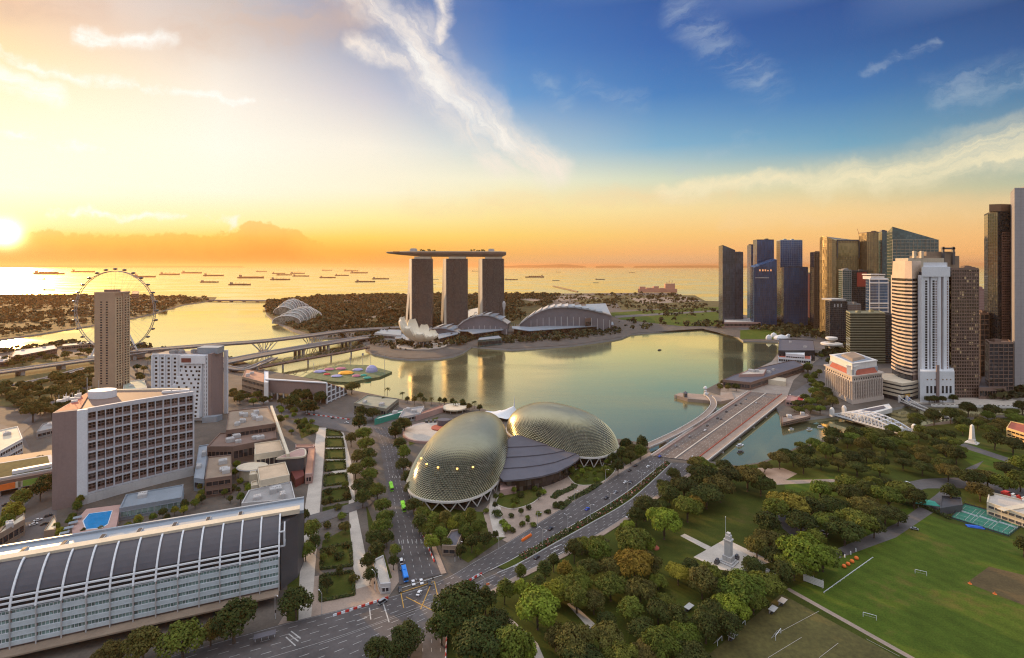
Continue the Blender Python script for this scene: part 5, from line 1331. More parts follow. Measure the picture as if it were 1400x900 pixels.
# left edge: white station roof, link bridge with coloured panels, ramps
block('white roofed station building cut by the left edge', [(-40,640),(-30,596),(24,584),(31,601)], 12, offwhite, cream, rows=2, kit=2)
def link():
    t = thing('link_bridge', 'covered link bridge with coloured poster panels at the left edge', 'bridge', G(20,655))
    q = gp([(-30,660),(-30,638),(70,622),(75,641)], 12); mesh_obj('roof_garden', MB().prism([(p.x,p.y) for p in q], 11, 12.2), ltgrey, t)
    q2 = inset(ccw([(p.x,p.y) for p in q]), 3); mesh_obj('garden', MB().sheet(q2, 12.25), drygrass, t)
    q3 = gp([(-30,676),(-30,640),(72,624),(74,656)], 5); mesh_obj('hall', MB().prism(inset(ccw([(p.x,p.y) for p in q3]),1), 5, 11), brown, t)
    mesh_obj('floor', MB().prism([(p.x,p.y) for p in q3], 4, 5.2), ltgrey, t)
    a, b = G(-28,672,8), G(73,652,8); d = (b-a).normalized(); n_ = Vector((d.y,-d.x,0)); rz = atan2(d.y,d.x)
    for u, w, m_ in ((.36,9,orangem),(.52,4,cream),(.65,11,mat('leaf_poster',(.20,.34,.06),.6)),(.86,6,redp),(.2,5,orangem)):
        p = a.lerp(b,u)-n_*.2; m1 = MB(); m1.box((p.x+n_.x*1.2,p.y+n_.y*1.2,5.6), (w,.3,4.4), rz); mesh_obj('poster_panel', m1, m_, t)
    m1 = MB(); p = a.lerp(b,.6); m1.box((p.x-6,p.y+12,12.3), (22,4,2.6), rz); mesh_obj('white_canopy', m1, white, t)
    for u in (.15,.45,.75):
        p = a.lerp(b,u); m1 = MB(); m1.box((p.x,p.y+5,0), (2,2,4.2)); mesh_obj('pier', m1, ltgrey, t)
link()
block('pale sloping vent building at the lower left edge', [(-6,735),(4,722),(33,703),(34,712)], 9, tan, cream, rows=1, kit=1)
block('small pale ramp hut beside the hotel end wall', [(60,728),(74,706),(77,712),(76,726)], 5, tan, cream, rows=0, kit=0)
block('grey deck roof behind the station at the left edge', [(50,592),(58,581),(76,576),(76,586)], 6, grey, grey, rows=1, kit=1)
# ---------------------------------------------------------------- business district towers
def tw(label, xl, xr, yt, Y, D, body, trim, **k):
    return tower(label, boxpoly(xl, xr, Y, D), ZA(yt, Y), body, trim, **k)
navy = mat('navy_mullion', (.040,.058,.090), .4, .1, .1)
brz = mat('bronze_trim', (.16,.105,.075), .5, .1, .1)
Y = 1440
p = boxpoly(988,1005,Y,40); zt = lambda q: ZA(335+(q[0]-XA(988,Y))/(XA(1005,Y)-XA(988,Y))*7, Y)
tower('leftmost dark tower of the district, with a sloping roofline', p, ZA(335,Y), towergl, navy, 46, 8, .4,.5,.3, ztop=zt)
tw('narrow lower dark tower joined to the right of the sloping one', 1005.5,1016,345.5,1446,40, towergl, navy, floors=46, bays=6, vw=.4, hw=.5, dep=.3)
block('low columned podium between the dark riverside towers', [(990,441),(990,436),(1040,435),(1040,441)], 14, pinkstone, ltgrey, rows=1, kit=2)
tw('narrow navy tower with the rounded left shoulder', 1027,1034,336,1500,40, blueglass, navy, floors=40, bays=5, vw=.3, hw=.4, dep=.3)
tw('tall navy tower left of the bright gap in the skyline', 1035,1058,328.5,1430,42, blueglass, navy, floors=44, bays=9, vw=.3, hw=.4, dep=.3)
t = tower('slant topped blue glass tower with a small lit sign near its top', boxpoly(1031,1062,1370,46), ZA(356,1370), blueglass, navy, 40, 10, .3,.4,.3, ztop=lambda q: ZA(366-(q[0]-XA(1031,1370))/(XA(1062,1370)-XA(1031,1370))*11, 1370))
for k, x in enumerate((1039,1043,1046.5,1050,1054)):
    m1 = MB(); m1.box((XA(x,1369),1369.2,ZA(371,1369)), (3.6,.5,5 if k != 3 else 3.6)); mesh_obj('lit_sign', m1, mat('sign_light', (1,.45,.2), .5, 0, 1, emit=.5, fine=0), t)
m1 = MB(); m1.box((XA(1042,1369),1369,ZA(380.5,1369)), (38,1,2)); mesh_obj('ledge', m1, ltgrey, t)
tw('pale blue glass tower right of the bright gap in the skyline', 1067,1097,329,1420,44, tealglass if False else blueglass, steelblue, floors=44, bays=10, vw=.25, hw=.35, dep=.3)
tw('dark navy block tower stepping down to the right', 1072,1104.5,366,1360,48, blueglass, navy, floors=38, bays=10, vw=.3, hw=.4, dep=.3)
tw('slim orange tower seen in the gap beside the finned brown tower', 1105,1112,375,1560,30, terracotta, brown, floors=30, bays=3)  # even terracotta body
tw('brown finned tower left of the golden curved one', 1113,1132,345.5,1330,42, brownglass, brz, floors=40, bays=9, vw=1.4, hw=.5, dep=1.0)
# golden tower: curved sunlit flank rising to a point
def golden():
    Y = 1180; a = [Vector((XA(x,Y), Y+dy)) for x, dy in ((1143,0),(1139,5),(1136,16),(1134.5,30),(1137,46))]
    poly = [tuple(q) for q in a[::-1]]+[(XA(1174,Y),Y),(XA(1174,Y),Y+46)]
    zt = lambda q: ZA(329,Y) if q[0] > XA(1142,Y) else ZA(329-(XA(1142,Y)-q[0])*F/Y*.95, Y)
    t = tower('golden glass tower with a curved flank rising to a pointed corner', poly, ZA(329,Y), goldglass, brz, 46, 14, .3,.5,.3, ztop=zt)
    m1 = MB(); x0, x1 = XA(1144,Y), XA(1174.5,Y); z = ZA(329,Y)
    m1.box(((x0+x1)/2,Y-.8,z-1), (x1-x0,1.6,3)); m1.box((x1-.6,Y-.8,z-42), (1.6,1.6,42)); m1.box((x0+1,Y-.8,z-42), (1.6,1.6,42)); mesh_obj('crown_frame', m1, dkgrey, t)
    m1 = MB(); m1.box(((x0+x1)/2,Y-.35,z-36), (x1-x0-6,.5,30)); mesh_obj('crown_panel', m1, goldglass, t)
golden()
tw('grey green tower standing low in front of the golden one', 1152,1164,370,1120,40, tealglass, grey, floors=34, bays=6, vw=.6, hw=1.2)
t = tw('dark tower with a red crown panel', 1164,1186,371,1130,36, sheetgl, dkgrey, floors=34, bays=7)
m1 = MB(); m1.box((XA(1163.7,1130)-.5,1148,ZA(392,1130)), (1.2,34,34)); m1.box((XA(1178,1130),1129.2,ZA(392,1130)), (22,1.2,32)); mesh_obj('red_panel', m1, mat('red_cladding', (.45,.07,.05), .5, .1, .1), t)  # panel in even red cladding
def construction():
    Y = 1250; t = tw('unfinished concrete tower with a crane standing beside it', 1180,1192,330,Y,30, dkgrey, tan, floors=26, bays=4, vw=1.6, hw=2.4, dep=1.2, kit=0)
    c = thing('tower_crane', 'thin tower crane with a raised jib beside the unfinished tower', 'crane', (XA(1178,Y),Y-3,0))
    m1 = MB(); m1.tube([(XA(1178,Y),Y-3,ZA(390,Y)-60),(XA(1178,Y),Y-3,ZA(338,Y))], 1.0, 4); mesh_obj('mast', m1, redp, c)
    m1 = MB(); m1.tube([(XA(1178,Y),Y-3,ZA(338,Y)),(XA(1171,Y),Y-3,ZA(313,Y))], [.9,.4], 4); mesh_obj('jib', m1, redp, c)
    m1 = MB(); m1.tube([(XA(1178,Y),Y-3,ZA(338,Y)),(XA(1182,Y),Y-3,ZA(336,Y))], .9, 4); mesh_obj('counter_jib', m1, redp, c)
construction()
def rounded(label, xl, xr, yt, Y, D, body, trim, **k):
    x0, x1 = XA(xl,Y), XA(xr,Y); n = 7; pts = []
    for i in range(n+1):
        u = i/n; pts.append((x0+(x1-x0)*u, Y+D*.35*(1-sin(pi*u))))
    return tower(label, pts+[(x1,Y+D),(x0,Y+D)], ZA(yt,Y), body, trim, **k)
rounded('olive gold rounded tower left of the wedge topped tower', 1191,1207,318,1150,40, goldglass, brz, floors=44, bays=10, vw=.5, hw=.4)
tw('narrow teal glass strip tower against the wedge topped tower', 1206,1213,317,1160,40, tealglass, navy, floors=44, bays=3, vw=.3, hw=.4)
Y = 1000; wedge_p = boxpoly(1220,1283,Y,55); wedge_p[3] = (XA(1212.5,Y+55),Y+55)
tower('wedge topped banded glass tower, highest at its left corner', wedge_p, ZA(310,Y), tealglass, mat('warm_band', (.34,.29,.22), .5, .1, .1), 40, 9, .35,1.0,.5, ztop=lambda q: ZA(310+(q[0]-XA(1220,Y))/(XA(1283,Y)-XA(1220,Y))*18, Y))
def stepped():
    Y = 830; t = thing('office_tower', 'cream stepped tower with an open frame crown behind the white tower', 'tower', (XA(1280,Y),Y+20,0))
    for xl, xr, yt, d0, D in ((1243,1322,377,0,40),(1243,1292,353,2,30),(1266,1316,350,6,34),(1272,1312,344,8,26)):
        m1 = MB(); a, b = XA(xl,Y), XA(xr,Y); m1.prism([(a,Y+d0),(b,Y+d0),(b,Y+D),(a,Y+D)], 0 if d0 == 0 else ZA(380,Y), ZA(yt,Y)); mesh_obj('body', m1, cream if xl < 1260 else tan, t)
    m1 = MB()
    for x in (1252,1262): m1.box((XA(x,Y),Y+3,ZA(353,Y)), (4,4,12))
    mesh_obj('crown_pier', m1, cream, t)
    m1 = MB()
    for x in (1292,1306): m1.box((XA(x,Y),Y+4,ZA(362,Y)), (3,3,30))
    m1.box((XA(1299,Y),Y+4,ZA(338.5,Y)-3), (22,3,3)); mesh_obj('crown_frame', m1, dkgrey, t)
    m1 = MB(); face_grid(m1, (XA(1243,Y),Y), (XA(1322,Y),Y), 20, ZA(379,Y), 18, 34, .6, 1.0, .4); mesh_obj('facade_grid', m1, tan, t)
stepped()
# banded tower catching the sun
def banded():
    Y = 640; zt = ZA(357,Y); zc = ZA(381,Y)
    poly = [(XA(1219.5,Y+42),Y+42),(XA(1227,Y+20),Y+20),(XA(1237,Y+5),Y+5),(XA(1247,Y-4),Y-4),(XA(1260,Y+6),Y+6),(XA(1258,Y+46),Y+46)]
    t = thing('office_tower', 'tower wrapped in pale horizontal bands that catch orange sun', 'tower', (XA(1240,Y),Y+18,0))
    mesh_obj('body', MB().prism(poly, 0, zc), sheetgl, t)
    sp = mat('pale_band', (.62,.47,.36), .6, .07, .1, stain=.15)
    n = 26; cx = sum(p[0] for p in poly)/6; cy = sum(p[1] for p in poly)/6
    for k in range(n):
        z = 30+(zc-31)*k/n; fl = 1+ .04*max(0, (6-k)/6)
        q = [((x-cx)*1.015*fl+cx, (y-cy)*1.015*fl+cy) for x, y in poly]; mesh_obj('spandrel', MB().prism(q, z, z+2.2), sp, t)
    top = [((x-cx)*.97+cx, (y-cy)*.97+cy) for x, y in poly]
    mesh_obj('crown', MB().prism(poly, zc, zt, taper=.93), sp, t); mesh_obj('lift_core', MB().prism([(XA(1247.3,Y-4),Y-4.6),(XA(1260.4,Y+6),Y+5.4),(XA(1259,Y+6),Y+8),(XA(1247.6,Y),Y)], 0, 34), mauve, t)
    pod = [(XA(1205,Y),Y+20),(XA(1233,Y-18),Y-18),(XA(1247,Y-12),Y-12),(XA(1258,Y),Y),(XA(1258,Y),Y+36),(XA(1210,Y),Y+44)]
    mesh_obj('podium', MB().prism(pod, 0, 22), sheetgl, t)
    pcx = sum(p[0] for p in pod)/6; pcy = sum(p[1] for p in pod)/6
    for k in range(4):
        q = [((x-pcx)*1.02+pcx, (y-pcy)*1.02+pcy) for x, y in pod]; mesh_obj('podium_band', MB().prism(q, 5+k*5, 8+k*5), cream, t)
    m1 = MB(); m1.box(((XA(1233,Y-18)+XA(1247,Y-12))/2,Y-16,0), (11,.8,5), .5); mesh_obj('blue_hoarding', m1, bluem, t); m1 = MB(); m1.box(((XA(1233,Y-18)+XA(1247,Y-12))/2,Y-16.2,5), (11,.8,4), .5); mesh_obj('yellow_hoarding', m1, yellowp, t)
banded()
def white_tower():
    Y = 632; zt = ZA(372,Y); x0, x1 = XA(1260,Y), XA(1297,Y)
    t = thing('bank_tower', 'white stone tower on a squat white podium by the river', 'tower', ((x0+x1)/2,Y+16,0))
    mesh_obj('body', MB().prism([(x0,Y+4),(x1,Y+4),(x1+32,Y+36),(x0+32,Y+36)], 0, zt), sheetgl, t)
    w_ = x1-x0; f = lambda u: x0+w_*u
    for f0, f1, dy in ((-.01,.28,0),(.35,.585,0),(.90,1.01,0)):
        m1 = MB(); m1.prism([(f(f0),Y+dy),(f(f1),Y+dy),(f(f1),Y+5),(f(f0),Y+5)], 0, zt-4); mesh_obj('wall', m1, white, t)
    for f0, f1, dy in ((-.02,.03,-.9),(.585,.69,-1.3),(.785,.90,-1.3)):
        m1 = MB(); m1.prism([(f(f0),Y+dy),(f(f1),Y+dy),(f(f1),Y+5),(f(f0),Y+5)], 0, zt-4); mesh_obj('pier', m1, white, t)
    for u, wd, n in ((.17,2.6,36),(.44,2.6,36),(.535,1.5,36),(.955,1.5,36)):
        if wd < 2: 
            m1 = MB()
            for k in range(n): m1.box((f(u),Y-.06,36+k*(zt-46)/n), (wd,.3,2.2))
            o = mesh_obj('small_window', m1, mauve, t); o['kind'] = 'stuff'
        else:
            for k in range(n):
                m1 = MB(); m1.box((f(u),Y-.06,36+k*(zt-46)/n), (wd,.3,2.5)); mesh_obj('window', m1, blackm, t)
    m1 = MB(); m1.box((f(.735),Y+1.8,34), (w_*.1,2.0,zt-38)); mesh_obj('recess_strip', m1, mauve, t)
    cr = [(x0-1,Y-1.4),(x0+(x1-x0)*.5,Y-2),(x1+.8,Y-1.4),(x1+32,Y+36.6),(x0+31,Y+36.6)]
    mesh_obj('crown', MB().prism(cr, zt-6, ZA(365,Y)), white, t)
    mesh_obj('crown_top', MB().prism(inset(cr,4), ZA(365,Y), ZA(359,Y)), white, t)
    px0, px1 = XA(1258,Y-14), XA(1305,Y-14); zp = ZA(508,Y-14)
    mesh_obj('podium', MB().prism([(px0,Y-14),(px1,Y-14),(px1+36,Y+30),(px0+36,Y+30)], 0, zp), white, t)
    for k in range(7):
        if k == 3: continue
        x = px0+9+k*((px1-px0-14)/6); m1 = MB(); m1.box((x,Y-14.05,zp*.30), (2.4,.4,9)); mesh_obj('window', m1, sheetgl, t)
        m1 = MB(); m1.box((x,Y-14.05,zp*.72), (1.6,.4,1.6)); mesh_obj('window', m1, tan, t)
    m1 = MB(); m1.box(((px0+px1)/2,Y-14.6,0), (3.4,1.2,zp+8)); mesh_obj('centre_pier', m1, mauve, t)
white_tower()
t = tw('brown stone tower with sun glints painted as glowing panes, right of the white tower', 1301,1338,368.5,640,34, glintgl, brown, floors=38, bays=12, vw=.7, hw=1.5, dep=.35)
t = tw('pink tower glimpsed in the gap right of the brown stone tower', 1338,1347,397,800,30, pinkstone, mat('dusky_pink',(.36,.20,.18),.8), floors=30, bays=3)
def octo():
    Y = 690; x0, x1 = XA(1348,Y), XA(1386,Y); w = x1-x0; zt = ZA(279,Y)
    poly = [(XA(1345.5,Y+46),Y+46),(XA(1351,Y+18),Y+18),(XA(1364,Y),Y),(x1,Y+3),(XA(1385,Y+46),Y+46)]
    t = tower('tall dark chamfered tower near the right edge', poly, zt-12, glass('dusk_glass',(.022,.026,.036),.1,var=.3,spec=.7), mat('dusk_trim',(.022,.024,.030),.5), 56, 12, .3,.4,.25, kit=0)
    mesh_obj('shoulder', MB().prism([(x0+w*.24,Y+5),(x0+w*.55,Y+.5),(x1-.5,Y+3.5),(XA(1384,Y+43),Y+43),(XA(1356,Y+43),Y+43)], zt-10, zt), brz, t)
    m1 = MB(); face_grid(m1, (x0+w*.56,Y-.4), (x1,Y+2.6), 0, zt-40, 5, 62, .6, 1.6, .5); mesh_obj('stone_grid', m1, mat('dusky_pink_stone',(.17,.105,.095),.7), t)
octo()
tw('pale grey tower cut by the right edge, the tallest of all', 1387,1440,259,650,44, mat('pale_grey_cladding',(.33,.31,.32),.55,.04,.02), mat('pale_grey_cladding2',(.29,.275,.285),.55,.05,.05), floors=60, bays=6, vw=.25, hw=.35, dep=.12)
t = tw('small black box tower behind the grey green banded block', 1134,1158,413,1075,36, sheetgl, dkgrey, floors=22, bays=8, vw=.3, hw=.7)
m1 = MB()
for k in range(3): m1.box((XA(1141+k*4.5,1074.5),1074.5,ZA(420,1075)), (2.6,1,7))
m1.box((XA(1146,1075),1090,ZA(411,1075)), (32,34,3.4)); mesh_obj('crown', m1, ltgrey, t)
tw('grey block tower attached behind the small black box tower', 1159,1177,417,1085,40, mauve, grey, floors=20, bays=4)
tw('pale green banded block tower beside the columned hotel', 1162,1210,429,860,38, mat('green_glass', (.055,.062,.045), .2, .2, .2), mat('olive_band', (.27,.27,.19), .6, .08, .1), floors=20, bays=10, vw=.25, hw=1.7, dep=.9, verts=False)
tw('dark side block squeezed between the green banded and the sun banded towers', 1209,1219,431,865,30, sheetgl, navy, floors=24, bays=3)
def blue_white():
    Y = 950; t = tw('white framed blue glass tower behind the green banded block', 1189,1214,382,Y,30, blueglass, white, floors=26, bays=2, vw=1.2, hw=.35, dep=.5)
    m1 = MB(); x0, x1 = XA(1189,Y), XA(1214,Y)
    for z in (ZA(382,Y),ZA(387,Y),ZA(415,Y),ZA(421,Y),ZA(427,Y)): m1.box(((x0+x1)/2,Y-.8,z-1), (x1-x0+1,1.6,2.2))
    mesh_obj('white_frame', m1, white, t)
    m1 = MB(); m1.box(((x0+x1)/2,Y+14,ZA(382,Y)), (26,22,6)); m1.box(((x0+x1)/2,Y+14,ZA(377,Y)+1), (28,24,2)); mesh_obj('crown', m1, offwhite, t)
    m1 = MB(); m1.box((x1+3.6,Y+14,0), (6.4,26,ZA(386,Y))); mesh_obj('side_slab', m1, navy, t)
blue_white()
for lb, a in (('dark mid rise block in the gap right of the brown stone tower', (1340,1352,430,700,30)),('low dark block at the foot of the chamfered tower', (1352,1385,470,640,26))):
    tw(lb, *a, sheetgl, brown, floors=14, bays=5)
block('brown stone hall with a planted roof at the foot of the brown tower', [(1338,531),(1342,514),(1368,518),(1376,531)], 14, brown, slate, rows=1, kit=2)
t = block('dark hall with a small green lit screen near the right edge', [(1355,516),(1355,492),(1384,492),(1384,516)], 24, dkgrey, slate, rows=1, kit=2)
c = G(1366,511,18); m1 = MB(); m1.box((c.x,c.y-1.5,17), (4.2,.5,8)); mesh_obj('lit_screen', m1, mat('green_screen', (.02,.85,.42), .5, 0, 1, emit=1.1, fine=0), t)

# ---------------------------------------------------------------- grand columned hotel by the river
def grand_hotel():
    A, B, C = G(1165,553), G(1208,546), G(1127,533); D_ = B+C-A; Z = 33
    t = thing('hotel', 'grand pale columned hotel with red mansard roofs by the river', 'hotel', (A+B+C+D_)/4)
    stone = mat('pale_hotel_stone', (.50,.43,.38), .8, .08, .1, stain=.2); poly = ccw([tuple(p[:2]) for p in (A,B,D_,C)])
    mesh_obj('wall', MB().prism(inset(poly, 1.5), 0, Z), stone, t)
    mesh_obj('cornice', MB().prism(inset(poly, -.8), Z, Z+1.6), stone, t); mesh_obj('base', MB().prism(inset(poly, -.5), 0, 5), stone, t)
    for a, b, n in ((A,B,13),(C,A,12)):
        d = (b-a).normalized(); nn = Vector((d.y,-d.x,0)); rz = atan2(d.y,d.x); L = (b-a).length
        for i in range(n):
            p = a+d*(L*(i+.7)/(n+.4))+nn*.2; m1 = MB(); m1.tube([(p.x,p.y,5),(p.x,p.y,Z-6)], .75, 8); m1.box((p.x,p.y,Z-6.4), (2,2,.9), rz); mesh_obj('column', m1, stone, t)
        for i in range(n-1):
            for k in range(5):
                p = a+d*(L*(i+1.2)/(n+.4))-nn*.75; m1 = MB(); m1.box((p.x,p.y,7+k*4.6 if k < 4 else Z-4.2), (1.5,.5,3.0 if k < 4 else 2.0), rz); mesh_obj('window', m1, sheetgl, t)
    i1 = inset(poly, 6); i2 = inset(poly, 12); i3 = inset(poly, 19)
    m1 = MB()
    for i in range(4):
        j = (i+1)%4; p0, p1 = inset(poly,2)[i], inset(poly,2)[j]; q0, q1 = i1[i], i1[j]
        l = lambda a, b, f: (a[0]+(b[0]-a[0])*f, a[1]+(b[1]-a[1])*f)
        m1.face([(*l(p0,p1,.14),Z+1.6),(*l(p0,p1,.86),Z+1.6),(*l(q0,q1,.86),Z+7.5),(*l(q0,q1,.14),Z+7.5)])
    mesh_obj('mansard_roof', m1, terracotta, t)
    mesh_obj('upper_storey', MB().prism(i1, Z, Z+8), steelblue, t); mesh_obj('attic', MB().prism(inset(poly, 7), Z+8, Z+15), offwhite, t)
    mesh_obj('roof_rim', MB().prism(inset(poly, 6), Z+15, Z+16), offwhite, t); mesh_obj('court', MB().sheet(i2, Z+16.2), steelblue, t)
    mesh_obj('atrium_roof', MB().prism(i3, Z+16.2, Z+19, taper=.8), tan, t)
    c = A.lerp(D_, .12); m1 = MB(); m1.box((c.x,c.y,Z+1.6), (9,9,10), .6); m1.box((c.x,c.y,Z+11.6), (10.4,10.4,1), .6); mesh_obj('corner_pavilion', m1, offwhite, t)
    q = gp([(1170,572),(1166,562),(1215,552),(1220,558)], 5); mesh_obj('pool_terrace', MB().prism([(p.x,p.y) for p in q], 0, 5), offwhite, t)
    q = gp([(1180,565),(1178,561),(1208,555),(1211,558)], 5.3); mesh_obj('terrace_deck', MB().prism([(p.x,p.y) for p in q], 5, 5.6), slate, t)
grand_hotel()
# waterfront pavilions across the bridge
block('red roofed boat quay pier with a white arcade', [(1064,489),(1066,482),(1109,486),(1109,492)], 9, white, terracotta, rows=1, kit=0, name='pier_building', cat='pier')
block('dark glass block behind the red roofed pier', [(1064,480),(1065,464),(1112,466),(1114,480)], 18, sheetgl, slate, rows=2, kit=2)
m1 = MB(); c = G(1088,483,20)
block('white framed gate block above the red roofed pier', [(1074,484),(1075,476),(1100,478),(1100,486)], 15, white, white, rows=1, kit=0)
block('long curved slate roofed waterfront hall beside the bridge end', [(988,520),(1004,513),(1040,503),(1085,493),(1100,500),(1060,513),(1026,524)], 10, brown, slate, rows=1, kit=4)
block('pinkish terrace roof on the waterfront hall', [(1010,513),(1022,507),(1048,505),(1044,512)], 13, pinkstone, palepav, rows=1, kit=3)
block('pale awning roofs between the waterfront hall and the road', [(1050,520),(1052,515),(1075,518),(1074,523)], 6, cream, cream, rows=0, kit=0)
def disc_tower():
    c = G(1137,486); t = thing('disc_tower', 'squat tower with two pale revolving restaurant discs', 'tower', c); Yd = c.y
    m1 = MB(); m1.lathe((c.x,c.y,0), [(5,0),(5,26)], 12); mesh_obj('stem', m1, ltgrey, t)
    for z, r in ((ZA(470,Yd)-4,18),(ZA(463,Yd)-3,10)):
        m1 = MB(); m1.lathe((c.x,c.y,z), [(r*.7,0),(r,2),(r,5),(r*.8,6)], 24); mesh_obj('disc', m1, offwhite, t)
disc_tower()
for k, (x, y, r) in enumerate(((1051,464,5),(1058,461,6),(1068,464,12),(1078,463,6))):
    c = G(x,y); t = thing('marquee', 'white marquee on the far lawn, %s of four from the left' % ordw(k+1), 'marquee', c, 'marquees on the far lawn')
    m1 = MB(); m1.lathe((c.x,c.y,0), [(r,0),(r,4),(r*.7,8),(.2,11)], 10, 0, 1.4, 1); mesh_obj('canopy', m1, white, t)
    m1 = MB()
    for q in range(6): m1.tube([(c.x+r*1.3*cos(q),c.y+r*.95*sin(q),0),(c.x+r*1.3*cos(q),c.y+r*.95*sin(q),4)], .25, 4)
    mesh_obj('pole', m1, ltgrey, t)
block('rounded pink roofed boat pavilion under the bridge end', [(1074,548),(1077,541),(1091,543),(1089,550)], 6, pinkstone, mat('dusky_pink',(.36,.20,.18),.8), rows=1, kit=0, name='pavilion')
block('red roofed riverside stall beside the pink pavilion', [(1088,548),(1092,542),(1101,545),(1097,550)], 5, offwhite, redp, rows=0, kit=0, name='stall')
block('white tented kiosk in front of the grand hotel', [(1108,533),(1112,527),(1122,531),(1118,537)], 5, white, white, rows=0, kit=0, name='kiosk')
block('low stone river terrace with pale parapets', [(1070,579),(1069,571),(1104,565),(1108,570)], 3, brown, pinkpav, rows=1, kit=2, name='terrace')
# merlion pier
def pier():
    c = G(975,540); t = thing('jetty', 'pale curved jetty with a viewing deck below the statue', 'jetty', c)
    q = gp([(922,540),(930,537),(985,541),(1000,536),(1004,545),(985,549),(940,545)], 1); mesh_obj('deck', MB().prism([(p.x,p.y) for p in q], WL-1, 1), pinkpav, t)
    m1 = MB()
    for k in range(9): p = q[0].lerp(q[6], .1).lerp(q[5], k/9); m1.tube([(p.x,p.y,WL-3),(p.x,p.y,1)], .6, 5)
    mesh_obj('pile_row', m1, grey, t)
    p = G(937,543,1); s = thing('viewing_hut', 'small dark hut on the end of the pale jetty', 'hut', p); m1 = MB(); m1.box((p.x,p.y,1), (4,4,5)); mesh_obj('wall', m1, dkgrey, s); m1 = MB(); m1.lathe((p.x,p.y,6), [(3.6,0),(.2,2.6)], 4); mesh_obj('roof', m1, slate, s)
    p = G(965,541,1); Yp = p.y; s = thing('statue', 'white fountain statue with a scaled tail beside the bay', 'statue', p)
    m1 = MB(); m1.box((p.x,p.y,1), (4.4,4.4,2.2)); mesh_obj('pedestal', m1, ltgrey, s)
    m1 = MB(); m1.tube([(p.x+1.5,p.y,3.2),(p.x-.6,p.y,4.6),(p.x,p.y,7),(p.x-.2,p.y,10.2)], [1.4,2.0,1.8,1.4], 8); m1.lathe((p.x-.4,p.y,9.4), [(1.2,0),(2.2,1),(2.0,2.6),(.6,3.8)], 9); m1.tube([(p.x-1.6,p.y,10.9),(p.x-3.2,p.y,10.7)], [1,.7], 6); mesh_obj('figure', m1, white, s)
    m1 = MB(); m1.tube([(p.x+1.4,p.y,3.4),(p.x+3.4,p.y,4.2),(p.x+3.0,p.y,6.2)], [.9,.6,.2], 6); mesh_obj('tail', m1, white, s)
pier()
deck_bridge('curved footbridge along the bay side of the main bridge', [Gz(884,611,1.6),Gz(905,602,2),Gz(935,587,2),Gz(962,570,2),Gz(975,556,2),Gz(974,547,1.6),Gz(968,541,1.4)], 7, 1.0, pinkpav, (.15,.3,.45,.6,.75), 'box', 'footbridge')

# ---------------------------------------------------------------- the main road bridge
def main_bridge():
    a0, a1 = G(890,624), G(1022,536); b0, b1 = G(966,633), G(1081,541)
    t = thing('road_bridge', 'broad six lane road bridge with red and white kerbs over the river mouth', 'bridge', (a0+b1)/2)
    def pt(u, f, z): 
        p = a0.lerp(a1,u).lerp(b0.lerp(b1,u), f); return (p.x,p.y,z)
    def strip(f0, f1, z, th): 
        m1 = MB(); n = 12; m1.grid([[pt(k/n,f0,z),pt(k/n,f1,z),pt(k/n,f1,z-th),pt(k/n,f0,z-th)] for k in range(n+1)], closed=True); m1.face([pt(0,f0,z),pt(0,f1,z),pt(0,f1,z-th),pt(0,f0,z-th)]); m1.face([pt(1,f0,z),pt(1,f1,z),pt(1,f1,z-th),pt(1,f0,z-th)]); return m1
    mesh_obj('deck', strip(0,1,.5,2.2), asphalt2, t)
    mesh_obj('roadway', strip(.09,.40,.56,.05), bridgeroad, t); mesh_obj('roadway', strip(.47,.76,.56,.05), bridgeroad, t)
    mesh_obj('footpath', strip(0,.075,.72,.2), pinkpav, t); mesh_obj('footpath', strip(.80,.985,.72,.2), pinkpav, t)
    mesh_obj('median', strip(.42,.45,.85,.3), palepav, t)
    for f, m_ in ((.0,offwhite),(.083,pinkstone),(.795,terracotta),(.995,offwhite)): mesh_obj('parapet', strip(f-.004,f+.006,1.7,1.2), m_, t)
    m1 = MB()
    for f in (.165,.245,.325,.54,.62,.69): ribbon(m1, [Vector(pt(0,f,0)),Vector(pt(1,f,0))], .22, .60, dash=(3,5))
    mesh_obj('lane_marking', m1, paint, t)
    for u in (.14,.3,.46,.62,.78,.92):
        m1 = MB(); d = Vector(pt(u,1,0))-Vector(pt(u,0,0)); c = Vector(pt(u,.5,0)); m1.box((c.x,c.y,WL-3), (d.length*1.03,3,3.6-WL-2.9), atan2(d.y,d.x)); 
        mesh_obj('pier', m1, grey, t)
    return pt
brp = main_bridge()
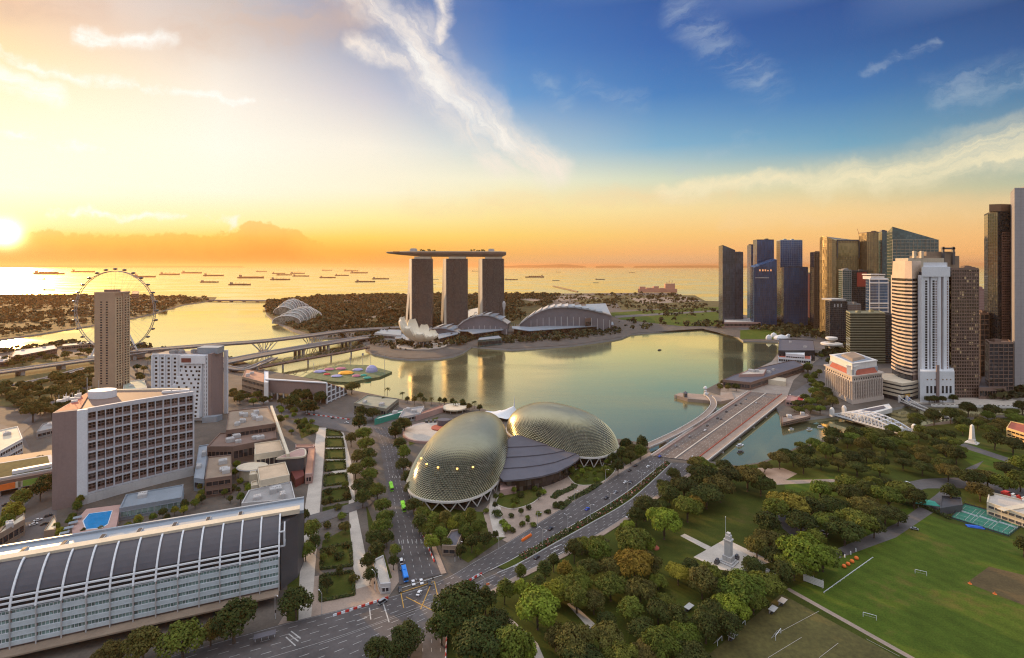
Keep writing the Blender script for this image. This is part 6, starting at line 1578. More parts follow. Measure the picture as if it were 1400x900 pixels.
def white_truss():
    A, B = G(1141,568,2), G(1228,593,2); d = (B-A).normalized(); n_ = Vector((-d.y,d.x,0)); L = (B-A).length
    if n_.y < 0: n_ = -n_
    t = thing('truss_bridge', 'white bow truss bridge with arched ribs over the river', 'bridge', (A+B)/2); W_ = 20
    m1 = MB(); m1.grid([[A+n_*0,A+n_*W_,A+n_*W_-Vector((0,0,1.4)),A-Vector((0,0,1.4))],[B,B+n_*W_,B+n_*W_-Vector((0,0,1.4)),B-Vector((0,0,1.4))]], closed=True); mesh_obj('deck', m1, asphalt2, t)
    arch = lambda u: 1.5+7.5*(1-(2*u-1)**2)
    for o in (0,W_*.5,W_):
        m1 = MB(); n = 18
        for k in range(n):
            u, v = k/n, (k+1)/n; p, q = A+d*L*u+n_*o, A+d*L*v+n_*o; up = Vector((0,0,1))
            m1.beam(p+up*arch(u), q+up*arch(v), 1.0, 1.1); m1.beam(q, q+up*arch(v), .5,.5); m1.beam(p+up*.2, q+up*arch(v), .35,.35); m1.beam(p+up*.3,q+up*.3,.8,.8); m1.beam(p+up*1.4,q+up*1.4,.3,.5)
        mesh_obj('arch_truss', m1, white, t)
    for k in range(3,16,2):
        u = k/18; p = A+d*L*u+Vector((0,0,arch(u))); m1 = MB(); m1.beam(p, p+n_*W_, .7,.7); mesh_obj('cross_brace', m1, white, t)
    for e in (A-d*3,B+d*3):
        for o in (0,W_):
            m1 = MB(); c = e+n_*o; m1.box((c.x,c.y,0), (3.4,3.4,8), atan2(d.y,d.x)); m1.lathe((c.x,c.y,8), [(2.2,0),(1.5,1.6),(.2,2.4)], 8); mesh_obj('stone_pylon', m1, offwhite, t)
white_truss()
def chain_bridge():
    A, B = G(1240,549,1.5), G(1300,572,1.5); d = (B-A).normalized(); n_ = Vector((-d.y,d.x,0)); L = (B-A).length
    if n_.y < 0: n_ = -n_
    t = thing('suspension_bridge', 'slim pale suspension footbridge right of the white truss bridge', 'bridge', (A+B)/2)
    m1 = MB(); m1.grid([[A,A+n_*9,A+n_*9-Vector((0,0,1)),A-Vector((0,0,1))],[B,B+n_*9,B+n_*9-Vector((0,0,1)),B-Vector((0,0,1))]], closed=True); mesh_obj('deck', m1, asphalt2, t)
    for o in (0,9):
        m1 = MB(); n = 14; s = lambda u: 1.2+4.5*(2*u-1)**2
        for k in range(n):
            u, v = k/n, (k+1)/n; p, q = A+d*L*u+n_*o, A+d*L*v+n_*o
            m1.beam(p+Vector((0,0,s(u))), q+Vector((0,0,s(v))), .7,.7); m1.beam(q, q+Vector((0,0,s(v))), .35,.35); m1.beam(p+Vector((0,0,.9)), q+Vector((0,0,.9)), .3,.9)
        mesh_obj('chain', m1, offwhite, t)
        for e in (A,B):
            m1 = MB(); c = e+n_*o; m1.box((c.x,c.y,0), (2,2,8.4), atan2(d.y,d.x)); mesh_obj('pylon', m1, offwhite, t)
chain_bridge()
m1 = MB(); qa, qb = G(1274,555.5), G(1420,558); 
t = thing('quay_wall', 'pale balustraded river wall in front of the white tower', 'wall', (qa+qb)/2)
m1.beam(qa+Vector((0,0,.5)), qb+Vector((0,0,.5)), 1.2, 2.2); mesh_obj('wall', m1, offwhite, t)
for k in range(24): m1 = MB(); p = qa.lerp(qb,k/23); m1.box((p.x,p.y-.2,0), (1.2,1.6,2.4)); mesh_obj('post', m1, offwhite, t)

# ---------------------------------------------------------------- monuments and small park buildings
def cenotaph():
    c = G(996,769); Yc = c.y; t = thing('monument', 'tall grey stepped war monument on the paved park terrace', 'monument', c); rz = .75
    for i, (w, z, h) in enumerate(((8.5,0,.8),(6.6,.8,.8),(5,1.6,2.6),(3.4,4.2,8.6),(4.2,12.8,.7),(2.8,13.5,2.2),(1.9,15.7,1.3))):
        m1 = MB(); m1.box((c.x,c.y,z), (w,w,h), rz); mesh_obj('step' if i < 2 else 'shaft' if i == 3 else 'tier', m1, ltgrey, t)
    for k in range(4):
        s = thing('memorial_slab', 'low grey memorial slab, %s from the monument on the terrace' % ordw(k+1), 'slab', (c.x+5+k*4.2,c.y-9+k*1.6,0)); m1 = MB(); m1.box((c.x+6+k*4.6,c.y-8-k*1.2,.1), (1.9,11,.35), -.85); mesh_obj('top', m1, grey, s); m1 = MB(); m1.box((c.x+6+k*4.6,c.y-8-k*1.2,.05), (2.3,11.4,.18), -.85); mesh_obj('base', m1, ltgrey, s)
    for k, (dx_, dy_) in enumerate(((-7,-1),(6,3))):
        m1 = MB(); m1.box((c.x+dx_,c.y+dy_,.1), (3.4,2,1.6), rz); m1.box((c.x+dx_,c.y+dy_,1.7), (2.4,1.2,1.0), rz); single('bronze_group', m1, dkgrey, 'dark bronze block %s of the war monument' % ('left' if k == 0 else 'right'), 'statue')
cenotaph()
def obelisk():
    c = G(1329,606); zt = ZA(580,c.y); t = thing('obelisk', 'white obelisk on a stepped base at the edge of the far park lawn', 'obelisk', c)
    m1 = MB(); m1.prism([(c.x-1.7,c.y-1.7),(c.x+1.7,c.y-1.7),(c.x+1.7,c.y+1.7),(c.x-1.7,c.y+1.7)], 4, zt-1.6, taper=.62); m1.prism([(c.x-1.05,c.y-1.05),(c.x+1.05,c.y-1.05),(c.x+1.05,c.y+1.05),(c.x-1.05,c.y+1.05)], zt-1.6, zt, taper=.1); mesh_obj('shaft', m1, offwhite, t)
    for w, z, h in ((9,0,.7),(6.6,.7,.8),(4.6,1.5,2.5)): m1 = MB(); m1.box((c.x,c.y,z), (w,w,h), .6); mesh_obj('step', m1, offwhite, t)
obelisk()
block('yellow civic building with red roofs at the right edge', [(1376,586),(1382,577),(1410,583),(1408,596)], 11, mat('yellow_render',(.70,.48,.22),.8), terracotta, rows=3, kit=0, win=brownglass)
def clubhouse():
    t = block('cream clubhouse with red awnings at the right edge', [(1349,688),(1352,674),(1420,690),(1420,712)], 8, cream, palepav, rows=2, kit=0, win=dkgrey)
    for k in range(5):
        c = G(1378+k*7, 673+k*2.4, 10); m1 = MB(); m1.box((c.x,c.y,8.2), (4.4,6,1.4), .3); m1.box((c.x,c.y,9.6), (3,4.6,.7), .3); mesh_obj('awning', m1, redp if k%2 == 0 else white, t)
    c = G(1390,694,8.2); m1 = MB(); m1.box((c.x,c.y,8.2), (30,4,.5), .25); mesh_obj('terrace_roof', m1, cream, t)
clubhouse()
def courts():
    q = gp([(1300,709),(1319,690),(1405,713),(1379,734)]); t = thing('tennis_court', 'green fenced tennis courts with white lines beside the playing field', 'court', q[0])
    mesh_obj('surface', MB().prism([(p.x,p.y) for p in q], 0, .3), greencourt, t); m1 = MB()
    for u in (.04,.22,.30,.36,.54,.62,.68,.86,.96):
        ribbon(m1, [q[0].lerp(q[3],u).lerp(q[1].lerp(q[2],u),.12), q[0].lerp(q[3],u).lerp(q[1].lerp(q[2],u),.88)], .22, .33)
    for f in (.12,.3,.5,.7,.88): ribbon(m1, [q[0].lerp(q[1],f).lerp(q[3].lerp(q[2],f),.04), q[0].lerp(q[1],f).lerp(q[3].lerp(q[2],f),.96)], .18, .33)
    mesh_obj('court_lines', m1, paint, t)
    for a, b in ((0,1),(1,2),(2,3),(3,0)):
        m1 = MB(); n = 12
        for k in range(n+1): p = q[a].lerp(q[b],k/n); m1.tube([p,(p.x,p.y,3)], .09, 4)
        for z in (1,3): m1.beam(q[a]+Vector((0,0,z)), q[b]+Vector((0,0,z)), .06,.06)
        m1.face([q[a]+Vector((0,0,.3)),q[b]+Vector((0,0,.3)),q[b]+Vector((0,0,1.2)),q[a]+Vector((0,0,1.2))]); mesh_obj('fence', m1, dkgrey, t)
    for k in range(3): 
        p = q[0].lerp(q[3],.2+.32*k).lerp(q[1].lerp(q[2],.2+.32*k),.5); m1 = MB(); m1.box((p.x,p.y,.3), (.1,9,.9), .5); mesh_obj('net', m1, white, t)
courts()
c = G(1265,687,3.2); t = thing('marquee', 'teal roofed marquee beside the tennis courts', 'marquee', (c.x,c.y,0)); m1 = MB(); m1.box((c.x,c.y,3.0), (14,8,.3), -.35); m1.prism([(c.x-6,c.y-2),(c.x+6,c.y-6),(c.x+7,c.y+2),(c.x-5,c.y+5)], 3.3, 4.6, taper=.4); mesh_obj('roof', m1, tealm, t)
m1 = MB()
for k in (-1,1):
    for j in (-1,1): m1.tube([(c.x+k*5.5,c.y+j*2.6-k*2,0),(c.x+k*5.5,c.y+j*2.6-k*2,3)], .12, 4)
mesh_obj('pole', m1, white, t)
block('dark canvas batting cage beside the teal marquee', [(1285,697),(1287,679),(1314,682),(1316,692)], 4, dkgrey, dkgrey, rows=0, kit=0, name='batting_cage', cat='cage')
c = G(1333,721); m1 = MB(); m1.box((c.x,c.y,.05), (9,3.4,.5), -.35); m1.box((c.x+.4,c.y,.55), (7,2,.35), -.3); single('ground_sheet', m1, bluem, 'bright blue folded ground sheet at the edge of the playing field', 'tarpaulin')
m1 = MB(); c = G(1112,800); 
t = thing('sight_screen', 'white slatted sight screen at the corner of the playing field', 'screen', c)
for k in range(5): m1.box((c.x,c.y,.5+k*.75), (9.5,.2,.6), -.75)
mesh_obj('panel', m1, offwhite, t); m1 = MB()
for k in (-1,0,1): m1.beam((c.x+k*3.2,c.y-k*3,0),(c.x+k*3.2+.8,c.y-k*3+1.2,4.2),.2,.2)
mesh_obj('strut', m1, ltgrey, t)
a, b = G(1126,811), G(1193,763); m1 = MB(); m1.beam(a+Vector((0,0,.4)), b+Vector((0,0,.3)), .15, .4); 
for k in range(14): p = a.lerp(b,k/13); m1.box((p.x+.2,p.y,0), (.12,.4,.5), .9)
single('boundary_board', m1, white, 'long low white board along the edge of the playing field', 'board')
# ---------------------------------------------------------------- trees
DG, MG, BG, YG, OR, BR = (.046,.058,.013), (.096,.118,.017), (.150,.195,.020), (.205,.195,.020), (.18,.135,.020), (.094,.085,.020)
def crown_mb(seed, lobes, nq, size, up=.25, droop=0):
    r = random.Random(seed); mb = MB(); vol = [a[1]*a[2] for a in lobes]; tot = sum(vol)
    for (c, rx, rz_), w in zip(lobes, vol):
        for k in range(int(nq*w/tot)):
            z = r.uniform(-.55, 1); a = r.uniform(0, 2*pi); s = sqrt(max(0, 1-z*z)); n = Vector((s*cos(a), s*sin(a), z))
            d = r.uniform(.80, 1.05) if r.random() < .86 else r.uniform(.35, .8)
            d *= 1+.22*noise.noise(Vector((n.x*2.3+seed, n.y*2.3, n.z*2.3+c[0])))
            p = Vector(c)+Vector((n.x*rx*d, n.y*rx*d, n.z*rz_*d))
            nn = (n+Vector((r.uniform(-1,1), r.uniform(-1,1), r.uniform(-.6,1)))*.75+Vector((0,0,up))).normalized()
            t1 = nn.cross(Vector((r.uniform(-1,1), r.uniform(-1,1), .3))).normalized(); t2 = nn.cross(t1)
            q = size*r.uniform(.55, 1.25); e = size*r.uniform(.5, 1.1)
            mb.face([p-t1*q, p-t2*e*.9+nn*.12*q, p+t1*q*.9, p+t2*e-nn*.15*q])
    return mb
def tree_proto(name, seed, lobes, nq, size, th, tr, limbs):
    r = random.Random(seed)
    t = thing(name, 'x', 'tree')
    m1 = MB(); m1.tube([(0,0,-.3),(.1,0,th*.35),(r.uniform(-.3,.3),r.uniform(-.3,.3),th)], [tr*1.35,tr,tr*.75], 7)
    for k in range(limbs):
        l = lobes[k % len(lobes)]; c = Vector(l[0]); m1.tube([(0,0,th*.8),(c.x*.45,c.y*.45,(th+c.z)*.5+.3),(c.x*.95,c.y*.95,c.z+.2*l[2])], [tr*.6,tr*.4,tr*.15], 5)
    mesh_obj('trunk', m1, bark, t); mesh_obj('crown', crown_mb(seed, lobes, nq, size), leaf, t)
    return t
def lob(seed, n, R_, zc, flat, rl):
    r = random.Random(seed); out = [((0,0,zc+.12*R_), R_*.62, R_*flat*1.0)]
    for k in range(n):
        a = 2*pi*k/n+r.uniform(-.3,.3); d = R_*r.uniform(.45,.68); out.append(((d*cos(a), d*sin(a), zc+R_*r.uniform(-.14,.14)), R_*rl*r.uniform(.8,1.2), R_*flat*r.uniform(.6,.95)))
    return out
PROTO = {'rain': [], 'round': [], 'street': [], 'palm': [], 'shrub': []}
for s in range(4): PROTO['rain'].append((tree_proto('rain_tree', 11+s, lob(s+1, 9+s%2, 9.0, 8.6, .34, .33)+lob(s+5, 5, 5.0, 10.2, .40, .44)[1:], 4600, .50, 5.4, .55, 9), 9.4, 8.6))
for s in range(3): PROTO['round'].append((tree_proto('broadleaf_tree', 31+s, lob(s+21, 8, 6.0, 7.0, .55, .38)+lob(s+25, 4, 3.4, 9.2, .55, .5)[1:], 3000, .42, 4.2, .38, 8), 6.4, 7.2))
for s in range(3): PROTO['street'].append((tree_proto('street_tree', 51+s, lob(s+41, 6, 3.7, 6.0, .85, .42)+lob(s+45, 3, 2.2, 8.0, .8, .55)[1:], 1700, .36, 3.2, .24, 5), 4.1, 6.0))
for s in range(2): PROTO['shrub'].append((tree_proto('shrub', 71+s, lob(s+61, 5, 1.7, 1.3, .7, .55), 420, .30, .6, .12, 4), 1.9, 1.3))
def palm_proto(seed):
    r = random.Random(seed); t = thing('palm_tree', 'x', 'tree'); m1 = MB(); m1.tube([(0,0,-.3),(.3,0,5),(.2,.2,10)], [.35,.25,.2], 6); mesh_obj('trunk', m1, bark, t)
    m1 = MB()
    for k in range(20):
        a = 2*pi*k/20+r.uniform(-.15,.15); up = r.uniform(-.1,1.2); pts = []
        for i in range(5):
            u = i/4; pts.append(Vector((.2+cos(a)*4.2*u, .2+sin(a)*4.2*u, 10+up*2.6*u-3.4*u*u)))
        q = Vector((-sin(a),cos(a),0))
        for i in range(4):
            w0, w1 = .55*(1-abs(i/4-.4)), .55*(1-abs((i+1)/4-.4))
            m1.face([pts[i]-q*w0-Vector((0,0,.25)), pts[i], pts[i+1], pts[i+1]-q*w1-Vector((0,0,.25))]); m1.face([pts[i]+q*w0-Vector((0,0,.25)), pts[i], pts[i+1], pts[i+1]+q*w1-Vector((0,0,.25))])
    mesh_obj('crown', m1, leaf, t); return t
for s in range(2): PROTO['palm'].append((palm_proto(90+s), 4.2, 9.0))
for k in PROTO: PROTO[k] = [dict(o=a, r=b, z=c, used=False) for a, b, c in PROTO[k]]
CN = {DG:'dark green', MG:'mid green', BG:'bright green', YG:'yellowish', OR:'orange flowered', BR:'brownish'}
KN = {'rain':'broad tree','round':'round tree','street':'narrow tree','palm':'palm','shrub':'shrub'}
trnd = random.Random(3); ZONES = []
def pick(mix):
    return mix[trnd.randrange(len(mix))]
def plant_zone(zone, items, group):
    """items: (column, row of the crown's middle, radius in columns or None for own size, kind, colour)"""
    ZONES.append((zone, group, items))
def fill(zone, group, poly, kind, mix, gap, rad, n=400, seed=0):
    """scatter crowns over a ground polygon given in photo points, none closer than gap metres"""
    r = random.Random(seed+len(ZONES)); W = gp(poly); xs = [p.x for p in W]; ys = [p.y for p in W]; got = []
    def inside(x, y):
        c = False; j = len(W)-1
        for i in range(len(W)):
            if (W[i].y > y) != (W[j].y > y) and x < (W[j].x-W[i].x)*(y-W[i].y)/(W[j].y-W[i].y)+W[i].x: c = not c
            j = i
        return c
    for k in range(n*8):
        x, y = r.uniform(min(xs),max(xs)), r.uniform(min(ys),max(ys))
        if inside(x,y) and all((x-a)**2+(y-b)**2 > gap*gap for a, b, *_ in got):
            got.append((x, y, r.uniform(*rad), kind if isinstance(kind,str) else kind[r.randrange(len(kind))], mix[r.randrange(len(mix))]))
        if len(got) >= n: break
    ZONES.append((zone, group, [('w',)+g for g in got]))
T_ = lambda *a: a
plant_zone('in the grove right of the crossroads', [(630,826,40,'rain',DG),(655,868,44,'rain',DG),(604,856,24,'round',DG),(702,884,30,'round',MG),(682,846,22,'round',DG),(664,818,16,'street',DG),(690,806,14,'street',MG),(712,806,13,'street',BG)], 'grove right of the crossroads')
plant_zone('on the island below the crossroads', [(556,866,27,'round',DG),(517,884,20,'round',DG),(545,890,22,'round',DG)], 'trees on the traffic island')
plant_zone('under the long white building', [(196,880,27,'round',BR),(250,872,31,'round',MG),(320,843,33,'round',DG),(405,820,25,'round',DG),(150,890,22,'round',BR),(288,864,18,'round',BR)], 'trees under the long white building')
plant_zone('right of the long white building', [(425,722,17,'round',MG),(418,752,14,'round',MG),(429,740,12,'street',DG),(416,705,9,'street',DG)], 'trees by the long building end')
plant_zone('left of the bus street', [(491,578,11,'street',DG),(497,591,13,'round',MG),(500,605,13,'round',MG),(502,619,13,'round',DG),(503,633,13,'round',MG),(505,647,13,'round',MG),(498,661,19,'rain',DG),(516,671,13,'round',MG),(496,679,14,'round',DG),(523,690,13,'round',MG),(527,705,14,'round',MG),(522,720,15,'round',MG),(511,734,13,'round',DG),(529,735,13,'round',DG),(515,750,14,'round',DG),(503,768,11,'street',DG),(506,785,11,'street',DG),(538,768,8,'street',DG),(488,626,10,'street',BR),(486,641,13,'round',BR),(480,600,8,'street',BR),(493,563,10,'street',DG),(540,752,9,'street',MG)], 'trees left of the bus street')
plant_zone('right of the bus street', [(547,606,11,'street',DG),(552,620,10,'street',MG),(552,634,12,'round',DG),(557,652,10,'street',DG),(541,588,11,'street',DG),(560,668,9,'street',DG),(566,690,13,'round',DG),(579,700,14,'round',MG),(594,708,13,'round',MG),(610,709,12,'street',BR),(626,713,13,'round',MG),(643,706,12,'street',MG),(585,722,14,'round',MG),(602,728,12,'round',MG),(590,741,13,'round',BG),(610,742,9,'street',MG),(618,717,10,'street',YG),(637,728,12,'round',MG),(655,718,12,'round',MG),(662,735,12,'round',DG),(645,742,10,'street',DG),(630,752,9,'street',DG),(574,715,12,'street',DG),(553,578,12,'round',BR)], 'trees right of the bus street')
fill('in the garden before the foyer roof', 'garden before the foyer roof', [(668,672),(705,662),(735,660),(750,676),(720,700),(690,728),(664,742),(655,720)], ['street','shrub','shrub'], [MG,BG,DG], 6.5, (2.0,3.4), 22)
fill('in the oval bed beside the rear dome', 'oval bed beside the rear dome', [(776,652),(790,640),(822,634),(842,642),(822,660),(790,664)], ['street','shrub'], [MG,BG], 6, (2.0,3.6), 14)
plant_zone('beside the rear dome', [(856,606,10,'round',DG),(866,612,11,'round',BR),(878,606,9,'street',DG),(876,616,9,'street',MG),(850,618,10,'street',DG),(839,629,9,'street',DG),(845,638,9,'street',DG),(828,642,8,'street',MG),(862,622,9,'street',BR)], 'trees beside the rear dome')
fill('in the verge of the plaza pavement', 'verge along the main road', [(640,770),(700,738),(760,702),(775,694),(768,690),(730,705),(690,728),(650,745)], ['shrub','street','shrub'], [DG,MG], 4.5, (1.6,3.0), 34)
plant_zone('between the main road and the park', [(712,783,10,'street',MG),(745,778,13,'street',DG),(757,768,10,'street',DG),(785,752,13,'street',DG),(772,776,13,'street',OR),(735,797,12,'street',DG),(795,785,14,'round',MG)], 'roadside trees of the park')
plant_zone('beside the bright lawn near the main road', [(908,712,28,'rain',BG),(882,690,20,'round',DG),(940,692,24,'rain',MG),(950,684,15,'round',OR),(966,672,26,'rain',DG),(935,664,24,'rain',DG),(960,651,24,'rain',DG),(985,665,24,'rain',BR),(998,648,22,'rain',DG),(1022,652,22,'rain',BR),(1040,660,20,'rain',DG),(870,705,14,'round',DG),(915,676,16,'round',DG)], 'grove beside the bright lawn')
plant_zone('between the dark lawn and the crossroads', [(865,740,28,'rain',MG),(868,772,30,'rain',OR),(840,775,24,'rain',BR),(820,750,20,'round',MG),(835,798,26,'rain',MG),(735,826,38,'rain',BG),(758,806,20,'round',YG),(790,800,22,'rain',MG),(805,775,18,'round',DG),(812,820,18,'round',BR),(875,806,26,'rain',BR),(862,830,22,'round',MG),(900,835,24,'rain',DG),(888,770,18,'round',BR),(770,800,22,'rain',MG)], 'grove between lawn and crossroads')
plant_zone('along the bottom edge of the park', [(785,878,34,'rain',BR),(830,872,28,'rain',BR),(760,868,20,'round',BR),(800,896,34,'rain',DG),(716,886,22,'round',BG),(850,898,30,'rain',MG),(880,862,24,'rain',DG),(905,880,30,'rain',MG),(880,895,26,'rain',BR),(935,868,28,'rain',MG),(945,895,30,'rain',DG),(925,845,20,'round',DG),(830,846,16,'round',DG)], 'trees along the bottom edge of the park')
plant_zone('between the monument and the playing fields', [(960,792,24,'round',BR),(985,800,24,'rain',DG),(945,775,16,'round',DG),(1015,800,34,'rain',MG),(1045,795,28,'rain',MG),(1000,825,28,'rain',BG),(1030,818,24,'rain',MG),(975,835,26,'rain',DG),(965,855,22,'round',DG),(1103,752,38,'rain',BG),(1085,770,26,'rain',MG),(1125,758,26,'rain',MG),(1070,780,20,'round',DG),(1060,758,18,'round',DG),(1052,735,22,'rain',BR),(1035,745,18,'round',BR),(1075,740,20,'rain',DG),(998,854,20,'round',DG)], 'trees between monument and playing fields')
plant_zone('between the two park lawns', [(1080,686,28,'rain',OR),(1060,695,20,'round',MG),(1110,690,20,'round',DG),(1095,712,24,'rain',DG),(1050,715,20,'round',DG),(1130,712,24,'rain',MG),(1155,722,26,'rain',DG),(1170,708,26,'rain',MG),(1140,690,22,'rain',DG),(1185,690,24,'rain',BR),(1215,680,24,'rain',MG),(1210,700,22,'rain',DG),(1235,668,22,'rain',MG),(1250,678,16,'round',DG),(1160,675,20,'rain',DG),(1185,668,18,'round',DG),(1195,718,16,'round',DG),(1228,706,12,'round',DG)], 'trees between the two park lawns')
fill('on the river bank left of the obelisk', 'wooded river bank', [(1040,648),(1085,622),(1120,608),(1170,600),(1230,594),(1300,602),(1318,640),(1300,660),(1240,652),(1190,664),(1150,650),(1080,650)], ['rain','rain','round'], [DG,DG,MG,BR,MG,BR], 12, (6.5,10), 62)
fill('behind the obelisk', 'trees behind the obelisk', [(1236,582),(1280,574),(1330,568),(1400,566),(1470,566),(1470,585),(1400,575),(1372,590),(1350,600),(1310,596),(1260,592)], ['rain','round'], [DG,MG,BR], 13, (6.5,9.5), 26)
plant_zone('around the clubhouse and tennis courts', [(1325,652,20,'rain',DG),(1350,652,18,'rain',BR),(1375,640,18,'rain',DG),(1395,634,16,'round',MG),(1340,668,16,'round',BR),(1372,660,16,'round',MG),(1395,655,16,'round',MG),(1385,606,18,'rain',DG),(1360,600,14,'round',DG),(1400,745,12,'street',DG),(1300,672,12,'street',DG)], 'trees around the clubhouse')
fill('round the foot of the grand columned hotel', 'trees round the grand hotel', [(1074,574),(1090,558),(1100,545),(1104,532),(1118,528),(1130,540),(1142,558),(1138,566),(1108,570)], ['round','rain'], [DG,MG,BR,DG], 8.5, (5,8.5), 30)
fill('along the avenue behind the waterfront hall', 'avenue behind the waterfront hall', [(1095,520),(1110,500),(1120,486),(1150,480),(1160,490),(1130,510),(1112,530)], ['round','street'], [DG,MG], 11, (5,7), 14)
fill('beside the far end of the bridge', 'trees beside the bridge end', [(980,538),(985,527),(1005,530),(1008,538)], ['round','street'], [DG,BR], 8, (4,6), 6)
fill('in front of the white tower podium', 'row before the white podium', [(1262,553),(1304,553),(1304,550.5),(1262,550.5)], ['round'], [DG], 8, (5,6), 6)
fill('in the dim wood behind the bow hotel', 'wood behind the bow hotel', [(-60,540),(60,528),(128,508),(130,556),(100,572),(60,575),(20,556),(-40,556)], ['rain','round'], [BR,DG,BR], 10.5, (6.5,10), 70)
fill('along the expressway at the left edge', 'trees along the expressway', [(-40,498),(60,490),(128,480),(128,488),(40,500),(-40,512)], ['rain','round'], [BR,DG], 12, (5,8), 34)
fill('between the slim tower and the stepped hotel', 'trees by the slim tower', [(178,498),(230,488),(300,487),(330,495),(330,510),(300,500),(205,505),(200,530),(180,530)], ['round','palm'], [BR,DG], 14, (4,6.5), 16)
fill('between the stepped hotel and the grandstand', 'trees before the grandstand', [(312,560),(318,540),(345,545),(400,556),(436,560),(432,572),(400,566),(376,556),(330,556)], ['round','rain'], [DG,MG,BR], 11, (5,7.5), 20)
plant_zone('in front of the grandstand back wall', [(366,527,8,'round',DG),(377,531,8,'round',DG),(407,538,10,'round',DG),(418,540,10,'round',DG),(437,543,10,'round',DG),(481,527,11,'round',BR),(420,555,12,'round',DG),(399,549,12,'round',DG)], 'trees before the grandstand wall')
fill('in the mall garden beside the teardrop hall', 'mall garden', [(378,560),(420,572),(432,580),(425,605),(400,610),(382,590)], ['street','shrub','round'], [DG,MG,BG], 8, (2.5,5), 18)
fill('among the terraces below the brown mall', 'terrace garden', [(318,640),(345,655),(350,672),(330,690),(300,690),(318,660)], ['street','shrub'], [DG,MG,BG], 6, (2.2,3.6), 12)
fill('on the bay promenade behind the domes', 'bay promenade trees', [(520,540),(560,547),(612,551),(655,557),(668,566),(640,563),(560,554),(528,548)], ['palm','street','street'], [DG,BR,DG], 9, (3.5,4.5), 24)
plant_zone('between the exhibition hall and the bus street', [(510,563,11,'round',DG),(548,581,9,'street',DG),(524,547,5,'street',DG),(540,590,10,'round',DG)], 'trees by the exhibition hall')
fill('in the hedge row around the hotel pool', 'pool hedge trees', [(76,728),(90,708),(112,690),(118,694),(100,716),(86,738),(66,742)], ['street'], [MG,YG,MG], 4.6, (2.6,3.4), 20)
fill('below the glass roofed pavilion', 'pavilion hedge trees', [(104,740),(160,728),(258,695),(280,664),(286,668),(276,694),(262,704),(170,735),(110,746)], ['street'], [MG,YG,DG], 5.2, (2.6,3.6), 30)
plant_zone('beside the ramp at the left edge', [(30,678,14,'street',MG),(18,700,14,'street',YG),(55,668,12,'street',DG),(10,715,12,'street',MG),(63,658,12,'round',DG),(45,560,16,'round',BR),(55,630,9,'street',DG)], 'trees beside the ramp')
fill('in the memorial garden squares', 'memorial garden trees', [(441,672),(476,667),(478,700),(481,740),(484,800),(470,812),(442,812),(438,760)], ['shrub','street'], [DG,BR,MG], 8, (2.0,3.6), 18)
PK = ('rain','round','rain')
fill('filling the dense park below the monument', 'dense park below the monument', [(700,800),(790,760),(862,712),(890,740),(880,790),(930,800),(960,850),(985,880),(900,930),(720,930),(690,860)], PK, [MG,BG,DG,MG,YG], 9.5, (5.5,8.5), 60)
fill('filling the grove behind the bright lawn', 'grove behind the bright lawn', [(866,706),(910,665),(960,638),(1045,650),(1035,672),(960,692),(925,725),(880,730)], PK, [MG,DG,BR,DG], 9, (5.5,8), 26)
fill('filling the grove under the monument', 'grove under the monument', [(1000,800),(1060,770),(1120,740),(1150,745),(1110,785),(1060,802),(1010,850),(965,870),(940,850),(950,800)], PK, [MG,DG,MG,BG], 9, (5.5,8), 26)
fill('filling the belt between the lawns', 'belt between the lawns', [(1040,700),(1120,680),(1230,664),(1236,690),(1205,712),(1150,738),(1060,738)], PK, [DG,MG,BR], 9.5, (5.5,8.5), 34)
NT_ = 0
allt = []
for zone, group, items in ZONES:
    L_ = []
    for it in items:
        if it[0] == 'w':
            _, x, y, r, kind, col = it
            if any((x-q[0])**2+(y-q[1])**2 < (.62*(r+q[2]))**2 for q in allt): continue
        else:
            px, py, rp, kind, col = it; pr = PROTO[kind][0]
            p = G(px, py, 5); 
            for _ in range(3): r = rp*p.y/F; p = G(px, py, pr['z']*r/pr['r'])
            x, y = p.x, p.y
        L_.append([x, y, r, kind, col])
    # ordinals go by kind and colour within the zone, from the left as seen in the photograph
    L_.sort(key=lambda a: a[0]/a[1]); cnt = {}
    for a in L_: cnt[(a[3],a[4])] = cnt.get((a[3],a[4]),0)+1
    seen = {}
    for a in L_:
        k = (a[3],a[4]); seen[k] = seen.get(k,0)+1
        who = 'only %s %s %s' % (CN[a[4]], KN[a[3]], zone) if cnt[k] == 1 else '%s %s %s from the left %s' % (ordw(seen[k]), CN[a[4]], KN[a[3]], zone)
        allt.append((*a, who, group))
for x, y, r, kind, col, who, group in allt:
    pr = PROTO[kind][trnd.randrange(len(PROTO[kind]))]; s = r/pr['r']; v = trnd.uniform(.8,1.25)
    c = tuple(q*v*trnd.uniform(.92,1.08) for q in col)+(1,)
    o = dup(pr['o'], (x,y,.1), trnd.uniform(0,6.28), who, group, (s, s*trnd.uniform(.9,1.1), s*trnd.uniform(.88,1.12)), c)
for k in PROTO:
    for pr in PROTO[k]:
        for ch in list(pr['o'].children): bpy.data.objects.remove(ch)
        bpy.data.objects.remove(pr['o'])

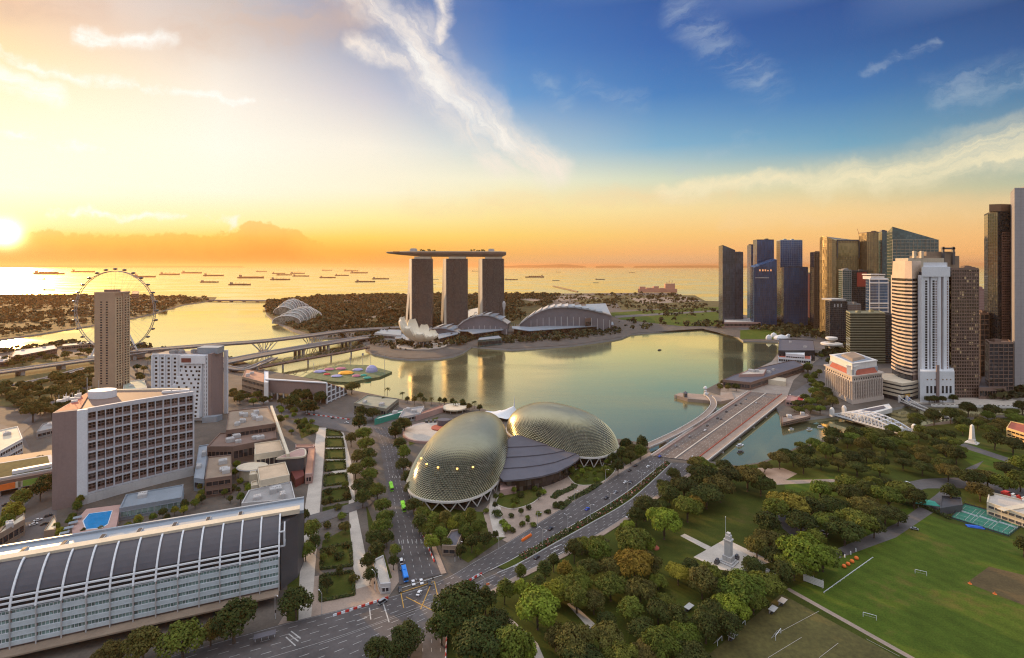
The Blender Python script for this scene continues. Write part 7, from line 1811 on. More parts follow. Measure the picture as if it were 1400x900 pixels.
# far woods read as one mass: small leaf clumps over the land
def woods(name, poly, n, h, size, cols, seed, holes=()):
    r = random.Random(seed); W = gp(poly); xs = [p.x for p in W]; ys = [p.y for p in W]; mb = MB()
    def inside(W, x, y):
        c = False; j = len(W)-1
        for i in range(len(W)):
            if (W[i].y > y) != (W[j].y > y) and x < (W[j].x-W[i].x)*(y-W[i].y)/(W[j].y-W[i].y)+W[i].x: c = not c
            j = i
        return c
    k = 0; tries = 0
    while k < n and tries < n*30:
        tries += 1
        x, y = r.uniform(min(xs),max(xs)), r.uniform(min(ys),max(ys))
        if not inside(W, x, y): continue
        d = noise.noise(Vector((x*.006, y*.006, seed)))
        if d < -.32: continue
        hh = h*(.45+.95*r.random()**2+.5*max(0,d)); R_ = hh*r.uniform(.45,.95); mi = 0 if r.random() < .6 else (1 if r.random() < .7 else 2)
        for q in range(15):
            z = r.uniform(-.3,1); a = r.uniform(0,6.28); s = sqrt(max(0,1-z*z)); nrm = Vector((s*cos(a),s*sin(a),z))
            p = Vector((x,y,hh*.55))+Vector((nrm.x*R_,nrm.y*R_,nrm.z*hh*.45))
            nn = (nrm+Vector((r.uniform(-1,1),r.uniform(-1,1),r.uniform(-1,1)))*.6).normalized(); t1 = nn.cross(Vector((r.uniform(-1,1),r.uniform(-1,1),.4))).normalized(); t2 = nn.cross(t1); e = R_*size*r.uniform(.6,1.2)
            mb.face([p-t1*e, p-t2*e*.8, p+t1*e, p+t2*e*.9], mi)
        k += 1
    o = mesh_obj(name, mb, [mat('far_leaves_a',(.030,.033,.011),.9,.4,.01,fine=.3), mat('far_leaves_b',(.044,.040,.013),.9,.4,.01,fine=.3), mat('far_leaves_c',(.060,.058,.018),.9,.3,.01,fine=.3)]); o['kind'] = 'stuff'
    return o
far_patch('woodland_ground', [(366,412),(450,404),(560,403),(760,402.5),(760,412),(705,446),(640,448),(560,450),(520,452),(430,459),(402,450),(378,440),(365,430),(362,418)], wood, .2)
far_patch('woodland_ground', [(1000,447),(1180,444),(1300,460),(1400,480),(1400,540),(1240,545),(1160,500),(1110,500),(1070,468)], asphalt2, .24)
woods('woodland', [(366,413),(450,404.5),(560,403.5),(760,403),(760,412),(705,440),(640,446),(560,449),(520,452),(432,459),(402,449.5),(379,439),(366,430),(363,419)], 4200, 11.5, .58, 0, 5)
woods('woodland', [(-400,404),(0,404.5),(200,405),(285,407.5),(285,411),(245,417.5),(200,431),(150,439),(100,446),(50,454),(0,460),(-300,476)], 4300, 9.5, .6, 0, 6)
woods('woodland', [(760,403.5),(900,402),(925,403),(955,413),(985,428),(985,430),(930,434),(925,446),(860,452),(842,448),(848,436),(900,432),(840,424),(760,414)], 520, 10, .55, 0, 7)
woods('woodland', [(925,446),(1000,441),(1060,438),(1130,440),(1130,446),(1070,455),(1010,452),(965,447)], 220, 10, .55, 0, 8)
woods('woodland', [(1060,452),(1130,452),(1180,470),(1160,490),(1112,490),(1116,470),(1070,462)], 110, 11, .55, 0, 9)
woods('woodland', [(505,473),(560,480),(630,474),(650,466),(700,470),(780,466),(850,456),(850,450),(700,458),(640,461),(560,470),(510,467)], 330, 8, .55, 0, 10)
woods('woodland', [(440,462),(500,457),(560,452),(560,458),(505,470),(485,463)], 90, 9, .55, 0, 11)
woods('woodland', [(0,479),(100,470),(190,476),(240,481),(190,480),(100,475),(0,485)], 90, 8, .55, 0, 12)
woods('woodland', [(1340,520),(1400,512),(1400,548),(1346,548)], 40, 10, .55, 0, 13)

# clipped hedges and the flowering median
def hedge(label, line, w, h, cols, dens=7, group=None, name='hedge', cat='hedge'):
    r = random.Random(len(label)+int(line[0].x*7)); mb = MB(); L = 0
    for a, b in zip(line, line[1:]):
        d = b-a; l = d.length
        if l < .01: continue
        d = d/l; q = Vector((-d.y,d.x,0))
        for k in range(int(l*dens)+1):
            p = a+d*r.uniform(0,l)+q*r.uniform(-w/2,w/2)+Vector((0,0,r.uniform(.25,1)*h*(1+.4*noise.noise(Vector((a.x*.13,a.y*.13,0))))))
            nn = Vector((r.uniform(-1,1),r.uniform(-1,1),r.uniform(.1,1.4))).normalized(); t1 = nn.cross(Vector((r.uniform(-1,1),r.uniform(-1,1),.3))).normalized(); t2 = nn.cross(t1); e = r.uniform(.3,.65)
            mb.face([p-t1*e, p-t2*e, p+t1*e, p+t2*e], r.choices(range(len(cols)), [8,3,1,1][:len(cols)])[0])
        mb.beam(a+Vector((0,0,h*.3)), b+Vector((0,0,h*.3)), w*.8, h*.55, 0)
    return single(name, mb, cols, label, cat, group)
hA, hB = hedgem, mat('hedge_light', (.085,.085,.020), .9, .4, .5, fine=.3)
fl1, fl2 = mat('red_flowers', (.30,.05,.05), .8, .2, .5), mat('pale_flowers', (.55,.36,.30), .8, .2, .5)
mid = between(upB, loA, .5, 80)[38:]
patch_mb = MB().grid([[(p.x,p.y,ZR+.15) for p in resample(upB,60)[26:]],[(p.x,p.y,ZR+.15) for p in resample(loA,60)[26:]]]); struct('median', patch_mb, lawn)
hedge('long flowering hedge down the median of the main road', mid, 4.6, 1.7, [hA,hB,fl1,fl2], 26)
for a, b in zip(resample(loA,60)[26:], resample(loA,60)[27:]): pass
m1 = MB()
for ln in (resample(upB,90)[38:], resample(loA,90)[38:]):
    for a, b in zip(ln, ln[1:]): m1.beam((a.x,a.y,ZR+.1), (b.x,b.y,ZR+.1), .35, .32)
struct('kerb', m1, ltgrey)
sq = [[(447,588),(464,591),(468,597),(447,597)],[(446,600),(468,600),(470,612),(446,612)],[(446,616),(470,615),(471,628),(446,628)],[(445,632),(471,631),(472,642),(445,645)],[(444,651),(473,648),(474,661),(444,665)],[(442,672),(475,667),(479,683),(442,689)],[(440,752),(479,743),(481,774),(439,779)],[(439,789),(482,783),(484,814),(438,823)]]
for k, q in enumerate(sq):
    w = gp(q); w = w+[w[0]]
    hedge('clipped hedge round the %s lawn square from the far end of the memorial garden' % ordw(k+1), w, 1.6, 1.3, [hA,hB], 14, 'hedges round the memorial lawns')
for k, q in enumerate(([(760,678),(782,668)],[(783,668),(786,663)],[(780,684),(804,672)],[(765,697),(779,685)],[(804,672),(820,661)],[(756,682),(766,672)])):
    hedge('low hedge bed in the roadside plaza, %s from the foyer roof' % ordw(k+1), gp(q), 5.0, 1.2, [hA,hB], 30, 'hedge beds in the roadside plaza')
hedge('ragged hedge along the back edge of the playing field', gp([(1232,690),(1262,694),(1300,711)]), 2.2, 2.2, [hA,hB], 16)
hedge('grass and flower verge along the park side of the main road', gp([(800,758),(815,748),(830,738)]), 5, .7, [hB,hA], 24)
def planter(label, px, h=.9):
    w = gp(smooth(px, 4)); r = random.Random(5); cx = sum(p.x for p in w)/len(w); cy = sum(p.y for p in w)/len(w)
    t = thing('planter', label, 'planter', (cx,cy,0)); mesh_obj('wall', MB().prism([(p.x,p.y) for p in w[:-1]], 0, .5), palepav, t)
    mesh_obj('soil', MB().sheet(inset([(p.x,p.y) for p in w[:-1]], .8), .55), lawn, t)
planter('round planted bed with pale rim beside the rear dome', [(776,652),(790,641),(822,634),(842,642),(822,661),(790,664),(776,652)])
planter('leaf shaped planted bed in front of the foyer roof', [(676,690),(690,668),(725,661),(744,670),(730,688),(700,697),(676,690)])

# ---------------------------------------------------------------- vehicles
def car_proto(name, paintm, L=4.4, W_=1.8, Hh=1.45, van=False):
    t = thing(name, 'x', 'car'); m1 = MB()
    b0 = [(-L/2,.35),(-L/2,.85),(-L*.30,.95),(L*.27,.92),(L/2-.1,.78),(L/2,.4)]
    n = len(b0); rows = [[(x, s*W_/2, z) for x, z in b0] for s in (-1,-.96,.96,1)]
    rows[0] = [(x*.985, y*.94, z*.98) for x, y, z in rows[0]]; rows[3] = [(x*.985, y*.94, z*.98) for x, y, z in rows[3]]
    m1.grid(rows, closed=True); m1.face(rows[0]); m1.face(rows[3]); mesh_obj('body', m1, paintm, t)
    c = [(-L*.46,.9),(-L*.40,Hh-.05),(L*.18,Hh-.05),(L*.36,.9)] if van else [(-L*.36,.9),(-L*.22,Hh-.06),(L*.10,Hh-.06),(L*.27,.9)]
    m1 = MB(); r2 = [[(x, s*(W_*.46 if z < 1 else W_*.38), z) for x, z in c] for s in (-1,1)]; m1.grid(r2, closed=True); m1.face(r2[0]); m1.face(r2[1]); mesh_obj('window', m1, sheetgl, t)
    m1 = MB(); m1.box(((c[1][0]+c[2][0])/2,0,Hh-.06), (c[2][0]-c[1][0]+.15,W_*.78,.07)); mesh_obj('roof', m1, paintm, t)
    for x in (-L*.31,L*.31):
        for s in (-1,1): m1 = MB(); m1.tube([(x,s*W_*.40,.33),(x,s*W_*.51,.33)], .33, 10); mesh_obj('wheel', m1, blackm, t)
    for s in (-1,1):
        m1 = MB(); m1.box((L/2-.06,s*W_*.34,.6), (.12,.35,.14)); mesh_obj('headlight', m1, white, t)
        m1 = MB(); m1.box((-L/2+.02,s*W_*.36,.66), (.1,.32,.14)); mesh_obj('tail_light', m1, redp, t)
    return t
carp = {'white': mat('car_white',(.72,.72,.74),.3,.03,.3,spec=.7), 'dark': mat('car_dark',(.03,.03,.034),.25,.05,.3,spec=.7), 'silver': mat('car_silver',(.34,.35,.37),.3,.04,.3,spec=.7,metal=.3), 'blue': mat('car_blue',(.03,.08,.50),.3,.04,.3,spec=.7), 'red': mat('car_red',(.40,.03,.03),.3,.04,.3,spec=.7)}
CARS = {k: car_proto('parked_car' if False else 'car', m_) for k, m_ in carp.items()}
VAN = {k: car_proto('van', carp[k], 5.0, 1.95, 2.1, True) for k in ('white','silver')}
hd = lambda ln, i: atan2((ln[i+1]-ln[i]).y, (ln[i+1]-ln[i]).x)
road_h = atan2(G(850,660).y-G(700,760).y, G(850,660).x-G(700,760).x); br_h = atan2(G(1030,545).y-G(900,635).y, G(1030,545).x-G(900,635).x); st_h = atan2(G(530,620).y-G(575,780).y, G(530,620).x-G(575,780).x)
carlist = [(565,797,'white',st_h+pi,ZR,'white car waiting nearest the blue bus at the crossroads'),(576,795.5,'white',st_h+pi,ZR,'white car second from the blue bus at the crossroads'),(587,797,'dark',st_h+pi,ZR,'dark car waiting at the right end of the crossroads stop line'),(547,806,'dark',st_h+pi,ZR,'dark car at the left kerb of the crossroads stop line'),(548,776,'dark',st_h+pi,ZR,'dark car behind the blue bus'),(573,811,'white',road_h+.5,ZR,'tiny white car turning across the yellow box'),
 (734,762,'dark',road_h+pi*0,ZR,'dark car alone in the near lanes below the median hedge'),(777,746,'silver',road_h,ZR,'silver car just left of the white van in the near lanes'),(859,706,'white',road_h,ZR,'white car by the park trees in the near lanes'),(803,696,'blue',road_h,ZR,'bright blue car in the far lanes of the main road'),(753,723,'dark',road_h,ZR,'dark car in the far lanes left of the blue car'),(829,681,'dark',road_h,ZR,'dark car right of the blue car in the far lanes'),(842,673,'silver',road_h,ZR,'silver car behind the dark car in the far lanes'),(855,659.5,'white',road_h,ZR,'white car beside the dark car approaching the bridge'),(862,660,'dark',road_h,ZR,'dark car beside the white car approaching the bridge'),(886,638,'white',road_h,ZR,'white car where the road meets the bridge'),(902,624,'blue',br_h,.58,'blue car at the near end of the bridge'),(861,643.5,'dark',road_h,ZR,'dark car at the kerb beside the rear dome'),(869,637,'dark',road_h,ZR,'second dark car at the kerb beside the rear dome'),
 (947,625,'white',br_h,.58,'white car on the right carriageway at the near end of the bridge'),(964,588.5,'white',br_h,.58,'white car in the middle of the bridge left lanes'),(967,582,'dark',br_h,.58,'dark car just beyond the white car on the bridge'),(943,597,'silver',br_h,.58,'silver car on the bridge left lanes nearest the domes'),(924,610,'silver',br_h,.58,'pale car crossing the bridge behind the blue car'),(981,572,'dark',br_h,.58,'left dark car of the pair on the bridge'),(986,573.5,'dark',br_h,.58,'right dark car of the pair on the bridge'),(993,563,'dark',br_h,.58,'dark car beyond the pair on the bridge'),(1006,554,'dark',br_h,.58,'dark car two thirds along the bridge'),(1013,552,'dark',br_h,.58,'dark car near the far end of the bridge'),(1020,546,'silver',br_h,.58,'silver car at the far end of the bridge'),(1034,551,'white',br_h,.58,'white car at the far end of the right carriageway'),
 (474,578,'white',-.3,ZR,'white car on the road behind the memorial garden'),(455,572,'dark',-.3,ZR,'dark car on the road behind the memorial garden'),(545,625,'silver',st_h,ZR,'silver car far up the bus street'),
 (52,711,'white',.9,.3,'white car in the hotel car park at the left'),(46,717,'white',.9,.3,'second white car nearest the left ramp in the car park'),(61,716,'dark',.9,.3,'dark car beside the white cars in the car park'),(66,705,'dark',.9,.3,'dark car at the hotel side of the car park'),(20,640,'dark',1.2,.3,'dark car on the left edge road'),(25,690,'silver',1.0,.3,'silver car on the left edge road below the link bridge'),(8,690,'dark',1.0,.3,'dark car low on the left edge road'),
 (1250,723,'silver',2.6,.3,'silver car on the park road beside the playing field'),(1240,660,'white',.1,.3,'white car on the road among the river bank trees'),(1325,655,'dark',.1,.3,'dark car on the road behind the tennis courts'),(1150,757,'dark',2.6,.3,'dark car parked under trees left of the playing field')]
for x, y, c, h, z, lb in carlist:
    p = G(x, y, z+.5); dup(CARS[c], (p.x,p.y,z+.02), h, lb, 'cars on the roads')
p = G(798,744,1.2); dup(VAN['white'], (p.x,p.y,ZR+.02), road_h, 'white van in the near lanes above the park trees', 'vans on the roads')
p = G(523,822,1.2); dup(VAN['silver'], (p.x,p.y,ZR+.02), road_h, 'silver van beside the red and white barriers', 'vans on the roads')
p = G(548.5,767,1.2); dup(VAN['white'], (p.x,p.y,ZR+.02), st_h, 'white van behind the blue bus on the bus street', 'vans on the roads')
p = G(1126,728,1.2); dup(VAN['white'], (p.x,p.y,.32), 2.5, 'white van parked under the dark trees beside the playing field', 'vans on the roads')
for d_ in (CARS, VAN):
    for o in d_.values():
        for ch in list(o.children): bpy.data.objects.remove(ch)
        bpy.data.objects.remove(o)
def bus(label, x, y, h, m_, rear=None):
    p = G(x, y, 1.6); t = thing('bus', label, 'bus', (p.x,p.y,ZR+.02), 'buses on the bus street', h); R_ = Matrix.Rotation(h,3,'Z')
    def add(nm, c, s, mm):
        m1 = MB(); q = Vector((p.x,p.y,ZR+.02))+R_@Vector(c); m1.box(q, s, h); o = mesh_obj(nm, m1, mm, None, origin=q); o.location = Vector(c); o.data.transform(Matrix.Rotation(-h,4,'Z')); o.parent = t
    add('body', (0,0,.4), (11.5,2.5,.9), m_); add('upper_body', (0,0,2.1), (11.5,2.5,.9), m_); add('roof', (0,0,3.0), (11.2,2.35,.18), m_)
    add('window_band', (0,0,1.3), (11.3,2.44,.82), sheetgl); add('roof_unit', (-2.2,0,3.18), (2.6,1.7,.28), m_); add('windscreen', (5.72,0,1.2), (.1,2.3,1.5), sheetgl)
    if rear: add('rear_panel', (-5.78,0,.6), (.1,2.2,1.2), rear)
    for a in (-3.6,3.6):
        for s in (-1.1,1.1):
            m1 = MB(); m1.tube([(a,s-.16,.5),(a,s+.16,.5)], .5, 10); o = mesh_obj('wheel', m1, blackm); o.parent = t
    for s in (-.9,.9): add('headlight', (5.76,s,.6), (.1,.35,.2), white)
bus('lime green bus farther up the bus street', 535, 666, st_h+pi, limem, redp); bus('lime green bus nearer the crossroads', 551.5, 693, st_h+pi, limem, bluem); bus('bright blue bus waiting at the crossroads', 553.5, 785, st_h+pi, bluebus)

# ---------------------------------------------------------------- street furniture
def lamp_proto(twin):
    t = thing('street_lamp', 'x', 'street lamp'); m1 = MB(); m1.tube([(0,0,0),(0,0,10)], [.16,.09], 6); mesh_obj('pole', m1, ltgrey, t)
    for s in ((-1,1) if twin else (1,)):
        m1 = MB(); m1.tube([(0,0,9.4),(0,s*.8,10.3),(0,s*2.4,10.6)], .07, 5); mesh_obj('arm', m1, ltgrey, t); m1 = MB(); m1.box((0,s*2.7,10.5), (.34,.9,.16)); mesh_obj('lamp_head', m1, white, t)
    return t
L2, L1 = lamp_proto(True), lamp_proto(False)
for k, i in enumerate((42,47,52,57,62,67,72,77)):
    m_ = between(upB, loA, .5, 80); p = m_[i]; dup(L2, (p.x,p.y,ZR), hd(m_, i-1), 'twin armed lamp in the flowering median, %s from the crossroads' % ordw(k+1), 'lamps in the median')
for k, (x, y) in enumerate(((627,764),(682,752),(735,722),(785,690),(828,660))):
    p = G(x,y); dup(L1, (p.x,p.y,.3), road_h+pi, 'single armed lamp on the plaza pavement, %s from the crossroads' % ordw(k+1), 'lamps on the plaza pavement')
for k, u in enumerate((.12,.28,.44,.6,.76,.92)):
    p = brp(u,.785,.6); dup(L1, p, br_h, 'lamp on the right footway of the road bridge, %s from its near end' % ordw(k+1), 'lamps on the road bridge')
for k, (x, y) in enumerate(((440,840),(376,842),(604,842),(513,810),(663,818))):
    p = G(x,y); lb = ('on the pavement right of the long white building','in front of the bus shelter','beside the grove right of the crossroads','at the memorial garden corner','among the trees by the near lanes')[k]
    dup(L1, (p.x,p.y,.2), road_h+(pi if y > 840 else 0), 'single armed street lamp '+lb, 'lamps round the crossroads')
for o in (L1, L2):
    for ch in list(o.children): bpy.data.objects.remove(ch)
    bpy.data.objects.remove(o)
for k, (x, y, w) in enumerate(((512,806,'at the memorial garden corner of the crossroads'),(377,846,'beside the bus shelter'),(622,768,'on the paved corner right of the bus street'),(592,800,'at the right end of the stop line'))):
    p = G(x,y); t = thing('traffic_light', 'traffic light on a striped pole '+w, 'traffic light', p); m1 = MB(); m1.tube([p,(p.x,p.y,4)], .12, 6); mesh_obj('pole', m1, white, t)
    m1 = MB(); m1.box((p.x,p.y-.2,3), (.5,.4,1.3)); mesh_obj('signal_box', m1, blackm, t)
def barriers(a, b, n, where, group):
    A, B = G(*a,.3), G(*b,.3); h = atan2((B-A).y,(B-A).x); L = (B-A).length/n
    for k in range(n):
        p = A.lerp(B,(k+.5)/n); m1 = MB(); m1.box((p.x,p.y,ZR), (L*.94,.6,.35), h); m1.box((p.x,p.y,ZR+.35), (L*.9,.34,.65), h)
        single('road_barrier', m1, redp if k%2 else white, '%s water filled barrier, %s from the left %s' % ('red' if k%2 else 'white', ordw(k+1), where), 'barrier', group)
barriers((455,843), (531,818), 14, 'in the line under the memorial garden', 'barriers under the memorial garden')
barriers((630,801), (659,785), 8, 'at the head of the flowering median', 'barriers at the head of the median')
barriers((577,730), (594,769), 12, 'along the right kerb of the bus street', 'barriers along the bus street')
barriers((609,905), (611,865), 8, 'beside the side road at the bottom edge', 'barriers beside the side road')
barriers((418,566), (478,574), 18, 'on the road behind the memorial garden', 'barriers behind the memorial garden')
# a fallen crane arm like yellow pole and small signs
p = G(667,812); m1 = MB(); m1.tube([p,(p.x,p.y,5)], .14, 6); t = thing('sign_post', 'orange headed sign post by the near lanes at the crossroads', 'sign', p); mesh_obj('pole', m1, white, t); m1 = MB(); m1.box((p.x,p.y,4.4), (1.6,.15,1.1), .4); mesh_obj('sign_panel', m1, orangem, t)
p = G(680,737); m1 = MB(); m1.tube([p,(p.x,p.y,3)], .12, 6); t = thing('sign_post', 'yellow sign board on the plaza pavement', 'sign', p); mesh_obj('pole', m1, white, t); m1 = MB(); m1.box((p.x,p.y,1.6), (1.6,.15,1.8), .6); mesh_obj('sign_panel', m1, yellowp, t)
p = G(720,736,.5); m1 = MB(); m1.box((p.x,p.y,ZR), (9,1.2,1.0), road_h); m1.box((p.x,p.y,ZR+1), (8.4,.8,.4), road_h); single('median_planter', m1, orangem, 'long orange topped roadside planter at the plaza kerb', 'planter')
# playing field gear
def goal(label, x, y, w, rz, m_=white):
    p = G(x,y); t = thing('football_goal', label, 'goal', p, 'goals on the playing fields'); q = Vector((cos(rz),sin(rz),0)); n_ = Vector((-q.y,q.x,0)); h = 2.3
    m1 = MB()
    for s in (-1,1): m1.tube([p+q*s*w/2, p+q*s*w/2+Vector((0,0,h))], .12, 5)
    m1.tube([p-q*w/2+Vector((0,0,h)), p+q*w/2+Vector((0,0,h))], .12, 5); mesh_obj('frame', m1, m_, t)
    m1 = MB()
    for s in (-1,0,1): m1.tube([p+q*s*w/2+Vector((0,0,h)), p+q*s*w/2+n_*1.8+Vector((0,0,.1))], .05, 4)
    m1.tube([p-q*w/2+n_*1.8+Vector((0,0,.1)), p+q*w/2+n_*1.8+Vector((0,0,.1))], .05, 4)
    mesh_obj('net_stay', m1, ltgrey, t)
goal('white goal in the middle of the brown lower field', 1064, 871, 6.5, .75); goal('white goal nearest the bottom edge trees', 984, 880, 4.5, .75); goal('white goal beside the grey dugout at the park edge', 1016, 858, 4.5, .75)
goal('small pale framed goal lying low in the green field centre', 1259, 786, 5, -.5); goal('small pale framed goal near the pink path', 1189, 846, 5.2, -.5)
for k, (x, y, lb) in enumerate(((1070,821,'upper grey dugout roof beside the pink path'),(1057,832,'lower grey dugout roof beside the pink path'),(1002,868,'grey dugout roof between the two small goals'),(942,829,'grey flat hut roof under the monument trees'))):
    p = G(x,y,2.2); t = thing('dugout', lb, 'dugout', (p.x,p.y,0), 'dugouts at the field edge'); m1 = MB(); m1.box((p.x,p.y,2.1), (5,2.8,.2), .7); mesh_obj('roof', m1, ltgrey, t); m1 = MB(); m1.box((p.x-.6,p.y+.8,0), (4.6,.15,2.1), .7); mesh_obj('back_panel', m1, grey, t); m1 = MB(); m1.box((p.x,p.y,.3), (4.2,.5,.15), .7); mesh_obj('bench', m1, wood if False else dkgrey, t)
for k, (x, y) in enumerate(((1154,774),(1159.5,771),(1165,767.5),(1171,763))):
    p = G(x,y,.9); m1 = MB(); m1.lathe((p.x,p.y,0), [(.3,0),(1.0,.4),(1.15,1),(.9,1.6),(.3,1.9)], 10); single('training_ball', m1, orangem, 'big orange ball under the trees, %s from the left of four' % ordw(k+1), 'ball', 'orange balls by the playing field')
for k, (x, y) in enumerate(((1326,797),(1360,811))):
    p = G(x,y,.5); m1 = MB(); m1.lathe((p.x,p.y,.0), [(.95,0),(.9,.15),(.45,.2),(.1,1.2)], 10); single('marker_cone', m1, orangem, 'orange marker cone at the %s corner of the bare pitch' % ('left' if k == 0 else 'lower'), 'cone', 'cones at the bare pitch')
for k, (x, y) in enumerate(((1155,760),(1163,756),(1170,752))):
    p = G(x,y,1); m1 = MB(); m1.box((p.x,p.y,0), (.5,.5,1.6)); m1.lathe((p.x,p.y,1.6), [(.3,0),(.36,.2),(.1,.5)], 6); single('equipment_bag', m1, white, 'upright white bag under the trees, %s from the left of three' % ordw(k+1), 'bag', 'white bags by the playing field')
p = G(992,731); m1 = MB(); m1.tube([p,(p.x,p.y,11)], .12, 6); t = thing('flagpole', 'thin pale flagpole beside the war monument', 'flagpole', p); mesh_obj('pole', m1, white, t); m1 = MB(); m1.lathe((p.x,p.y,11), [(.2,0),(.3,.2),(.05,.5)], 6); mesh_obj('finial', m1, white, t)
p = G(896,748,.8); m1 = MB(); m1.lathe((p.x,p.y,0), [(2.4,0),(2.4,.6),(.3,2.2)], 10); single('park_kiosk', m1, terracotta, 'small red roofed kiosk at the edge of the dark lawn', 'kiosk')

# ---------------------------------------------------------------- ships at anchor and small boats
hullm = mat('ship_hull', (.060,.047,.040), .6, .15, .02); hullr = mat('ship_hull_red', (.035,.024,.020), .6, .15, .02); shipw = mat('ship_house', (.22,.19,.17), .6, .1, .05)
def ship(label, x0, x1, y, kind):
    Y0 = F*(H-WL)/(y-HZ); a, b = XA(x0,Y0), XA(x1,Y0); L = abs(b-a); s = 1 if b > a else -1; c = ((a+b)/2, Y0); W_ = min(L*.16, 34); D_ = L*.052
    t = thing('cargo_ship', label, 'ship', (c[0],c[1],WL), 'ships at anchor')
    f = lambda u, v, z: (c[0]+s*L*(u-.5), c[1]+v*W_, WL+z)
    rows = []
    for u, w, hh in ((0,.38,1.0),(.06,.5,1.0),(.8,.5,1.0),(.93,.34,1.18),(1.0,.03,1.4)):
        rows.append([f(u,-w,D_*hh), f(u*.985+.005,-w*.9,-2), f(u*.985+.005,w*.9,-2), f(u,w,D_*hh)])
    m1 = MB(); m1.grid(rows, closed=True); m1.face(rows[0]); mesh_obj('hull', m1, hullr if kind == 2 else hullm, t)
    hx = .08 if kind != 3 else .86
    m1 = MB(); m1.box(f(hx+.03,0,D_), (L*.06,W_*.9,L*.055)); m1.box(f(hx+.03,0,D_+L*.055), (L*.045,W_,L*.018)); mesh_obj('bridge_house', m1, shipw, t)
    m1 = MB(); m1.box(f(hx-.01,0,D_+L*.03), (L*.022,W_*.25,L*.055)); mesh_obj('funnel', m1, hullr, t)
    m1 = MB(); m1.tube([f(hx+.04,0,D_+L*.07),f(hx+.04,0,D_+L*.12)], L*.003, 4); mesh_obj('mast', m1, hullm, t)
    if kind in (1,2):
        for u in (.3,.48,.66):
            m1 = MB(); m1.tube([f(u,0,D_),f(u,0,D_+L*.075)], L*.004, 4); m1.tube([f(u,0,D_+L*.06),f(u+.08,0,D_+L*.085)], L*.003, 4); mesh_obj('deck_crane', m1, hullm, t)
    m1 = MB()
    for k in range(6): m1.box(f(.24+k*.105,0,D_), (L*.085,W_*.7,L*.014+(L*.02 if kind == 3 else 0)))
    mesh_obj('hatch', m1, hullr if kind != 0 else hullm, t)
SHIPS = [(10,20,395,0),(62,48,382.5,0),(59,75,397,1),(88,45,375.5,3),(183,213,379.3,0),(218,246,376,1),(248,276,374,0),(274,299,386.5,2),(278,306,377.6,0),(313,343,390,1),(325,361,380.6,0),(370,397,383,1),(372,390,374.6,0),(378,399,376.6,2),(400,423,378.2,0),(397,417,374.4,1),(437,459,380.2,0),(458,477,377.2,2),(479,503,373.8,0),(486,513,386,0),(509,532,382,1),(440,454,370.2,0),(230,244,376.3,0),(591,600,382.3,0),(588,596,389,2),(645,656,371.2,0),(690,708,383,0),(718,744,379.6,3),(755,765,384,0),(760,767,372.4,0),(814,827,382.5,1),(811,819,387,2),(470,490,371,0),(97,130,372.6,0),(350,365,372,0),(860,868,373,0)]
for k, (a, b, y, kd) in enumerate(SHIPS):
    order = sorted(range(len(SHIPS)), key=lambda i: SHIPS[i][0]+SHIPS[i][1]); n = order.index(k)+1
    big = abs(a-b)
    sz = 'tiny hazy' if big < 12 else 'long' if big > 27 else 'mid sized'
    ship('%s %s ship at anchor, %s from the left among all ships' % (sz, ('flat tanker','cargo crane','red brown','container')[kd], ordw(n)), a, b, y, kd)
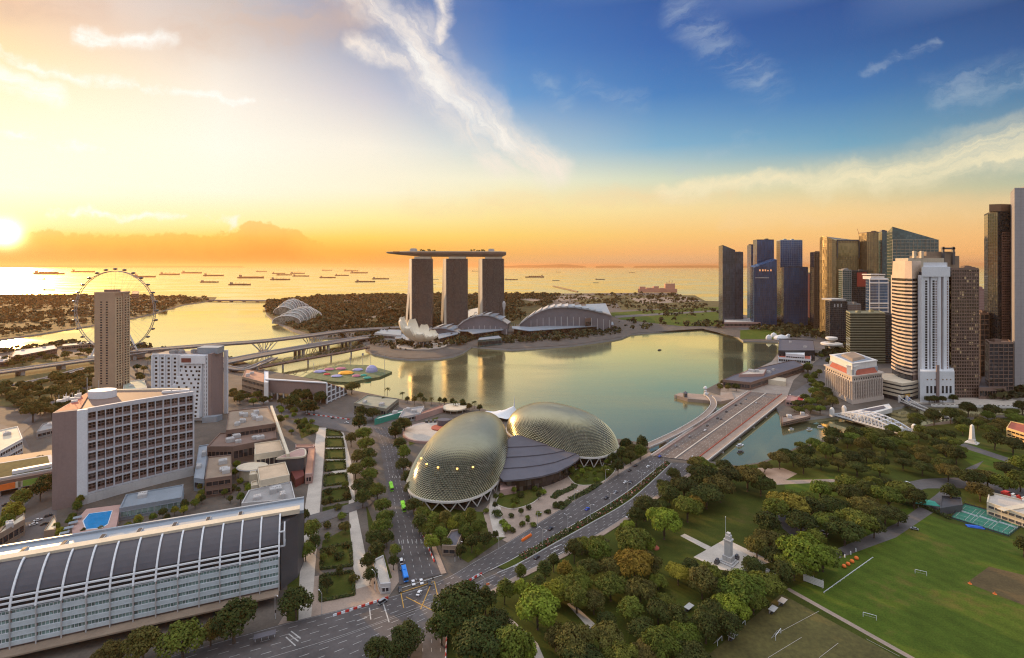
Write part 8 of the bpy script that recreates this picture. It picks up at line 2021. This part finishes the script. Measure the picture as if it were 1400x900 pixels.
def port_ship():
    Y0 = 3250; t = thing('dredger', 'pink harbour ship with tall derricks moored behind the green shore', 'ship', (XA(898,Y0),Y0,WL)); a, b = XA(872,Y0), XA(926,Y0)
    pk = mat('pink_hull', (.50,.24,.17), .6, .15, .02)  # one even pink for hull, houses and derricks
    m1 = MB(); m1.prism([(a,Y0),(a+20,Y0-18),(b-10,Y0-18),(b,Y0),(b-10,Y0+18),(a+20,Y0+18)], WL, ZA(395,Y0)); mesh_obj('hull', m1, pk, t)
    for x0, x1, y in ((874,882,392),(884,893,393.5),(893,900,391.5),(902,908,394),(909,922,388)):
        m1 = MB(); m1.box(((XA(x0,Y0)+XA(x1,Y0))/2,Y0,ZA(396,Y0)), (XA(x1,Y0)-XA(x0,Y0),24,ZA(y,Y0)-ZA(396,Y0))); mesh_obj('deck_house', m1, pk, t)
    for x, y in ((911,386),(914,384),(918,383.5),(921,387)): m1 = MB(); m1.tube([(XA(x,Y0),Y0,ZA(394,Y0)),(XA(x+1,Y0),Y0,ZA(y,Y0))], 1.8, 4); mesh_obj('derrick', m1, pk, t)
port_ship()
a, b = G(756,391,2), G(790,399,2); m1 = MB(); m1.beam(a,b,9,5); 
for k in range(9): p = a.lerp(b,k/8); m1.tube([(p.x,p.y,WL-2),(p.x,p.y,2)], 1.6, 5)
single('breakwater', m1, brown, 'thin dark jetty slanting out from the far green shore', 'jetty')
def boat(label, x, y, L, rz, m_=white, canopy=True):
    p = G(x,y,WL); t = thing('boat', label, 'boat', (p.x,p.y,WL), None); R_ = Matrix.Rotation(rz,3,'Z'); f = lambda u, v, z: p+R_@Vector((u*L,v*L,z))
    rows = [[f(-.5,-.14,.8),f(-.48,-.1,-.3),f(-.48,.1,-.3),f(-.5,.14,.8)],[f(.1,-.16,.85),f(.1,-.12,-.3),f(.1,.12,-.3),f(.1,.16,.85)],[f(.36,-.09,1.0),f(.33,-.05,-.2),f(.33,.05,-.2),f(.36,.09,1.0)],[f(.5,0,1.2),f(.46,0,0),f(.46,0,0),f(.5,0,1.2)]]
    m1 = MB(); m1.grid(rows, closed=True); m1.face(rows[0]); mesh_obj('hull', m1, m_, t)
    m1 = MB(); q = f(-.1,0,.8); m1.box(q, (L*.45,L*.2,1.1), rz); mesh_obj('cabin', m1, sheetgl, t); m1 = MB(); q = f(-.1,0,1.9); m1.box(q, (L*.5,L*.23,.16), rz); mesh_obj('roof', m1, m_, t)
boat('white river boat below the right side of the road bridge', 1012, 610, 9, .4); boat('dark river boat below the white one', 1013, 619, 8, .4, dkgrey); boat('small white boat on the river nearest the stone terrace', 1082, 588, 6, .2); boat('small white boat in the middle of the calm river', 1107, 588, 6.5, .1); boat('small white boat near the white truss bridge', 1122, 585, 6, -.2)
boat('tiny dark boat crossing the open bay', 902, 479, 10, .5, dkgrey); boat('white boat by the far bay promenade', 757, 474, 14, .1); boat('white boat close to the glass pavilion in the bay', 779, 468, 12, .1); boat('white canopied boat under the largest arched hall', 718, 457, 22, .05); boat('blue boat moored at the right end of the far promenade', 843, 459, 24, .3, bluem)
